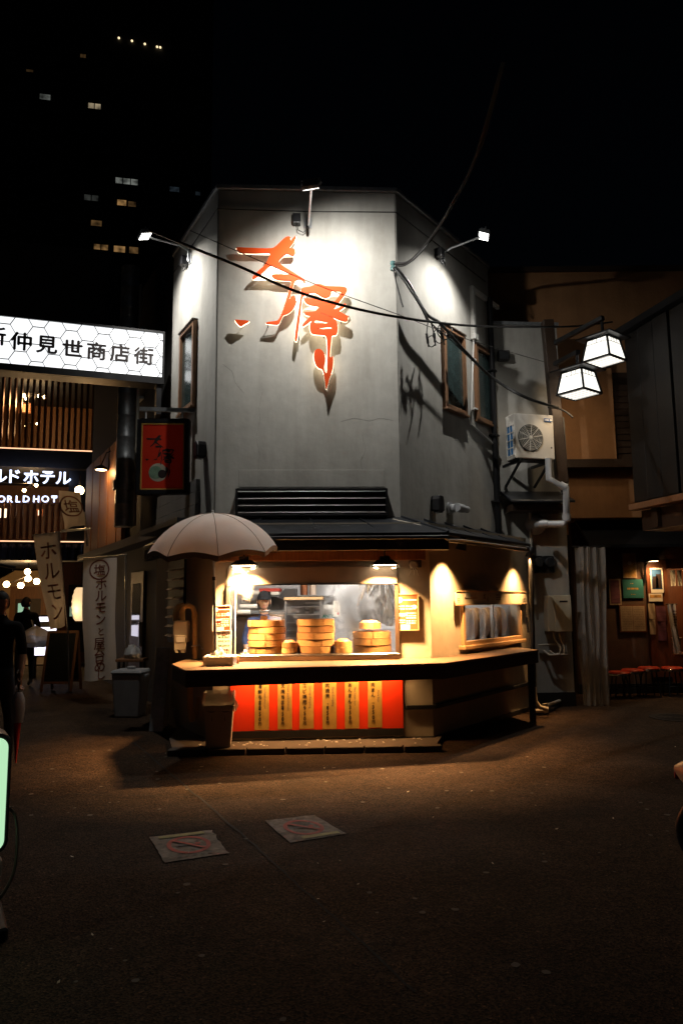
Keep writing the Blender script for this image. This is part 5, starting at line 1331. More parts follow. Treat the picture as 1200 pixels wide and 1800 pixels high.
# bulbs behind the fins
def chandelier(pts, Yv, lab, energy, r=.055, stem=None):
    c = FH(*(lambda u_, w_: (u_, Yv, w_))(*FH.px(*stem, Yv))) if stem else None
    ps = [FH(FH.px(x, y, Yv)[0], Yv, FH.px(x, y, Yv)[1]) for x, y in pts]
    c = c or sum(ps, Vector())/len(ps)
    t = thing('chandelier', lab, 'lamp', c)
    for p in ps:
        MB().lathe([(math.sin(math.pi*i/6)*r, -math.cos(math.pi*i/6)*r) for i in range(7)], p, 12, cap=False).build('globe', M['bulb'], t, smooth=True)
        MB().tube([tuple(p), tuple(c+Vector((0, 0, .1)))], .012, 6, True).build('arm', M['black_metal'], t)
    MB().bar(tuple(c), tuple(c+Vector((0, 0, .6))), .015, 6, True).build('stem', M['black_metal'], t)
    lights('POINT', 'chandelier_light', c+Vector((0, -.15, -.25)), None, energy, WARM, t, size=.12)
chandelier([(42, 695), (48, 701), (70, 696), (80, 698)], -1.0, 'cluster of four bulbs behind the upper copper fins', 42)
chandelier([(46, 749), (66, 745)], -1.6, 'pair of small bulbs behind the lower part of the upper fins', 8, .035)
chandelier([(64, 853), (43, 862)], -.8, 'pair of bulbs behind the hotel lettering', 22, .05)
chandelier([(49, 1005), (50, 1017), (37, 1029), (65, 1022), (12, 1027)], -1.2, 'branching chandelier of globe bulbs in the hotel entrance', 90, .085, (50, 1018))
def pane_lit(px0, px1, py0, py1, v, lab, m):
    (a, z1_), (b, z0_) = FH.px(px0, py0, v), FH.px(px1, py1, v)
    t = thing('wall_lantern', lab, 'lamp', FH((a+b)/2, v, z0_))
    q = MB(FH); k = .03; q.box(a, a+k, v-.06, v+.03, z0_, z1_); q.box(b-k, b, v-.06, v+.03, z0_, z1_); q.box(a+k, b-k, v-.06, v+.03, z1_-k, z1_); q.box(a+k, b-k, v-.06, v+.03, z0_, z0_+k)
    q.build('frame', M['copper'], t); MB(FH).box(a+k, b-k, v-.04, v, z0_+k, z1_-k).build('glass', m, t)
pane_lit(34, 54, 708, 727, -1.5, 'square lit lantern frame behind the upper copper fins', mat('lantern_dim', (.5, .3, .15), .5, var=0, emit=(1, .45, .14), es=.7))
pane_lit(-6, 14, 892, 912, -1.5, 'bright paper lantern behind the lower fins at the picture edge', mat('lantern_lit', (.8, .7, .6), .5, var=0, emit=(1, .78, .52), es=2.2))
pane_lit(66, 76, 895, 908, -1.5, 'small paper lantern behind the lower copper fins', M['lantern_lit'])
# lettering
mat('letter_white', (.9, .9, .9), .4, var=0, emit=(.62, .72, 1.0), es=2.6)
ls_ = thing('hotel_lettering', 'glowing white hotel name letters on the dark facade', 'sign', FH(0, .2, hz(880)))
L = [(ch, *FH.px(px, 838 + (px-50)*.035, .2), .42, .006) for ch, px in (('ル', -1), ('ド', 26), ('ホ', 55), ('テ', 84), ('ル', 112), ('ー', -30), ('ワ', -58))]
text(L, FH, .2, M['letter_white'], ls_, thick=.03)
L = [(ch, *FH.px(px, 877, .2), .245, .004) for ch, px in (('W', -13), ('O', 3), ('R', 18), ('L', 32), ('D', 46.5), ('H', 64), ('O', 80), ('T', 95.5))]
text(L, FH, .2, M['letter_white'], ls_, thick=.03)
for z_ in (hz(851), hz(886)): MB(FH).box(uL, FH.px(122, 860)[0], .10, .14, z_-.012, z_).build('mounting_rail', M['black_metal'], ls_)
# corrugated blue fascia over the entrance
cf = MB(FH).grid(lambda a, b: (uL + (FH.px(150, 970)[0]-uL)*a, .10+.05*math.sin(a*110) + .25*(1-b), hz(986) + (hz(957)-hz(986))*b), 160, 2).build('corrugated_fascia', mat('blue_sheet', (.05, .055, .09), .35, .6, var=.3), ht, smooth=True)
# entrance room
z_top = hz(988)
MB(FH).box(uL+.2, uR-.2, -5.2, -5.1, 0, z_top).build('room_wall', mat('warm_wall', (.52, .36, .20), .8, var=.1), ht)
q = MB(FH); q.box(FH.px(92, 1080)[0], uR-.1, -.15, .05, 0, z_top); q.build('entrance_pier', M['red_wood'], ht)
(a, z1_), (b, z0_) = FH.px(20, 1031, -5.05), FH.px(78, 1160, -5.05)
q = MB(FH); q.box(a, a+.16, -5.1, -4.98, 0, z1_); q.box(b-.16, b, -5.1, -4.98, 0, z1_); q.box(a+.16, b-.16, -5.1, -4.98, z1_-.4, z1_); q.build('door_frame', M['panel_wood'], ht)
MB(FH).box(a+.16, b-.16, -5.08, -5.03, 0, z1_-.4).build('door', M['dark_wood'], ht)
MB(FH).box(a+.25, a+.6, -5.02, -4.99, z1_-.85, z1_-.55).build('door_sign', mat('exit_green', (.3, .5, .4), .5, var=0, emit=(.45, .85, .6), es=.5), ht)
MB(FH).box(uL, uR, -5.8, .4, .004, .03).build('doorstep', M['kerb_stone'], ht)
# dark framed shop window with an arch drawing right of the entrance
(a, z1_), (b, z0_) = FH.px(118, 1024, .1), FH.px(150, 1130, .1)
t = thing('shop_showcase', 'dark framed showcase with a green lit shelf beside the hotel entrance', 'showcase', FH((a+b)/2, .1, 0))
q = MB(FH); q.box(a, a+.05, .06, .16, 0, z1_); q.box(b, b+.05, .06, .16, 0, z1_); q.box(a+.05, b, .06, .16, z1_-.06, z1_); q.build('frame', M['red_wood'], t)
MB(FH).box(a+.05, b, .055, .10, .3, z1_-.06).build('pane', M['glass_dark'], t)
MB(FH).box(a+.1, b-.05, .101, .11, hz(1084), hz(1067)).build('lit_shelf', mat('shelf_green', (.4, .5, .4), .5, var=.2, emit=(.45, .62, .45), es=.35), t)

# ---- tall sleeping hotel tower far behind
tw = thing('high_rise', 'dark high rise far behind with a few lit windows', 'building', at(200, 1060, 75))
FT = Frame((at(200, 500, 75).x, 75), 12)
tu0, tu1 = FT.px(-40, 300)[0], FT.px(372, 300)[0]; tz = FT.px(200, -60)[1]
MB(FT).box(tu0, tu1, -18, 0, 0, tz).build('wall', M['tower'], tw)
FLW = [((155, 178), (181, 195), 'w', .62), ((70, 90), (165, 179), 'g', .20), ((203, 243), (312, 328), 'g', .42), ((206, 223), (351, 364), 'o', .62), ((225, 240), (354, 366), 'o', .12), ((148, 174), (342, 356), 'g', .07), ((160, 180), (387, 400), 'o', .18),
       ((165, 191), (429, 442), 'o', .42), ((200, 221), (432, 446), 'o', .50), ((227, 244), (434, 448), 'o', .22), ((298, 316), (328, 340), 'b', .06), ((141, 152), (95, 105), 'o', .10), ((343, 353), (337, 346), 'b', .03), ((46, 60), (122, 130), 'o', .06)]
for k, ((x0, x1), (y0, y1), cc, es) in enumerate(FLW):
    col = {'w': (1, .80, .50), 'g': (.75, .80, .72), 'o': (1, .55, .20), 'b': (.5, .7, .9)}[cc]
    (a, z1_) = FT.px(x0, y0); (b, z0_) = FT.px(x1, y1)
    m_ = mat('lit_window_%d' % k, (.3, .3, .3), .5, var=0, emit=col, es=es)
    # uneven room light: noise on the pane as curtains
    n_ = m_.node_tree.nodes; l_ = m_.node_tree.links; tn = n_.new('ShaderNodeTexNoise'); tn.inputs['Scale'].default_value = 1.3
    tcn = n_.new('ShaderNodeTexCoord'); l_.new(tcn.outputs['Object'], tn.inputs['Vector'])
    mr = n_.new('ShaderNodeMapRange'); mr.inputs['From Min'].default_value = .3; mr.inputs['From Max'].default_value = .7; mr.inputs['To Min'].default_value = es*.08; mr.inputs['To Max'].default_value = es*.58
    l_.new(tn.outputs[0], mr.inputs['Value']); l_.new(mr.outputs[0], n_['Principled BSDF'].inputs['Emission Strength'])
    wdw = MB(FT).box(a, b, -.02, .06, z0_, z1_).build('window', m_, tw)
    npn = max(1, round((b-a)/.9))
    for i in range(npn+1):
        u = a + (b-a)*i/npn; MB(FT).box(u-.05, u+.05, .06, .14, z0_, z1_).build('mullion', M['tower'], wdw)
    MB(FT).box(a-.1, b+.1, .0, .25, z0_-.12, z0_).build('sill', M['tower'], wdw)
# dark windows in the same grid
for j in range(14):
    for i in range(9):
        px, py = 20 + i*41 + (j % 2)*3, 90 + j*31 + i*4
        if any(x0-14 < px < x1+14 and y0-12 < py < y1+14 for (x0, x1), (y0, y1), _, _ in FLW): continue
        (a, z1_) = FT.px(px-9, py); (b, z0_) = FT.px(px+9, py+12)
        MB(FT).box(a, b, 0, .05, z0_, z1_).build('dark_window', M['glass_dark'], tw)
for px, py in ((209.5, 68.5), (232.5, 73.5), (255, 79), (276.5, 84), (282, 85)):
    (u, z) = FT.px(px, py); MB(FT).lathe([(.0, .1), (.12, .1), (.12, .2), (0, .25)], (u, 0, z), 8, axis='v').build('roof_lamp', mat('roof_lamp', (.8, .8, .8), .5, var=0, emit=(1, .78, .45), es=1.5) if 'roof_lamp' not in M else M['roof_lamp'], tw)

# ================================================================== BANNERS, BOARDS AND PEOPLE IN THE ALLEY
def nobori(corners, Y, label, letters, ring=None, m='cloth_print', pole=None, seedv=1, dim=1.0, deg=0):
    """corners = tl, tr, br, bl pixels; cloth hangs with folds"""
    tl, tr, br, bl_ = [at(*c, Y) for c in corners]; rnd = random.Random(seedv); ph = [rnd.uniform(0, 6) for _ in range(4)]
    t = thing('banner', label, 'banner', (tl+br)/2)
    def srf(a, b):
        p = tl.lerp(tr, a).lerp(bl_.lerp(br, a), b)
        return p + Vector((.012*math.sin(b*7+ph[0]), .03*math.sin(a*4+b*6+ph[1])*b + .015*math.sin(a*11+ph[2]), .012*math.sin(a*6+ph[3])*b))
    MB().grid(lambda a, b: tuple(srf(a, b)), 14, 40).build('cloth', M['cloth_white'], t, smooth=True)
    W_ = (tr-tl).length; H_ = (bl_-tl).length
    V, Q = [], []
    def put(vs, fs, ca, cb, sx=1, dv=0):
        x0 = min(v[0] for v in vs); x1 = max(v[0] for v in vs); y0 = min(v[1] for v in vs); y1 = max(v[1] for v in vs); n_ = len(V)
        for v in vs:
            a = ca + (v[0]-(x0+x1)/2)*sx/W_; b = cb - (v[1]-(y0+y1)/2)/H_
            V.append(tuple(srf(a, b) + Vector((0, -.006-dv, 0))))
        Q.extend(tuple(i+n_ for i in f) for f in fs)
    for ch, ca, cb, s_ in letters:
        vs, fs = _text_geo(ch, s_, 0, 3)
        for k_, (bx, by) in enumerate(((0, 0), (1, 0), (-1, 0), (0, 1), (0, -1))): put(vs, fs, ca + bx*.010*s_/W_, cb + by*.010*s_/H_, 1, .0005*k_)
    if ring:
        ca, cb, r_ = ring; n_ = 32; vs = [(r_*math.cos(2*math.pi*i/n_)*k, r_*math.sin(2*math.pi*i/n_)*k) for k in (1, .86) for i in range(n_)]
        put(vs, [(i, (i+1) % n_, n_+(i+1) % n_, n_+i) for i in range(n_)], ca, cb)
    me = bpy.data.meshes.new('lettering'); me.from_pydata(V, [], Q); link_mesh('lettering', me, M[m], t)
    if pole:
        for (x0, y0, x1, y1) in pole:
            MB().tube([tuple(at(x0, y0, Y+.05)), tuple(at(x1, y1, Y+.05))], .013, 8, True).build('pole', M['alu'], t)
    return t
H2 = 1/7.4
nobori([(145, 983), (204, 980), (204, 1196), (147, 1196)], 11.3, 'white banner with a ringed character and vertical lettering beside the grey bin',
       [('塩', .50, .095, .19)] + [(ch, .56 - .06*(i > 4), .215+i*.098, .20 if ch != 'と' else .14) for i, ch in enumerate('ホルモンと屋台')] + [('め', .50, .885, .20), ('し', .55, .955, .17)][:2],
       (.50, .095, .16), 'cloth_print', [(138, 983, 223, 975), (221, 975, 222, 1240)], 3)
nobori([(58, 942), (105, 935), (115, 1100), (88, 1108)], 11.9, 'tilted banner with large faded lettering above the chalkboard',
       [('ホ', .52, .18, .34), ('ル', .58, .40, .34), ('モ', .55, .62, .34), ('ン', .55, .83, .34)], None, 'cloth_print_dim', [(58, 941, 158, 929), (104, 934, 120, 1110), (120, 1110, 122, 1215)], 7)
nobori([(103, 862), (142, 866), (151, 922), (113, 931)], 12.4, 'banner with a single ringed character next to the globe bulb', [('塩', .5, .42, .27)], (.5, .42, .21), 'cloth_print_dim', [(149, 900, 154, 960), (108, 932, 160, 929)], 9)

# chalkboard
cb = gnd(108, 1216); cbf = Frame((cb.x, cb.y), -4)
t = thing('chalkboard', 'wooden A-frame chalkboard standing in the alley under the tilted banner', 'board', cb)
wd, hh = .29, 1.08
for s_ in (1, -1):
    ff = Tilt(cbf(0, 0, hh), cbf.U, cbf.V*math.cos(.16) + Vector((0, 0, 1))*0, (Vector((0, 0, 1)) - cbf.V*s_*.20))
    q = MB(ff); q.box(-wd, -wd+.045, -.012, .012, -hh, 0); q.box(wd-.045, wd, -.012, .012, -hh, 0); q.box(-wd+.045, wd-.045, -.012, .012, -.045, 0); q.box(-wd+.045, wd-.045, -.012, .012, -hh+.14, -hh+.18)
    q.build('frame', M['window_wood'], t, bev=.004)
    MB(ff).box(-wd+.045, wd-.045, -.006, .006, -hh+.18, -.045).build('board', M['chalkboard'], t)
# lit floor sign
fs_ = at(77, 1118, 15.5); ff = Frame((fs_.x, fs_.y), 8)
mat('floor_sign', (.9, .9, .9), .4, var=0, emit=(.88, .84, 1.0), es=2.2)
t = thing('light_box_sign', 'bright white light box sign standing outside the hotel entrance', 'sign', (fs_.x, fs_.y, 0))
z1_ = at(77, 1081, 15.5).z; MB(ff).box(-.20, .30, -.05, .05, .45, z1_).build('casing', M['black_metal'], t, bev=.01)
MB(ff).box(-.17, .27, .051, .056, .48, z1_-.04).build('face', M['floor_sign'], t)
MB(ff).box(-.12, .22, .057, .059, z1_-.26, z1_-.14).build('print', M['bin_grey'], t)
for u in (-.15, .25): MB(ff).box(u-.02, u+.02, -.05, .05, 0, .45).build('leg', M['black_metal'], t)
# paper lantern
pl_ = at(143, 1062, 12.6)
t = thing('paper_lantern', 'glowing cream paper lantern half hidden by the white banner', 'lantern', pl_)
mat('paper_lit', (.8, .7, .55), .7, var=.05, emit=(1.0, .68, .36), es=.95)
prof_ = [(.07 + .085*math.sin(math.pi*(i+.5)/13)**.6 + (.006 if i % 2 else -.004), -.29 + .58*i/12) for i in range(13)]
MB().lathe(prof_, pl_, 22).build('shade', M['paper_lit'], t, smooth=True)
for zz in (-.32, .29): MB().lathe([(.075, zz), (.075, zz+.03)], pl_, 18).build('ring', M['black_metal'], t)
MB().bar(tuple(pl_+Vector((0, 0, .32))), tuple(pl_+Vector((0, 0, .7))), .006, 6, True).build('cord', M['cable'], t)
lights('POINT', 'lantern_bulb', pl_+Vector((-.05, -.24, -.1)), None, 3, WARM, t, size=.08)

# lidded bin
tb = gnd(229, 1259); tbf = Frame((tb.x, tb.y), -6)
t = thing('lidded_bin', 'grey lidded waste bin in the shade beside the lettered banner', 'bin', tb)
MB(tbf).taper((-.17, .17, -.15, .15), (-.21, .21, -.19, .19), 0, .60).build('body', M['bin_grey'], t, bev=.025, seg=2)
MB(tbf).taper((-.225, .225, -.205, .205), (-.20, .20, -.18, .18), .60, .645).build('lid', M['bin_grey'], t, bev=.012)
MB(tbf).box(-.055, .055, -.03, .03, .645, .685).build('lid_handle', M['bin_grey'], t, bev=.01)
for u in (-.235, .21): MB(tbf).box(u, u+.025, -.06, .06, .54, .575).build('handle', M['bin_grey'], t, bev=.005)
# covered crate behind the bin
cc = gnd(233, 1225); cc = Vector((at(233, 1140, 10.6).x, 10.6, 0))
t = thing('folding_stool', 'dark folding stool behind the grey bin', 'stool', cc)
MB().box(cc.x-.2, cc.x+.2, cc.y-.15, cc.y+.15, .72, .76).build('seat', M['panel_wood'], t, bev=.006)
for sx in (-.17, .17):
    for sy in (-.12, .12): MB().bar((cc.x+sx, cc.y+sy, 0), (cc.x+sx*.9, cc.y+sy*.9, .72), .016, 8).build('leg', M['black_metal'], t)
bg_ = MB(); rnd = random.Random(9)
bg_.lathe([(.04, .762), (.11, .775), (.13, .83), (.10, .90), (.04, .94), (0, .97)], (cc.x, cc.y, 0), 22)
o = bg_.build('tied_bag', M['bag'], None, smooth=True); tag(o, 'white plastic bag sitting on the dark stool behind the grey bin', 'bag')
for v in o.data.vertices: v.co += Vector((rnd.uniform(-.022, .022), rnd.uniform(-.022, .022), rnd.uniform(-.02, .02)))
# leaning boards
for i, (px, lab) in enumerate(((282, 'wide dull metal board leaning furthest out of the stack by the bin'), (289, 'second thin board leaning beside the gas meter'), (294, 'third thin board leaning beside the gas meter'), (299, 'narrow board leaning closest to the gas meter'))):
    b0 = gnd(px-8, 1286-i*3); wdt = .17 if i == 0 else .05
    top = Vector((at(px+5, 1138, b0.y+.25).x, b0.y+.28, at(px+5, 1138, b0.y+.25).z))
    f_ = Tilt(b0, (1, 0, 0), (0, 1, 0), (top-b0)); L_ = (top-b0).length
    o = MB(f_).box(-wdt/2, wdt/2, 0, .018, 0, L_).build('leaning_board', M['galv' if i == 0 else 'bin_beige'], None, bev=.003); tag(o, lab, 'board', 'boards leaning in the alley')

# ---- person at the picture edge with a wrapped umbrella
px0 = gnd(8, 1345); X0, Y0 = px0.x, px0.y
def body_joints(x, y, h=1.70, lean=0., stride=.10, face=-1):
    k = h/1.70
    J = [(x, y, .93*k, .135, .10), (x, y+.01, 1.12*k, .14, .10), (x+lean*.5, y, 1.30*k, .155, .105), (x+lean*.8, y, 1.42*k, .08, .07), (x+lean, y-.02, 1.49*k, .052, .052), (x+lean, y-.03, 1.54*k, .05, .05),
         (x-.18+lean*.6, y, 1.39*k, .062, .062), (x-.225, y+.03, 1.12*k, .048, .048), (x-.23, y-.03, .88*k, .032, .032),
         (x+.18+lean*.6, y, 1.39*k, .062, .062), (x+.235, y+.03, 1.12*k, .048, .048), (x+.25, y-.04, .88*k, .032, .032),
         (x-.09, y, .86*k, .095, .095), (x-.10, y-stride, .49*k, .062, .062), (x-.10, y-stride*.6, .10*k, .042, .042), (x-.10, y-stride-.12, .035, .04, .03),
         (x+.09, y, .86*k, .095, .095), (x+.10, y+stride, .49*k, .062, .062), (x+.10, y+stride*1.4, .10*k, .042, .042), (x+.10, y+stride*1.0-.10, .035, .04, .03)]
    E = [(0,1),(1,2),(2,3),(3,4),(4,5),(2,6),(6,7),(7,8),(2,9),(9,10),(10,11),(0,12),(12,13),(13,14),(14,15),(0,16),(16,17),(17,18),(18,19)]
    return J, E
J, E = body_joints(X0-.12, Y0, 1.66, .03)
hand_chain(J, E, 11, None, (.05, -.1, -1), (0, 1, 0), .7); hand_chain(J, E, 8, None, (0, -.1, -1), (0, 1, 0), .5)
def reg2(c):
    if c.z > 1.455: return 0
    if abs(c.x-(X0-.12)) > .17 and c.z < 1.06: return 0
    if c.z > .93: return 1
    return 2
per, HM2 = person('person in a black T-shirt walking with a wrapped red umbrella at the picture edge', J, E, [M['skin_dark'], M['black_cloth'], M['jeans']], reg2, Vector((X0-.09, Y0-.05, 1.575)), Matrix.Rotation(R(50), 4, 'Z') @ Matrix.Rotation(R(14), 4, 'X'))
hpart('hair', *hair_shell(-.05, .118, 50, 1.10), M['hair'], per, HM2, .008)
V_, F_ = hair_shell(.055, .12, 0, 1.09); hpart('hair', V_, F_, M['hair'], per, HM2, .006)
J_ = Vector(J[11][:3])
um = thing('folded_umbrella', 'folded red umbrella with a clear plastic sleeve held by the walking person', 'umbrella', J_ + Vector((.02, -.05, -.9)))
MB().lathe([(.006, -.80), (.012, -.74), (.032, -.45), (.042, -.22), (.03, -.16), (.012, -.14)], J_ + Vector((.02, -.05, -.02)), 14).build('canopy', M['red_cloth'], um, smooth=True)
MB().tube([tuple(J_+Vector((.02, -.05, -.18))), tuple(J_+Vector((.015, -.04, .02))), tuple(J_+Vector((.015, -.07, .06))), tuple(J_+Vector((.015, -.10, .03)))], .009, 8, True).build('handle', M['dark_wood'], um, smooth=True)
MB().lathe([(.05, -.42), (.062, -.30), (.058, -.2), (.03, -.13)], J_ + Vector((.02, -.05, -.02)), 12, cap=False).build('sleeve', M['bag'], um, smooth=True)
# ---- person further back with a white bag
q0 = gnd(46, 1192); q0 = Vector((at(46, 1100, 14.0).x, 14.0, 0))
J, E = body_joints(q0.x, q0.y, 1.68, .0, .08)
def reg3(c): return 0 if c.z > 1.47 else (1 if c.z > .9 else 2)
per2, HM3 = person('person in dark clothes seen from behind near the light box sign', J, E, [M['skin_dark'], M['black_cloth'], M['jeans']], reg3, Vector((q0.x, q0.y-.03, 1.59)), Matrix.Rotation(R(175), 4, 'Z'))
hpart('hair', *hair_shell(-.08, .118, 60, 1.10), M['hair'], per2, HM3, .01)
V_, F_ = hair_shell(.05, .12, 0, 1.09); hpart('hair', V_, F_, M['hair'], per2, HM3, .006)
bgp = at(63, 1122, 13.6); rnd = random.Random(4)
o = MB().lathe([(0, -.16), (.22, -.15), (.33, -.05), (.30, .06), (.16, .15), (.05, .2), (0, .22)], bgp, 24).build('carrier_bag', M['bag'], None, smooth=True)
for v in o.data.vertices: v.co += Vector((rnd.uniform(-.02, .02), rnd.uniform(-.02, .02), rnd.uniform(-.02, .02)))
tag(o, 'bulging white plastic bag hanging beside the person in dark clothes', 'bag')
MB().tube([tuple(bgp+Vector((-.05, 0, .18))), tuple(bgp+Vector((-.1, .02, .34))), tuple(Vector(J[11][:3]))], .008, 6, True).build('handle', M['bag'], o)
# parked umbrella edge of an awning at the picture edge
aw = thing('dark_awning', 'edge of a black shop awning jutting in above the walking person', 'awning', at(0, 1010, 8.6))
p_ = [at(-60, 985, 8.6), at(24, 1000, 8.6), at(26, 1004, 8.6), at(-60, 1050, 8.6)]
MB().poly([tuple(p) for p in p_] , True).build('cloth', M['black_cloth'], aw, solid=.05)
MB().tube([tuple(p_[0]+Vector((0, .05, .02))), tuple(p_[1]+Vector((0, .05, .02)))], .015, 8, True).build('frame_bar', M['black_metal'], aw)

# ================================================================== RIGHT SIDE: RECESS, POLE, LANTERNS
FR = Frame((2.2, 10.62), 5)
def rz(py, px=950, v=0): return FR.px(px, py, v)[1]
rb = thing('recess_building', 'narrow grey plaster wall with pipes between the shop and the ochre house', 'building', FR(.5, 0, 0))
ruR = FR.px(1004, 1100)[0]; ztr = rz(572, 915)
MB(FR).box(-.6, ruR, -3.0, 0, 0, ztr).build('wall', M['plaster'], rb, bev=.01)
MB(FR).box(-.6, ruR+.02, -3.0, .03, ztr, ztr+.05).build('parapet_cap', M['galv'], rb)
MB(FR).box(FR.px(930, 1210)[0], ruR, 0, .03, 0, .20).build('skirting', M['black_paint'], rb)
# lean-to roof under the air conditioner
a = FR.px(878, 850)[0]; b = FR.px(985, 850)[0]; zl = rz(884, 930, .45)
MB(FR)._add([(a, 0, zl+.20), (b, 0, zl+.20), (b, .5, zl), (a, .5, zl), (a, 0, zl+.24), (b, 0, zl+.24), (b, .5, zl+.035), (a, .5, zl+.035)], [(0,1,2,3),(4,5,6,7),(0,1,5,4),(1,2,6,5),(2,3,7,6),(3,0,4,7)]).build('lean_to_roof', M['awning'], rb, bev=.005)
MB(FR).box(a+.05, b-.05, .0, .40, zl-.10, zl-.004).build('roof_beam', M['dark_wood'], rb)
# black wall lamp (unlit) high on the recess wall
u, z = FR.px(882, 628); t = thing('bulkhead_lamp', 'small black unlit bulkhead lamp high on the recess wall', 'lamp', FR(u, 0, z))
MB(FR).box(u-.09, u+.09, 0, .12, z-.08, z+.08).build('body', M['black_plastic'], t, bev=.025, seg=2); MB(FR).box(u-.06, u+.06, .12, .13, z-.05, z+.03).build('glass', M['glass_dark'], t)

# ---- air conditioner
acp = at(940, 806, 10.05); fa = Frame((acp.x, acp.y, acp.z), 15)
ac = thing('air_conditioner', 'white outdoor air conditioner unit with blue fins on a wall bracket', 'air conditioner', acp)
aw_, ah, ad = .62, .655, .27
au0, au1 = -.31, .32
q = MB(fa); q.box(au0, au1, -ad, 0, 0, ah); q.build('casing', M['ac_white'], ac, bev=.012, seg=2)
fcx, fcz, fr1 = au0+.245, ah*.46, .185
MB(fa).lathe([(fr1+.012, .001), (fr1+.012, .012), (fr1, .012), (fr1, .003), (0, .003)], (fcx, 0, fcz), 40, axis='v', cap=False).build('fan_well', M['fan_dark'], ac, smooth=True)
for k in range(3):
    a0 = 2*math.pi*k/3
    MB(fa).poly([(fcx+.03*math.cos(a0), .006, fcz+.03*math.sin(a0)), (fcx+.165*math.cos(a0-.25), .005, fcz+.165*math.sin(a0-.25)), (fcx+.172*math.cos(a0+.3), .007, fcz+.172*math.sin(a0+.3)), (fcx+.15*math.cos(a0+.75), .009, fcz+.15*math.sin(a0+.75))]).build('fan_blade', M['grey_wall'], ac, solid=.002)
g = MB(fa)
for rr in (.03, .06, .085, .11, .135, .16, .18): g.tube([(fcx+rr*math.cos(2*math.pi*i/32), .016, fcz+rr*math.sin(2*math.pi*i/32)) for i in range(32)], .0022, 5, closed=True)
g.build('grille_ring', M['ac_white'], ac)
for k in range(10):
    a0 = 2*math.pi*k/10 + .2
    MB(fa).bar((fcx+.012*math.cos(a0), .018, fcz+.012*math.sin(a0)), (fcx+(fr1+.008)*math.cos(a0), .014, fcz+(fr1+.008)*math.sin(a0)), .0045, 6).build('grille_spoke', M['ac_white'], ac)
MB(fa).lathe([(.022, .016), (.022, .024), (0, .026)], (fcx, 0, fcz), 14, axis='v').build('hub', M['ac_white'], ac)
MB(fa).box(au1-.155, au1-.03, .0125, .016, ah-.105, ah-.055).build('badge', M['blue_ink'], ac, bev=.003)
MB(fa).box(au1-.145, au1-.085, .016, .0175, ah-.088, ah-.072).build('badge_print', M['white_ink'], ac)
MB(fa).lathe([(.017, .0165), (.017, .018), (.009, .018), (.009, .0165)], (au1-.05, 0, ah-.08), 16, axis='v').build('badge_print', M['white_ink'], ac)
MB(fa).lathe([(.0, .001), (.012, .001), (.012, .004), (0, .004)], (au1-.05, 0, .17), 12, axis='v').build('screw_hole', M['ink'], ac)
# finned side toward the street
MB(fa).box(au0-.004, au0+.002, -ad+.05, -.04, .05, ah-.16).build('condenser', M['ac_fin'], ac)
for k in range(5):
    zz = .05 + k*(ah-.21)/4; MB(fa).box(au0-.012, au0-.004, -ad+.02, -.02, zz-.006, zz+.006).build('guard_wire', M['ac_white'], ac)
for k in range(3):
    vv = -ad+.06 + k*.085; MB(fa).box(au0-.012, au0-.005, vv-.004, vv+.004, .05, ah-.16).build('guard_wire', M['ac_white'], ac)
for uu in (au0+.06, au1-.10):
    MB(fa).box(uu, uu+.04, -ad-.25, .02, -.05, -.012).build('bracket', M['black_metal'], ac)
    MB(fa).beam((uu+.02, -.02, -.04), (uu+.02, -ad-.2, -.34), .03, .03).build('bracket', M['black_metal'], ac)
MB(fa).box(au0+.02, au1-.02, -ad, -.05, -.012, 0).build('base_rail', M['black_metal'], ac)

# ---- grey drain pipe with elbows below the air conditioner
dp = thing('drain_pipe', 'thick grey plastic pipe with elbows running down to a round wall fitting', 'pipe', at(995, 915, 10.1))
pts = [at(963, 806, 10.05), at(964, 842, 10.05), at(994, 858, 10.0), at(995, 916, 10.0), at(991, 921, 10.0), at(950, 921, 10.15), at(944, 923, 10.35)]
MB().tube([tuple(p) for p in pts], .048, 14, True).build('pipe', M['pipe_grey'], dp, smooth=True)
for i in (2, 3, 5):
    d0 = (pts[i]-pts[i-1]).normalized(); MB().tube([tuple(pts[i]-d0*.10), tuple(pts[i]-d0*.0)], .058, 14, True).build('elbow_collar', M['pipe_grey'], dp, smooth=True)
u, z = FR.px(940, 922); MB(FR).lathe([(.16, .0), (.15, .05), (.10, .14), (.07, .22), (0, .22)], (u, 0, z), 24, axis='v').build('wall_fitting', M['pipe_grey'], dp, smooth=True)
MB(FR).tube([(u+.05, .10, z+.26), (u-.07, .10, z+.26), (u-.10, .08, z+.18), (u-.10, .06, z-.3), (u-.07, .05, z-1.2)], .022, 8).build('hose', M['pipe_cream'], dp, smooth=True)
# cctv camera
u, z = FR.px(950, 887, .1); t = thing('security_camera', 'small white security camera on a grey wall box', 'camera', FR(u, 0, z))
MB(FR).box(u-.13, u-.02, 0, .06, z-.06, z+.07).build('box', M['grey_wall'], t, bev=.006)
c = FR(u, .12, z); X = (FR.U*.8 + FR.V*.5 + Vector((0, 0, -.25))).normalized(); f = Tilt(c, X.cross(Vector((0, 0, 1))), X, Vector((0, 0, 1)))
MB(f).lathe([(.035, -.08), (.04, -.06), (.04, .07), (.034, .075), (.03, .06), (0, .06)], (0, 0, 0), 18, axis='v').build('body', M['white_plastic'], t, smooth=True)
MB(f).lathe([(0, .062), (.028, .0625)], (0, 0, 0), 18, axis='v', cap=False).build('lens', M['glass_dark'], t)
MB().tube([tuple(c), tuple(FR(u-.07, .05, z+.01))], .012, 8, True).build('bracket', M['white_plastic'], t); MB(FR).bar((u+.07, .1, z), (u+.08, .1, z+.09), .008, 6).build('antenna', M['white_plastic'], t)
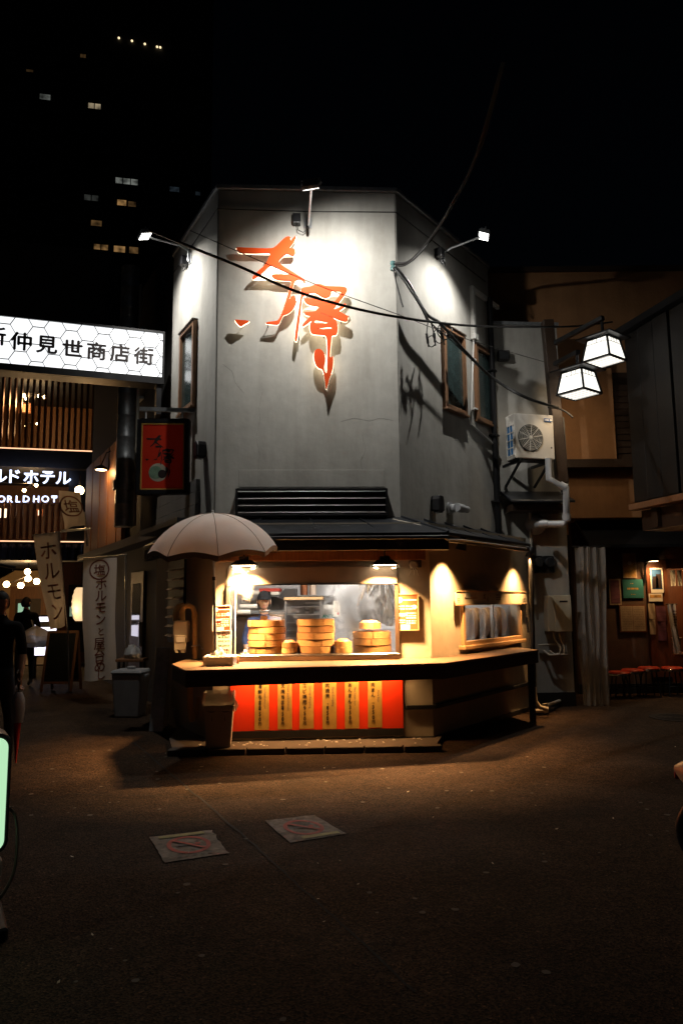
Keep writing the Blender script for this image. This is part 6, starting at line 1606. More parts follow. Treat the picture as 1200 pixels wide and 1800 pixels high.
MB(FR).box(u-.02, u+.25, .0, .03, z-.065, z-.045).build('conduit', M['pipe_grey'], t)

# ---- electricity meters, water heater, cream pipes
for i, (px, lab) in enumerate(((946, 'black electricity meter beside the downpipe'), (966, 'black electricity meter further from the downpipe'))):
    u, z = FR.px(px, 992, .1); t = thing('electricity_meter', lab, 'meter', FR(u, 0, z), 'electricity meters')
    MB(FR).box(u-.085, u+.085, 0, .06, z-.13, z+.13).build('back_box', M['black_plastic'], t, bev=.012); MB(FR).lathe([(.075, .06), (.075, .11), (.06, .13), (0, .13)], (u, 0, z+.03), 20, axis='v').build('glass_cover', M['glass_dark'], t, smooth=True)
    MB(FR).box(u-.03, u+.03, .06, .08, z-.12, z-.07).build('terminal_cover', M['black_metal'], t)
hu0, hz1 = FR.px(962, 1047, .2); hu1, hz0 = FR.px(1006, 1110, .2)
wh = thing('water_heater', 'beige wall mounted gas water heater box', 'water heater', FR((hu0+hu1)/2, 0, hz0))
MB(FR).box(hu0, hu1, .0, .17, hz0, hz1).build('casing', M['cream_plastic'], wh, bev=.012, seg=2)
MB(FR).box(hu0+.10, hu1+.004, .17, .182, hz0-.004, hz1+.004).build('front_cover', M['cream_plastic'], wh, bev=.006)
MB(FR).box(hu0+.18, hu0+.30, .182, .186, hz1-.10, hz1-.075).build('exhaust_slot', M['ink'], wh)
for k, (dx, m_) in enumerate(((.10, 'pipe_cream'), (.19, 'pipe_cream'), (.26, 'pipe_grey'))):
    MB(FR).tube([(hu0+dx, .10, hz0), (hu0+dx+.01, .11, hz0-.10), (hu0+dx+.09-.04*k, .13, hz0-.24), (hu0+dx+.06-.02*k, .13, hz0-.33), (hu0+dx-.08, .10, hz0-.34), (hu0+dx-.14, .04, hz0-.28)], .016 if k < 2 else .008, 8).build('hose', M[m_], wh, smooth=True)
MB(FR).tube([(hu0-.12, .05, hz0-.20), (hu0+.16, .05, hz0-.19)], .016, 8).build('pipe', M['pipe_cream'], wh)
vp = thing('water_pipes', 'cream water pipes with a valve low on the ground beside the counter leg', 'pipe', at(940, 1240, 10.0))
c1_ = at(934, 1160, 10.0)
MB().tube([tuple(at(931, 975, 9.9)), tuple(at(936, 1130, 9.9)), tuple(at(937, 1210, 9.9))], .03, 10, True).build('downpipe', M['black_metal'], vp, smooth=True)
MB().tube([tuple(at(938, 1208, 9.7)), tuple(at(940, 1232, 9.7)), tuple(at(948, 1243, 9.7)), tuple(at(962, 1247, 9.7))], .030, 10, True).build('pipe', M['pipe_cream'], vp, smooth=True)
pq = [gnd(930, 1250, .06), gnd(958, 1249, .06), gnd(960, 1240, .10), gnd(1000, 1226, .06)]
MB().tube([tuple(pq[0]), tuple(pq[1])], .03, 10, True).build('pipe', M['pipe_cream'], vp, smooth=True)
MB().tube([tuple(pq[1]), tuple(pq[2]), tuple(pq[3])], .024, 10, True).build('pipe', M['pipe_cream'], vp, smooth=True)
MB().tube([tuple(pq[1]-Vector((0, 0, .03))), tuple(pq[1]+Vector((0, 0, .09)))], .04, 10, True).build('valve', M['pipe_cream'], vp, smooth=True)
MB().tube([tuple(at(925, 1085, 9.95)), tuple(at(926, 1095, 9.95)), tuple(at(928, 1112, 9.95))], .016, 8, True).build('tap', M['black_metal'], vp)

# ---- leaning dark pole with lantern brackets
ptop_, pbot = at(961, 570, 10.3), at(987, 850, 10.3)
po = thing('timber_post', 'dark square timber post that carries the two lanterns', 'post', pbot)
MB().beam(tuple(pbot), tuple(ptop_+Vector((0, 0, .05))), .16, .16, True).build('post', M['dark_wood'], po, bev=.01)
MB().poly([tuple(at(979, 735, 10.35)), tuple(at(989, 735, 10.35)), tuple(at(998, 868, 10.35)), tuple(at(985, 868, 10.35))], True).build('flashing', M['grey_wall'], po, solid=.05)
mat('shoji', (.85, .85, .85), .6, var=.03, emit=(1.0, .96, .86), es=1.5)
def street_lantern(px, py, Y, arm0, arm1, label, energy):
    c = at(px, py, Y); t = thing('street_lantern', label, 'lantern', c, 'lanterns on the dark post')
    f0 = Frame((c.x, c.y, c.z), 38); s0, s1, hh = .155, .21, .30    # narrow top, wide bottom
    for k in range(4):
        ff = Frame((c.x, c.y, c.z), 38+90*k)
        q = MB(ff); q._add([(-s0+.01, s0-.004, hh/2), (s0-.01, s0-.004, hh/2), (s1-.012, s1-.006, -hh/2), (-s1+.012, s1-.006, -hh/2), (-s0+.01, s0-.010, hh/2), (s0-.01, s0-.010, hh/2), (s1-.012, s1-.012, -hh/2), (-s1+.012, s1-.012, -hh/2)], [(0,1,2,3),(4,5,6,7),(0,1,5,4),(1,2,6,5),(2,3,7,6),(3,0,4,7)])
        pn = q.build('pane', M['shoji'], t)
        MB(ff).beam((-s0, s0, hh/2), (-s1, s1, -hh/2), .026, .026).build('corner_post', M['black_metal'], t)
        MB(ff).beam((-s1, s1, -hh/2), (s1, s1, -hh/2), .026, .026).build('bottom_rail', M['black_metal'], t)
        MB(ff).beam((-s0, s0, hh/2), (s0, s0, hh/2), .022, .022).build('top_rail', M['black_metal'], t)
        for dx in (-.07, .0, .07): MB(ff).beam((dx*.9, s0+.002, hh/2-.0), (dx*1.05, s0+.012, hh/2-.07), .006, .006).build('lattice_bar', M['grey_wall'], pn)
        MB(ff).beam((-s0-.01, s0+.011, hh/2-.07), (s0+.01, s0+.011, hh/2-.07), .006, .006).build('lattice_bar', M['grey_wall'], pn)
    MB(f0)._add([(-.26, -.26, hh/2+.015), (.26, -.26, hh/2+.015), (.26, .26, hh/2+.015), (-.26, .26, hh/2+.015), (-.27, -.27, hh/2+.03), (.27, -.27, hh/2+.03), (.27, .27, hh/2+.03), (-.27, .27, hh/2+.03), (0, 0, hh/2+.12)],
                [(0,1,2,3),(0,1,5,4),(1,2,6,5),(2,3,7,6),(3,0,4,7),(4,5,8),(5,6,8),(6,7,8),(7,4,8)]).build('roof', M['black_metal'], t)
    MB(f0).box(-s1+.02, s1-.02, -s1+.02, s1-.02, -hh/2-.004, -hh/2+.004).build('bottom_pane', M['shoji'], t)
    for k in range(-2, 3):
        MB(f0).box(k*.08-.004, k*.08+.004, -s1+.02, s1-.02, -hh/2-.008, -hh/2-.004).build('lattice_bar', M['grey_wall'], t)
    a, b = at(*arm0, Y+.7), at(*arm1, Y)
    MB().bar((c.x, c.y, c.z+hh/2+.10), (c.x, c.y, b.z), .022, 8).build('hanger', M['black_metal'], t)
    MB().beam(tuple(a), (c.x, c.y-.05, b.z), .06, .06, True).build('arm', M['black_metal'], t)
    lights('SPOT', 'lantern_bulb', c+Vector((0, 0, -hh/2-.04)), c+Vector((0, 0, -3)), energy*.5, (1.0, .72, .42), t, size=.12, spot=150, blend=.7)
    lights('SPOT', 'lantern_bulb', c+Vector((.0, .34, -.05)), c+Vector((0, 1.4, -1.1)), energy*1.9, (1.0, .72, .42), t, size=.12, spot=125, blend=.9)
street_lantern(1060, 617, 9.5, (975, 603), (1057, 561), 'higher square paper lantern with a small roof on the timber post', 8)
street_lantern(1016, 674, 9.4, (975, 640), (1012, 621), 'lower square paper lantern with a small roof on the timber post', 8)
cable('overhead_cable', 'short cable with a metal turnbuckle at the timber post beside the lower lantern', [at(962, 716, 10.1), at(980, 718, 10.05), at(994, 724, 10.0), at(1006, 734, 9.95)], .014)

# ================================================================== OCHRE HOUSE AND RESTAURANT
FO = Frame((3.1, 11.35), 0)
def oz(py, px=1050, v=0): return FO.px(px, py, v)[1]
oh = thing('ochre_house', 'ochre plaster house behind the lanterns with a dark shutter', 'building', FO(1, 0, 0))
ou0, ou1 = -1.2, 3.6
MB(FO).box(ou0, ou1, -3, 0, oz(910), oz(478)).build('wall', M['plaster_ochre'], oh)
MB(FO).box(ou0, FO.px(1072, 760)[0], .0, .22, oz(812), oz(655)).build('bay', M['plaster_ochre'], oh, bev=.01)
MB(FO).box(ou0, FO.px(1115, 760)[0], 0, .26, oz(826), oz(812)-.004).build('ledge', M['dark_wood'], oh)
sh_ = MB(FO).box(FO.px(1073, 700)[0], FO.px(1112, 700)[0], 0, .08, oz(812), oz(658)).build('shutter', M['dark_wood'], oh)
for i in range(14):
    zz = oz(812) + (oz(658)-oz(812))*(i+.5)/14; MB(FO).box(FO.px(1074, 700)[0], FO.px(1111, 700)[0], .08, .10, zz-.035, zz+.03).build('slat', M['dark_wood'], sh_)
MB(FO).box(ou0, ou1, -.2, .06, oz(478), oz(470)).build('eave', M['dark_wood'], oh)
MB().box(2.0, 9.0, 15.2, 15.5, 0, 6.3).build('rear_wall', M['dark_wall'], oh)
# restaurant canopy and front
FW = Frame((4.2, 12.05), 0)
def wz_(py, px=1130, v=0): return FW.px(px, py, v)[1]
rs = thing('restaurant_front', 'dim red brown restaurant front with posters and an overhanging canopy', 'building', FW(.5, 0, 0))
ca, cb_ = FW.px(1003, 930, 0)[0], 4.2
MB(FW)._add([(ca, 0, wz_(905)), (cb_, 0, wz_(905)), (cb_, .9, wz_(962, 1130, .9)), (ca, .9, wz_(962, 1130, .9)), (ca, 0, wz_(905)+.06), (cb_, 0, wz_(905)+.06), (cb_, .9, wz_(962, 1130, .9)+.05), (ca, .9, wz_(962, 1130, .9)+.05)], [(0,1,2,3),(4,5,6,7),(0,1,5,4),(1,2,6,5),(2,3,7,6),(3,0,4,7)]).build('canopy', M['black_metal'], rs)
wu = FW.px(1172, 1050)[0]
MB(FW).box(ca, wu, -.15, 0, 0, wz_(905)).build('wall', mat('brown_wall', (.10, .055, .035), .8, var=.25, bump=.3), rs)
MB(FW).box(FW.px(1136, 1050)[0], FW.px(1172, 1050)[0], 0, .04, wz_(1190), wz_(985)).build('post_panel', M['red_wood'], rs)
MB(FW).box(wu, cb_, -1.6, -1.5, 0, wz_(905)).build('inner_wall', M['red_wood'], rs)
MB(FW).box(wu, cb_, -.12, -.02, wz_(1000), wz_(905)).build('lintel', M['red_wood'], rs)
MB(FW).box(wu, cb_, -.5, .12, wz_(1150)-.05, wz_(1150)).build('bar_counter', M['red_wood'], rs)
MB(FW).box(ca, cb_, 0, .03, 0, .16).build('skirting', M['black_paint'], rs)
def poster(px0, px1, py0, py1, m, name, label, cat='poster', v=.02, tilt=0, border=None):
    (a, z1_), (b, z0_) = FW.px(px0, py0, v), FW.px(px1, py1, v)
    t = thing(name, label, cat, FW((a+b)/2, v, z0_))
    if border:
        MB(FW).box(a, b, v-.006, v, z0_, z1_).build('sheet', border, t)
        k = .02; MB(FW).box(a+k, b-k, v+.0005, v+.0015, z0_+k*(3 if border is M['paper'] else 1), z1_-k).build('picture', m, t)
    else: MB(FW).grid(lambda s_, r_: (a+(b-a)*s_, v+.006*math.sin(s_*6+r_*4), z0_+(z1_-z0_)*r_), 8, 8).build('sheet', m, t, smooth=True, solid=.002)
    return t, (a, b, z0_, z1_)
t, (a, b, z0_, z1_) = poster(1092, 1119, 972, 1016, M['poster_gold'], 'poster', 'golden poster at the top of the restaurant wall', border=M['old_paper'])
MB(FW).lathe([(0, .023), (.035, .023), (.035, .025), (0, .025)], ((a+b)/2, 0, (z0_+z1_)/2+.04), 14, axis='v').build('picture', M['paper'], t)
poster(1069, 1092, 1018, 1063, M['poster_dusk'], 'poster', 'purple dusk landscape poster next to the plastic curtain', border=M['old_paper'])
t, (a, b, z0_, z1_) = poster(1093, 1131, 1018.5, 1051, M['poster_teal'], 'poster', 'dark teal poster with gold lettering on the restaurant wall', border=M['poster_teal'])
lines(FW, .022, a+.07, b-.08, [(z0_+z1_)/2], M['gold'], t, .03); lines(FW, .022, a+.13, b-.16, [z1_-.07], M['gold'], t, .012); lines(FW, .022, a+.13, b-.14, [z0_+.06], M['gold'], t, .008)
t, (a, b, z0_, z1_) = poster(1087, 1136.5, 1063.5, 1111, M['old_paper'], 'notice_board', 'wooden notice board with two yellowed newspaper sheets', 'notice board', border=M['red_wood'])
lines(FW, .0225, a+.04, (a+b)/2-.02, [z1_-.05-.028*i for i in range(13)], M['ink_grey'], t, .006); lines(FW, .0225, (a+b)/2+.02, b-.04, [z1_-.05-.028*i for i in range(13)], M['ink_grey'], t, .006)
MB(FW).box((a+b)/2-.003, (a+b)/2+.003, .0222, .024, z0_+.02, z1_-.02).build('sheet_edge', M['ink_grey'], t)
t, (a, b, z0_, z1_) = poster(1141, 1166, 998.5, 1042, M['poster_blue'], 'poster', 'blue poster with two dark standing shapes on the red post', v=.06, border=M['paper'])
for dx, hh in ((.38, .20), (.64, .24)):
    x = a+(b-a)*dx; MB(FW).prism([(x-.05, z0_+.075), (x+.05, z0_+.075), (x+.04, z0_+.075+hh), (x-.04, z0_+.075+hh)], .0616, .063).build('picture', M['ink'], t)
poster(1139, 1164, 1043.5, 1057, M['poster_gold'], 'price_card', 'small yellow price card under the blue poster', 'card', v=.06, border=M['paper'])
for i, (x0, x1, y0, y1, m_, lab) in enumerate(((1138, 1151, 1061, 1088, 'old_paper', 'curling paper note highest on the red post'), (1152, 1170, 1066, 1092, 'poster_dusk', 'brownish note beside the hanging towel'), (1140, 1152, 1089, 1115, 'old_paper', 'faded yellow note lower on the red post'), (1154, 1171, 1093, 1126, 'poster_dusk', 'lowest dark card on the red post'))):
    poster(x0, x1, y0, y1, M[m_], 'paper_note', lab, 'note', v=.055)
for i, (x0, x1) in enumerate(((1176.5, 1187), (1188.5, 1198))):
    t, (a, b, z0_, z1_) = poster(x0, x1, 1002, 1030, M['paper'], 'menu_slip', ['white vertical menu slip nearer the red post', 'white vertical menu slip nearer the picture edge'][i], 'menu', v=.02)
    lines(FW, .032, a+.03, a+.06, [z1_-.03-.022*j for j in range(8)], M['ink'], t, .012)
# hanging towel
(a, z1_), (b, z0_) = FW.px(1169, 1062, .16), FW.px(1190, 1146, .16)
t = thing('hand_towel', 'long cream hand towel hanging in front of the restaurant post', 'towel', FW((a+b)/2, .16, z0_))
MB(FW).grid(lambda s_, r_: (a+.03+(b-a)*(s_*.85)+.05*(1-r_), .16+.02*math.sin(s_*9+r_*5), z0_+(z1_-z0_)*r_), 10, 24).build('cloth', M['cloth_white'], t, smooth=True, solid=.004)
lines(FW, .19, a+.10, a+.15, [z1_-.12-.045*j for j in range(6)], M['ink_grey'], t, .028)
MB(FW).bar((a, .15, z1_), (b+.05, .15, z1_), .012, 8).build('peg_rail', M['dark_wood'], t)
# arm lamp on the post
u, z = FW.px(1133, 988, .1)
t = thing('arm_lamp', 'black arm lamp on the restaurant wall between the posters', 'lamp', FW(u, 0, z))
MB(FW).tube([(u, .02, z-.35), (u+.01, .08, z-.05), (u+.03, .14, z)], .018, 8).build('arm', M['black_metal'], t, smooth=True)
MB(FW)._add([(u, .08, z), (u+.19, .08, z+.03), (u+.19, .24, z+.03), (u, .24, z), (u+.02, .10, z+.05), (u+.16, .10, z+.075), (u+.16, .22, z+.075), (u+.02, .22, z+.05)], [(0,3,2,1),(4,5,6,7),(0,1,5,4),(1,2,6,5),(2,3,7,6),(3,0,4,7)]).build('shade', M['black_metal'], t)
MB(FW).box(u+.03, u+.17, .11, .21, z+.006, z+.012).build('bulb', M['bulb_soft'], t)
lights('SPOT', 'arm_bulb', FW(u+.1, .22, z-.02), FW(u+.15, .05, z-1.0), 34, WARM, t, size=.05, spot=140, blend=.8)
rl = thing('pendant_lamp', 'warm pendant bulb inside the restaurant opening', 'lamp', FW(wu+.75, -.8, 2.2))
MB(FW).lathe([(math.sin(math.pi*i/6)*.06, 2.05-math.cos(math.pi*i/6)*.06) for i in range(7)], (wu+.75, -.8, 0), 12, cap=False).build('globe', M['bulb'], rl, smooth=True)
MB(FW).bar((wu+.75, -.8, 2.1), (wu+.75, -.8, 2.9), .006, 6).build('cord', M['cable'], rl)
lights('POINT', 'pendant_light', FW(wu+.75, -.8, 1.95), None, 14, WARM, rl, size=.06)
# crockery on the bar
for i, px in enumerate((1186, 1193)):
    c = FW(FW.px(px, 1148, .0)[0], -.05, wz_(1150)); t = thing('paper_cup', ['tall paper cup on the restaurant bar nearer the towel', 'tall paper cup on the restaurant bar nearer the picture edge'][i], 'cup', c)
    MB().lathe([(.045, 0), (.07, .26), (.074, .262), (.06, .25)], c, 16, cap=False).build('cup', M['paper'], t, smooth=True); MB().lathe([(0, .01), (.045, .01)], c, 16, cap=False).build('base', M['paper'], t)
# bar stools
for i, (px, py, lab) in enumerate(((1087, 1180, 'red round stool closest to the plastic curtain'), (1110, 1176, 'red round stool second from the plastic curtain'), (1139, 1172, 'red round stool in front of the notice board edge'), (1180, 1172, 'red round stool in front of the towel'))):
    Yq = 11.55 + .06*i; c = at(px, py, Yq); hgt = c.z; t = thing('bar_stool', lab, 'stool', (c.x, Yq, 0), 'red bar stools')
    MB().lathe([(.14, hgt-.06), (.165, hgt-.05), (.17, hgt-.02), (.15, hgt), (0, hgt+.006)], (c.x, Yq, 0), 26).build('seat', M['stool_red'], t, smooth=True)
    MB().lathe([(.166, hgt-.065), (.172, hgt-.06), (.172, hgt-.035), (.166, hgt-.03)], (c.x, Yq, 0), 26, cap=False).build('rim', M['chrome'], t, smooth=True)
    for k in range(4):
        a_ = R(45+90*k); MB().tube([(c.x+.11*math.cos(a_), Yq+.11*math.sin(a_), hgt-.06), (c.x+.17*math.cos(a_), Yq+.17*math.sin(a_), 0)], .011, 8).build('leg', M['black_metal'], t)
    MB().tube([(c.x+.145*math.cos(2*math.pi*j/24), Yq+.145*math.sin(2*math.pi*j/24), hgt*.35) for j in range(24)], .007, 6, closed=True).build('foot_ring', M['black_metal'], t)
# clear plastic curtain
cv = thing('plastic_curtain', 'tall crumpled clear plastic door curtain beside the water heater', 'curtain', at(1040, 1240, 10.8))
def cvf(a, b):
    p0_, p1_ = at(1009, 962, 10.75), at(1064, 962, 10.75); q0_, q1_ = at(1025, 1240, 10.75), at(1071, 1241, 10.75)
    p = p0_.lerp(p1_, a).lerp(q0_.lerp(q1_, a), b)
    return (p.x + .01*math.sin(b*8+a*7), p.y + .055*math.sin(a*26+.6*math.sin(b*3)) + .03*math.sin(a*47+b*2), p.z)
MB().grid(cvf, 70, 26).build('sheet', M['vinyl'], cv, smooth=True)
MB().tube([tuple(at(1004, 961, 10.75)), tuple(at(1072, 961, 10.75))], .014, 8, True).build('rod', M['black_metal'], cv)

# ================================================================== DARK TIMBER HOUSE AT THE RIGHT EDGE
far = at(1113, 890, 10.05); FX = Frame((far.x, far.y), -76.5)     # u runs toward the viewer, v faces left
tbz0 = far.z; 
tbz1 = at(1100, 590, 10.05).z
th_ = thing('timber_house', 'black timber clad house overhanging the street at the picture edge', 'building', FX(1, 0, 0))
MB(FX).box(0, 6.5, -3, -.06, tbz0+.02, tbz1).build('wall', M['black_paint'], th_)
for i in range(20):
    u = .02 + i*.32
    MB(FX).box(u, u+.30, -.06, .0 + .012*(i % 3), tbz0+.05, tbz1-.02).build('plank', mat('char_wood', (.011, .009, .0085), .55, var=.5, scale=6, stretch=(10, 10, .6), bump=.3) if 'char_wood' not in M else M['char_wood'], th_, bev=.006)
MB(FX).box(-.05, 6.5, -.2, .10, tbz1, tbz1+.10).build('eave', M['black_metal'], th_)
MB(FX).box(-.04, 6.5, -.1, .06, tbz0-.06, tbz0+.03).build('sill_beam', M['window_wood'], th_, bev=.006)
MB(FX).box(0, 6.5, -3, -.12, tbz0-.35, tbz0-.062).build('lower_beam', M['dark_wood'], th_)
MB(FX).box(0, 6.5, -3, -1.0, 0, tbz0-.36).build('ground_floor_wall', M['dark_wall'], th_)
for i in range(5): MB(FX).box(.3+i*1.2, .42+i*1.2, -.95, -.05, tbz0-.33, tbz0-.063).build('bracket', M['dark_wood'], th_)

# ================================================================== NEAR THINGS
# ---- waste bin with bag before the hatch
b0 = at(385, 1300, 7.70); b0.z = 0; bf = Frame((b0.x, b0.y), 6)
t = thing('waste_bin', 'tall grey beige waste bin with a plastic liner in front of the red panel', 'bin', b0)
MB(bf).taper((-.125, .125, -.11, .11), (-.15, .15, -.135, .135), .06, .44).build('body', M['bin_beige'], t, bev=.018, seg=2)
MB(bf).taper((-.16, .16, -.145, .145), (-.165, .165, -.15, .15), .44, .50).build('collar', M['bin_beige'], t, bev=.01)
def liner(a, b):
    an = a*2*math.pi; c_, s_ = math.cos(an), math.sin(an); k = max(abs(c_), abs(s_)); x, y = c_/k, s_/k
    z = .62 - .16*b + .008*math.sin(an*9); g = 1.0 + .05*math.sin(b*3.1) + .03*math.sin(an*7+b*5)
    return (x*.155*g, y*.142*g, z)
MB(bf).grid(liner, 60, 5).build('liner', M['film'], t, smooth=True)
MB(bf).grid(lambda a, b: tuple((lambda q: (q[0]*(1-.12*b), q[1]*(1-.12*b), .62-.28*b))(liner(a, 0))), 60, 4).build('liner', M['film'], t, smooth=True)
MB(bf)._add([(.15, .05, .58), (.19, .08, .52), (.20, -.06, .46), (.17, -.10, .40), (.15, .08, .42)], [(0,1,2,3,4)]).build('liner_fold', M['film'], t, solid=.004)

# ---- bucket tipped by the wall
k0 = gnd(322, 1279); f = Tilt(k0, (1, 0, 0), (0, 1, 0), (-.12, .0, 1))
t = thing('bucket', 'small white plastic bucket on the ground under the gas pipes', 'bucket', k0)
MB(f).lathe([(.085, .02), (.11, .22), (.116, .222), (.116, .235), (.104, .235), (.08, .03), (0, .03)], (0, 0, 0), 24).build('tub', M['bin_grey'], t, smooth=True)
MB(f).tube([(.115*math.cos(a), .115*math.sin(a)*.3-.09, .22-.12*math.sin(a)) for a in [math.pi*i/12 for i in range(13)]], .004, 6).build('handle', M['galv'], t)
c = gnd(346, 1286)
t = thing('plate_lid', 'flat pale plastic lid lying beside the bucket', 'lid', c); MB().lathe([(.13, .052), (.13, .06), (.10, .068), (0, .07)], c, 24).build('disc', M['bin_grey'], t, smooth=True); MB().lathe([(.02, .07), (.02, .085), (0, .086)], c, 12).build('knob', M['bin_grey'], t)

# ---- gas meter and its yellow pipes
gy = 8.35
gm = thing('gas_meter', 'cream gas meter with arched yellow pipes at the end of the counter', 'gas meter', at(315, 1150, gy))
def gp(px, py, dy=0): return tuple(at(px, py, gy+dy))
a, b = at(303, 1146, gy-.08), at(330, 1091, gy-.08)
MB().box(a.x, b.x, gy-.08, gy+.10, a.z+.10, b.z).build('body', M['meter'], gm, bev=.022, seg=2)
MB().box(a.x+.02, b.x-.01, gy-.105, gy-.08, a.z+.02, b.z-.16).build('dial_plate', M['meter'], gm, bev=.008)
MB().box(a.x+.05, b.x-.02, gy-.112, gy-.1055, a.z+.11, a.z+.17).build('counter_window', M['white_plastic'], gm)
MB().box(a.x+.03, a.x+.07, gy-.10, gy-.0, a.z-.01, a.z+.10).build('valve_stub', M['meter'], gm, bev=.005); MB().box(b.x-.07, b.x-.03, gy-.10, gy-.0, a.z-.01, a.z+.10).build('valve_stub', M['meter'], gm, bev=.005)
MB().tube([gp(321, 1092), gp(320, 1075), gp(323, 1067), gp(331, 1064), gp(339, 1068), gp(342, 1080), gp(343, 1164)], .034, 12, True).build('pipe', M['pipe_yellow'], gm, smooth=True)
MB().tube([gp(309, 1092, .1), gp(309, 1074, .1), gp(313, 1066, .1), gp(324, 1064, .12)], .034, 12, True).build('pipe', M['pipe_yellow'], gm, smooth=True)
for y in (1081, 1155): MB().tube([gp(341.5, y), gp(342, y+4)], .042, 12, True).build('pipe_collar', M['pipe_yellow'], gm)
MB().tube([gp(336, 1136, -.06), gp(352, 1134, -.05), gp(354, 1140, -.05), gp(368, 1146, -.05)], .008, 6, True).build('tap', M['galv'], gm)
MB().tube([gp(334, 1188), gp(334, 1240, .05), gp(338, 1268, .05)], .036, 12, True).build('pipe', M['pipe_yellow'], gm, smooth=True)
MB().tube([gp(352, 1225, .1), gp(349, 1240, .1), gp(342, 1262, .1)], .036, 12, True).build('pipe', M['pipe_yellow'], gm, smooth=True)

# ---- no smoking stickers on the asphalt
def sticker(cs, label, flip):
    P = [gnd(*c) for c in cs]; z = .006
    t = thing('ground_sticker', label, 'sticker', sum(P, Vector())/4, 'no smoking stickers')
    rnd = random.Random(flip); out = []
    for i in range(4):
        a, b = P[i], P[(i+1) % 4]; n_ = 9
        for k in range(n_):
            s_ = k/n_; j = .010 if (i, flip) in ((1, 1), (0, 2)) else .004
            out.append(a.lerp(b, s_) + Vector((rnd.uniform(-j, j), rnd.uniform(-j, j), 0)))
    MB().poly([(p.x, p.y, z) for p in out]).build('sheet', M['sticker_paper'], t)
    def st(a, b): p = P[0].lerp(P[1], a).lerp(P[3].lerp(P[2], a), b); return (p.x, p.y, z+.003)
    def ringm(r0, r1, m, ca=.5, cb=.5, seg=32, dz=0):
        q = MB(); q._add([tuple(Vector(st(ca + r*math.cos(2*math.pi*i/seg), cb + r*math.sin(2*math.pi*i/seg))) + Vector((0, 0, dz))) for r in (r0, r1) for i in range(seg)], [(i, (i+1) % seg, seg+(i+1) % seg, seg+i) for i in range(seg)]); q.build('print', m, t)
    ringm(.27, .34, M['sticker_red'])
    def barm(a0, b0, a1, b1, wd, m, dz=.002):
        d = Vector((a1-a0, b1-b0)).normalized(); n_ = Vector((-d.y, d.x))*wd/2
        MB()._add([tuple(Vector(st(x, y)) + Vector((0, 0, dz))) for x, y in ((a0-n_.x, b0-n_.y), (a1-n_.x, b1-n_.y), (a1+n_.x, b1+n_.y), (a0+n_.x, b0+n_.y))], [(0,1,2,3)]).build('print', m, t)
    barm(.30, .50, .58, .50, .07, M['sticker_dark']); barm(.60, .50, .68, .50, .07, M['sticker_red'])
    barm(.30, .30, .70, .70, .06, M['sticker_red'], .004)
    barm(.64, .42, .70, .34, .03, M['sticker_dark'])
    barm(.12, .10, .85, .10, .10, M['sticker_yellow']) if flip == 1 else barm(.25, .91, .92, .91, .10, M['sticker_yellow'])
    for k in range(5): barm(.22+k*.12, .90 if flip == 1 else .08, .28+k*.12, .90 if flip == 1 else .08, .05, M['sticker_dark'])
mat('sticker_paper', (.22, .18, .145), .85, var=.55, scale=16, stain=.5); mat('sticker_red', (.30, .05, .03), .7, var=.3, scale=20); mat('sticker_dark', (.09, .08, .07), .7, var=.3); mat('sticker_yellow', (.26, .22, .08), .7, var=.4, scale=18)
sticker([(263, 1473), (372, 1460), (403, 1501), (290, 1518)], 'worn no smoking sticker on the ground nearer the picture edge', 1)
sticker([(464, 1444), (553, 1434), (608, 1467), (510, 1483)], 'worn no smoking sticker on the ground below the hatch', 2)

# ---- green lit shop sign on a stand at the very edge
gb = gnd(-6, 1650); gf = Frame((gb.x-.12, gb.y), 30)
gs = thing('green_light_sign', 'pale green glowing sign box on a stand at the near picture edge', 'sign', gb)
u1 = gf.px(18, 1420, .05)[0]; zt, zb = gf.px(10, 1290, .05)[1], gf.px(10, 1503, .05)[1]
mat('green_lit', (.7, .8, .7), .4, var=.05, scale=2, emit=(.50, .86, .52), es=.95)
def rrect(u0, u1, w0, w1, r, n_=6):
    out = []
    for cx, cy, a0 in ((u1-r, w1-r, 0), (u0+r, w1-r, 90), (u0+r, w0+r, 180), (u1-r, w0+r, 270)):
        for k in range(n_+1): a = R(a0+90*k/n_); out.append((cx+r*math.cos(a), cy+r*math.sin(a)))
    return out
MB(gf).prism(rrect(u1-.48, u1, zb, zt, .06), -.16, .03).build('casing', M['black_plastic'], gs, bev=.008)
MB(gf).prism(rrect(u1-.465, u1-.018, zb+.018, zt-.018, .05), .031, .045).build('face', M['green_lit'], gs, bev=.006)
MB(gf).box(u1-.40, u1-.30, .046, .047, zb+.2, zb+.23).build('print', M['ink'], gs)
MB(gf).box(u1-.30, u1-.20, -.10, -.04, .06, zb).build('post', M['black_metal'], gs)
MB(gf).box(u1-.50, u1+.01, -.28, .12, .0, .06).build('foot', M['black_metal'], gs, bev=.01)
MB(gf).box(u1-.34, u1-.02, -.06, .02, .062, .34).build('ballast', M['bin_beige'], gs, bev=.01)
pts = [gf(u1-.02, 0, zb+.22), gf(u1+.03, .0, zb+.16), gf(u1+.045, .0, zb+.02), gf(u1+.03, 0, zb-.12), gf(u1-.04, 0, zb-.24)]
cable('power_cable', 'pale looped power cable hanging beside the green sign', pts, .008, 'pipe_cream')

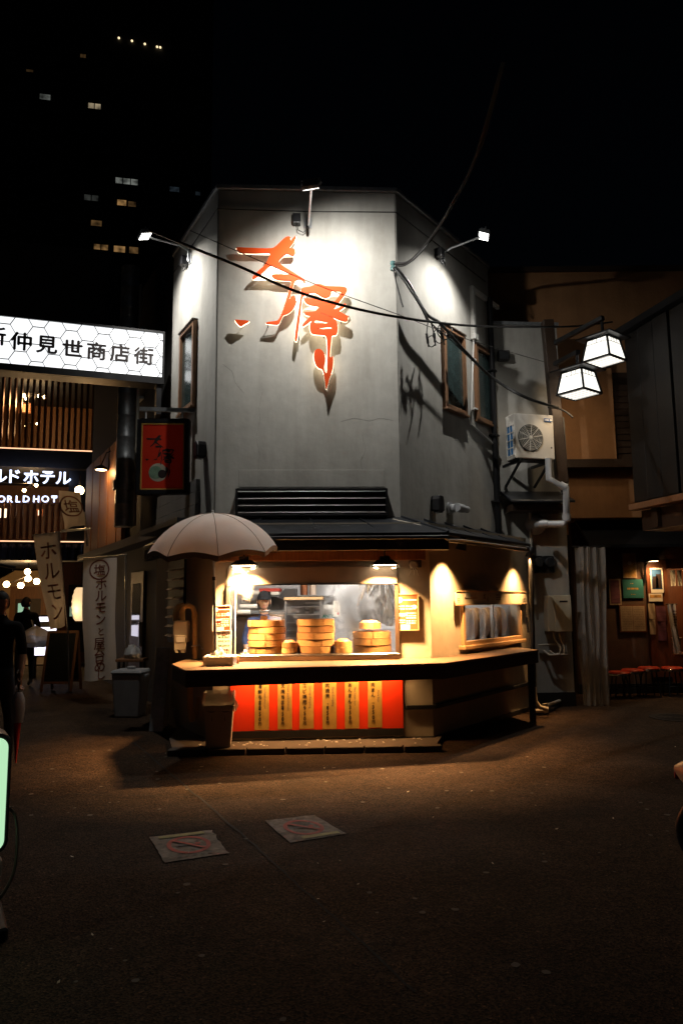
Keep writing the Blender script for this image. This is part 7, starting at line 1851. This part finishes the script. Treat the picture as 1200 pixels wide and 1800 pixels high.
# ---- parked scooter at the right edge (mostly out of the picture)
sf = Frame((0, 0), 122)            # u points to the rear of the scooter
tl_ = at(1184, 1330, 4.35); so = Vector((tl_.x, tl_.y, 0)) - sf.U*1.42; sf = Frame((so.x, so.y), 122)
t = thing('parked_scooter', 'tail of a parked dark scooter at the picture edge', 'scooter', so)
def wheel(u):
    wz0 = .215
    w_ = MB(sf).tube([(u+.17*math.cos(a), 0, wz0+.17*math.sin(a)) for a in [2*math.pi*i/28 for i in range(28)]], .045, 10, closed=True).build('wheel', M['black_plastic'], t, smooth=True)
    MB(sf).tube([(u+.118*math.cos(a), 0, wz0+.118*math.sin(a)) for a in [2*math.pi*i/28 for i in range(28)]], .014, 8, closed=True).build('rim', M['chrome'], w_, smooth=True)
    for k in range(5): MB(sf).bar((u, 0, wz0), (u+.115*math.cos(1.257*k), 0, wz0+.115*math.sin(1.257*k)), .012, 6).build('spoke', M['alu'], w_)
    MB(sf).bar((u, -.06, wz0), (u, .06, wz0), .03, 10).build('hub', M['alu'], w_)
wheel(0); wheel(1.22)
MB(sf).grid(lambda a, b: ((.225*math.cos(R(20+150*a))), -.07+.14*b, .215+.235*math.sin(R(20+150*a)) - .04*abs(b-.5)*2), 16, 6).build('front_fender', M['scooter_paint'], t, smooth=True, solid=.006)
def cowl(a, b):
    z = .42 + .60*a; hw = .12 + .10*math.sin(math.pi*(.15+.75*a)); x = .10 + .16*a; ang = R(-80+160*b)
    return (x + .10*(1-math.cos(ang)), hw*math.sin(ang), z)
MB(sf).grid(cowl, 14, 14).build('front_cowl', M['scooter_paint'], t, smooth=True, solid=.01)
MB(sf).lathe([(0, -.06), (.06, -.05), (.085, 0), (.07, .05), (0, .06)], (.26, 0, 1.06), 18, axis='v').build('headlight', M['glass_dark'], t, smooth=True)
MB(sf).tube([(.36, -.32, 1.10), (.32, -.12, 1.06), (.32, .12, 1.06), (.36, .32, 1.10)], .018, 8).build('handlebar', M['black_plastic'], t, smooth=True)
for s_ in (-1, 1):
    MB(sf).bar((.33, .22*s_, 1.08), (.30, .30*s_, 1.28), .007, 6).build('mirror_stem', M['chrome'], t); MB(sf).lathe([(0, -.01), (.055, -.006), (.055, .006), (0, .01)], (.30, .31*s_, 1.31), 16, axis='u').build('mirror', M['black_plastic'], t)
    MB(sf).tube([(.04, .06*s_, .215), (.09, .065*s_, .44)], .016, 8).build('fork', M['alu'], t)
MB(sf).box(.26, .66, -.14, .14, .27, .33).build('footboard', M['black_plastic'], t, bev=.02)
def tail(a, b):
    u = .62 + .80*a; hw = (.13 + .05*math.sin(math.pi*a))*(1-.9*a**5); ang = R(-100+200*b)
    k_ = (1-.88*a**4); return (u, hw*math.sin(ang), .40 + .14*a**3 + (.30*k_)*max(0, math.cos(ang*.86)))
MB(sf).grid(tail, 14, 16).build('rear_body', M['scooter_paint'], t, smooth=True, solid=.01)
MB(sf).box(.64, 1.28, -.12, .12, .70, .78).build('seat', M['black_cloth'], t, bev=.03, seg=2)
MB(sf).box(1.39, 1.415, -.03, .03, .50, .55).build('tail_light', M['red_cloth'], t, bev=.01)
MB(sf).tube([(.75, .10, .10), (.70, .22, .01)], .012, 6).build('kickstand', M['black_metal'], t)
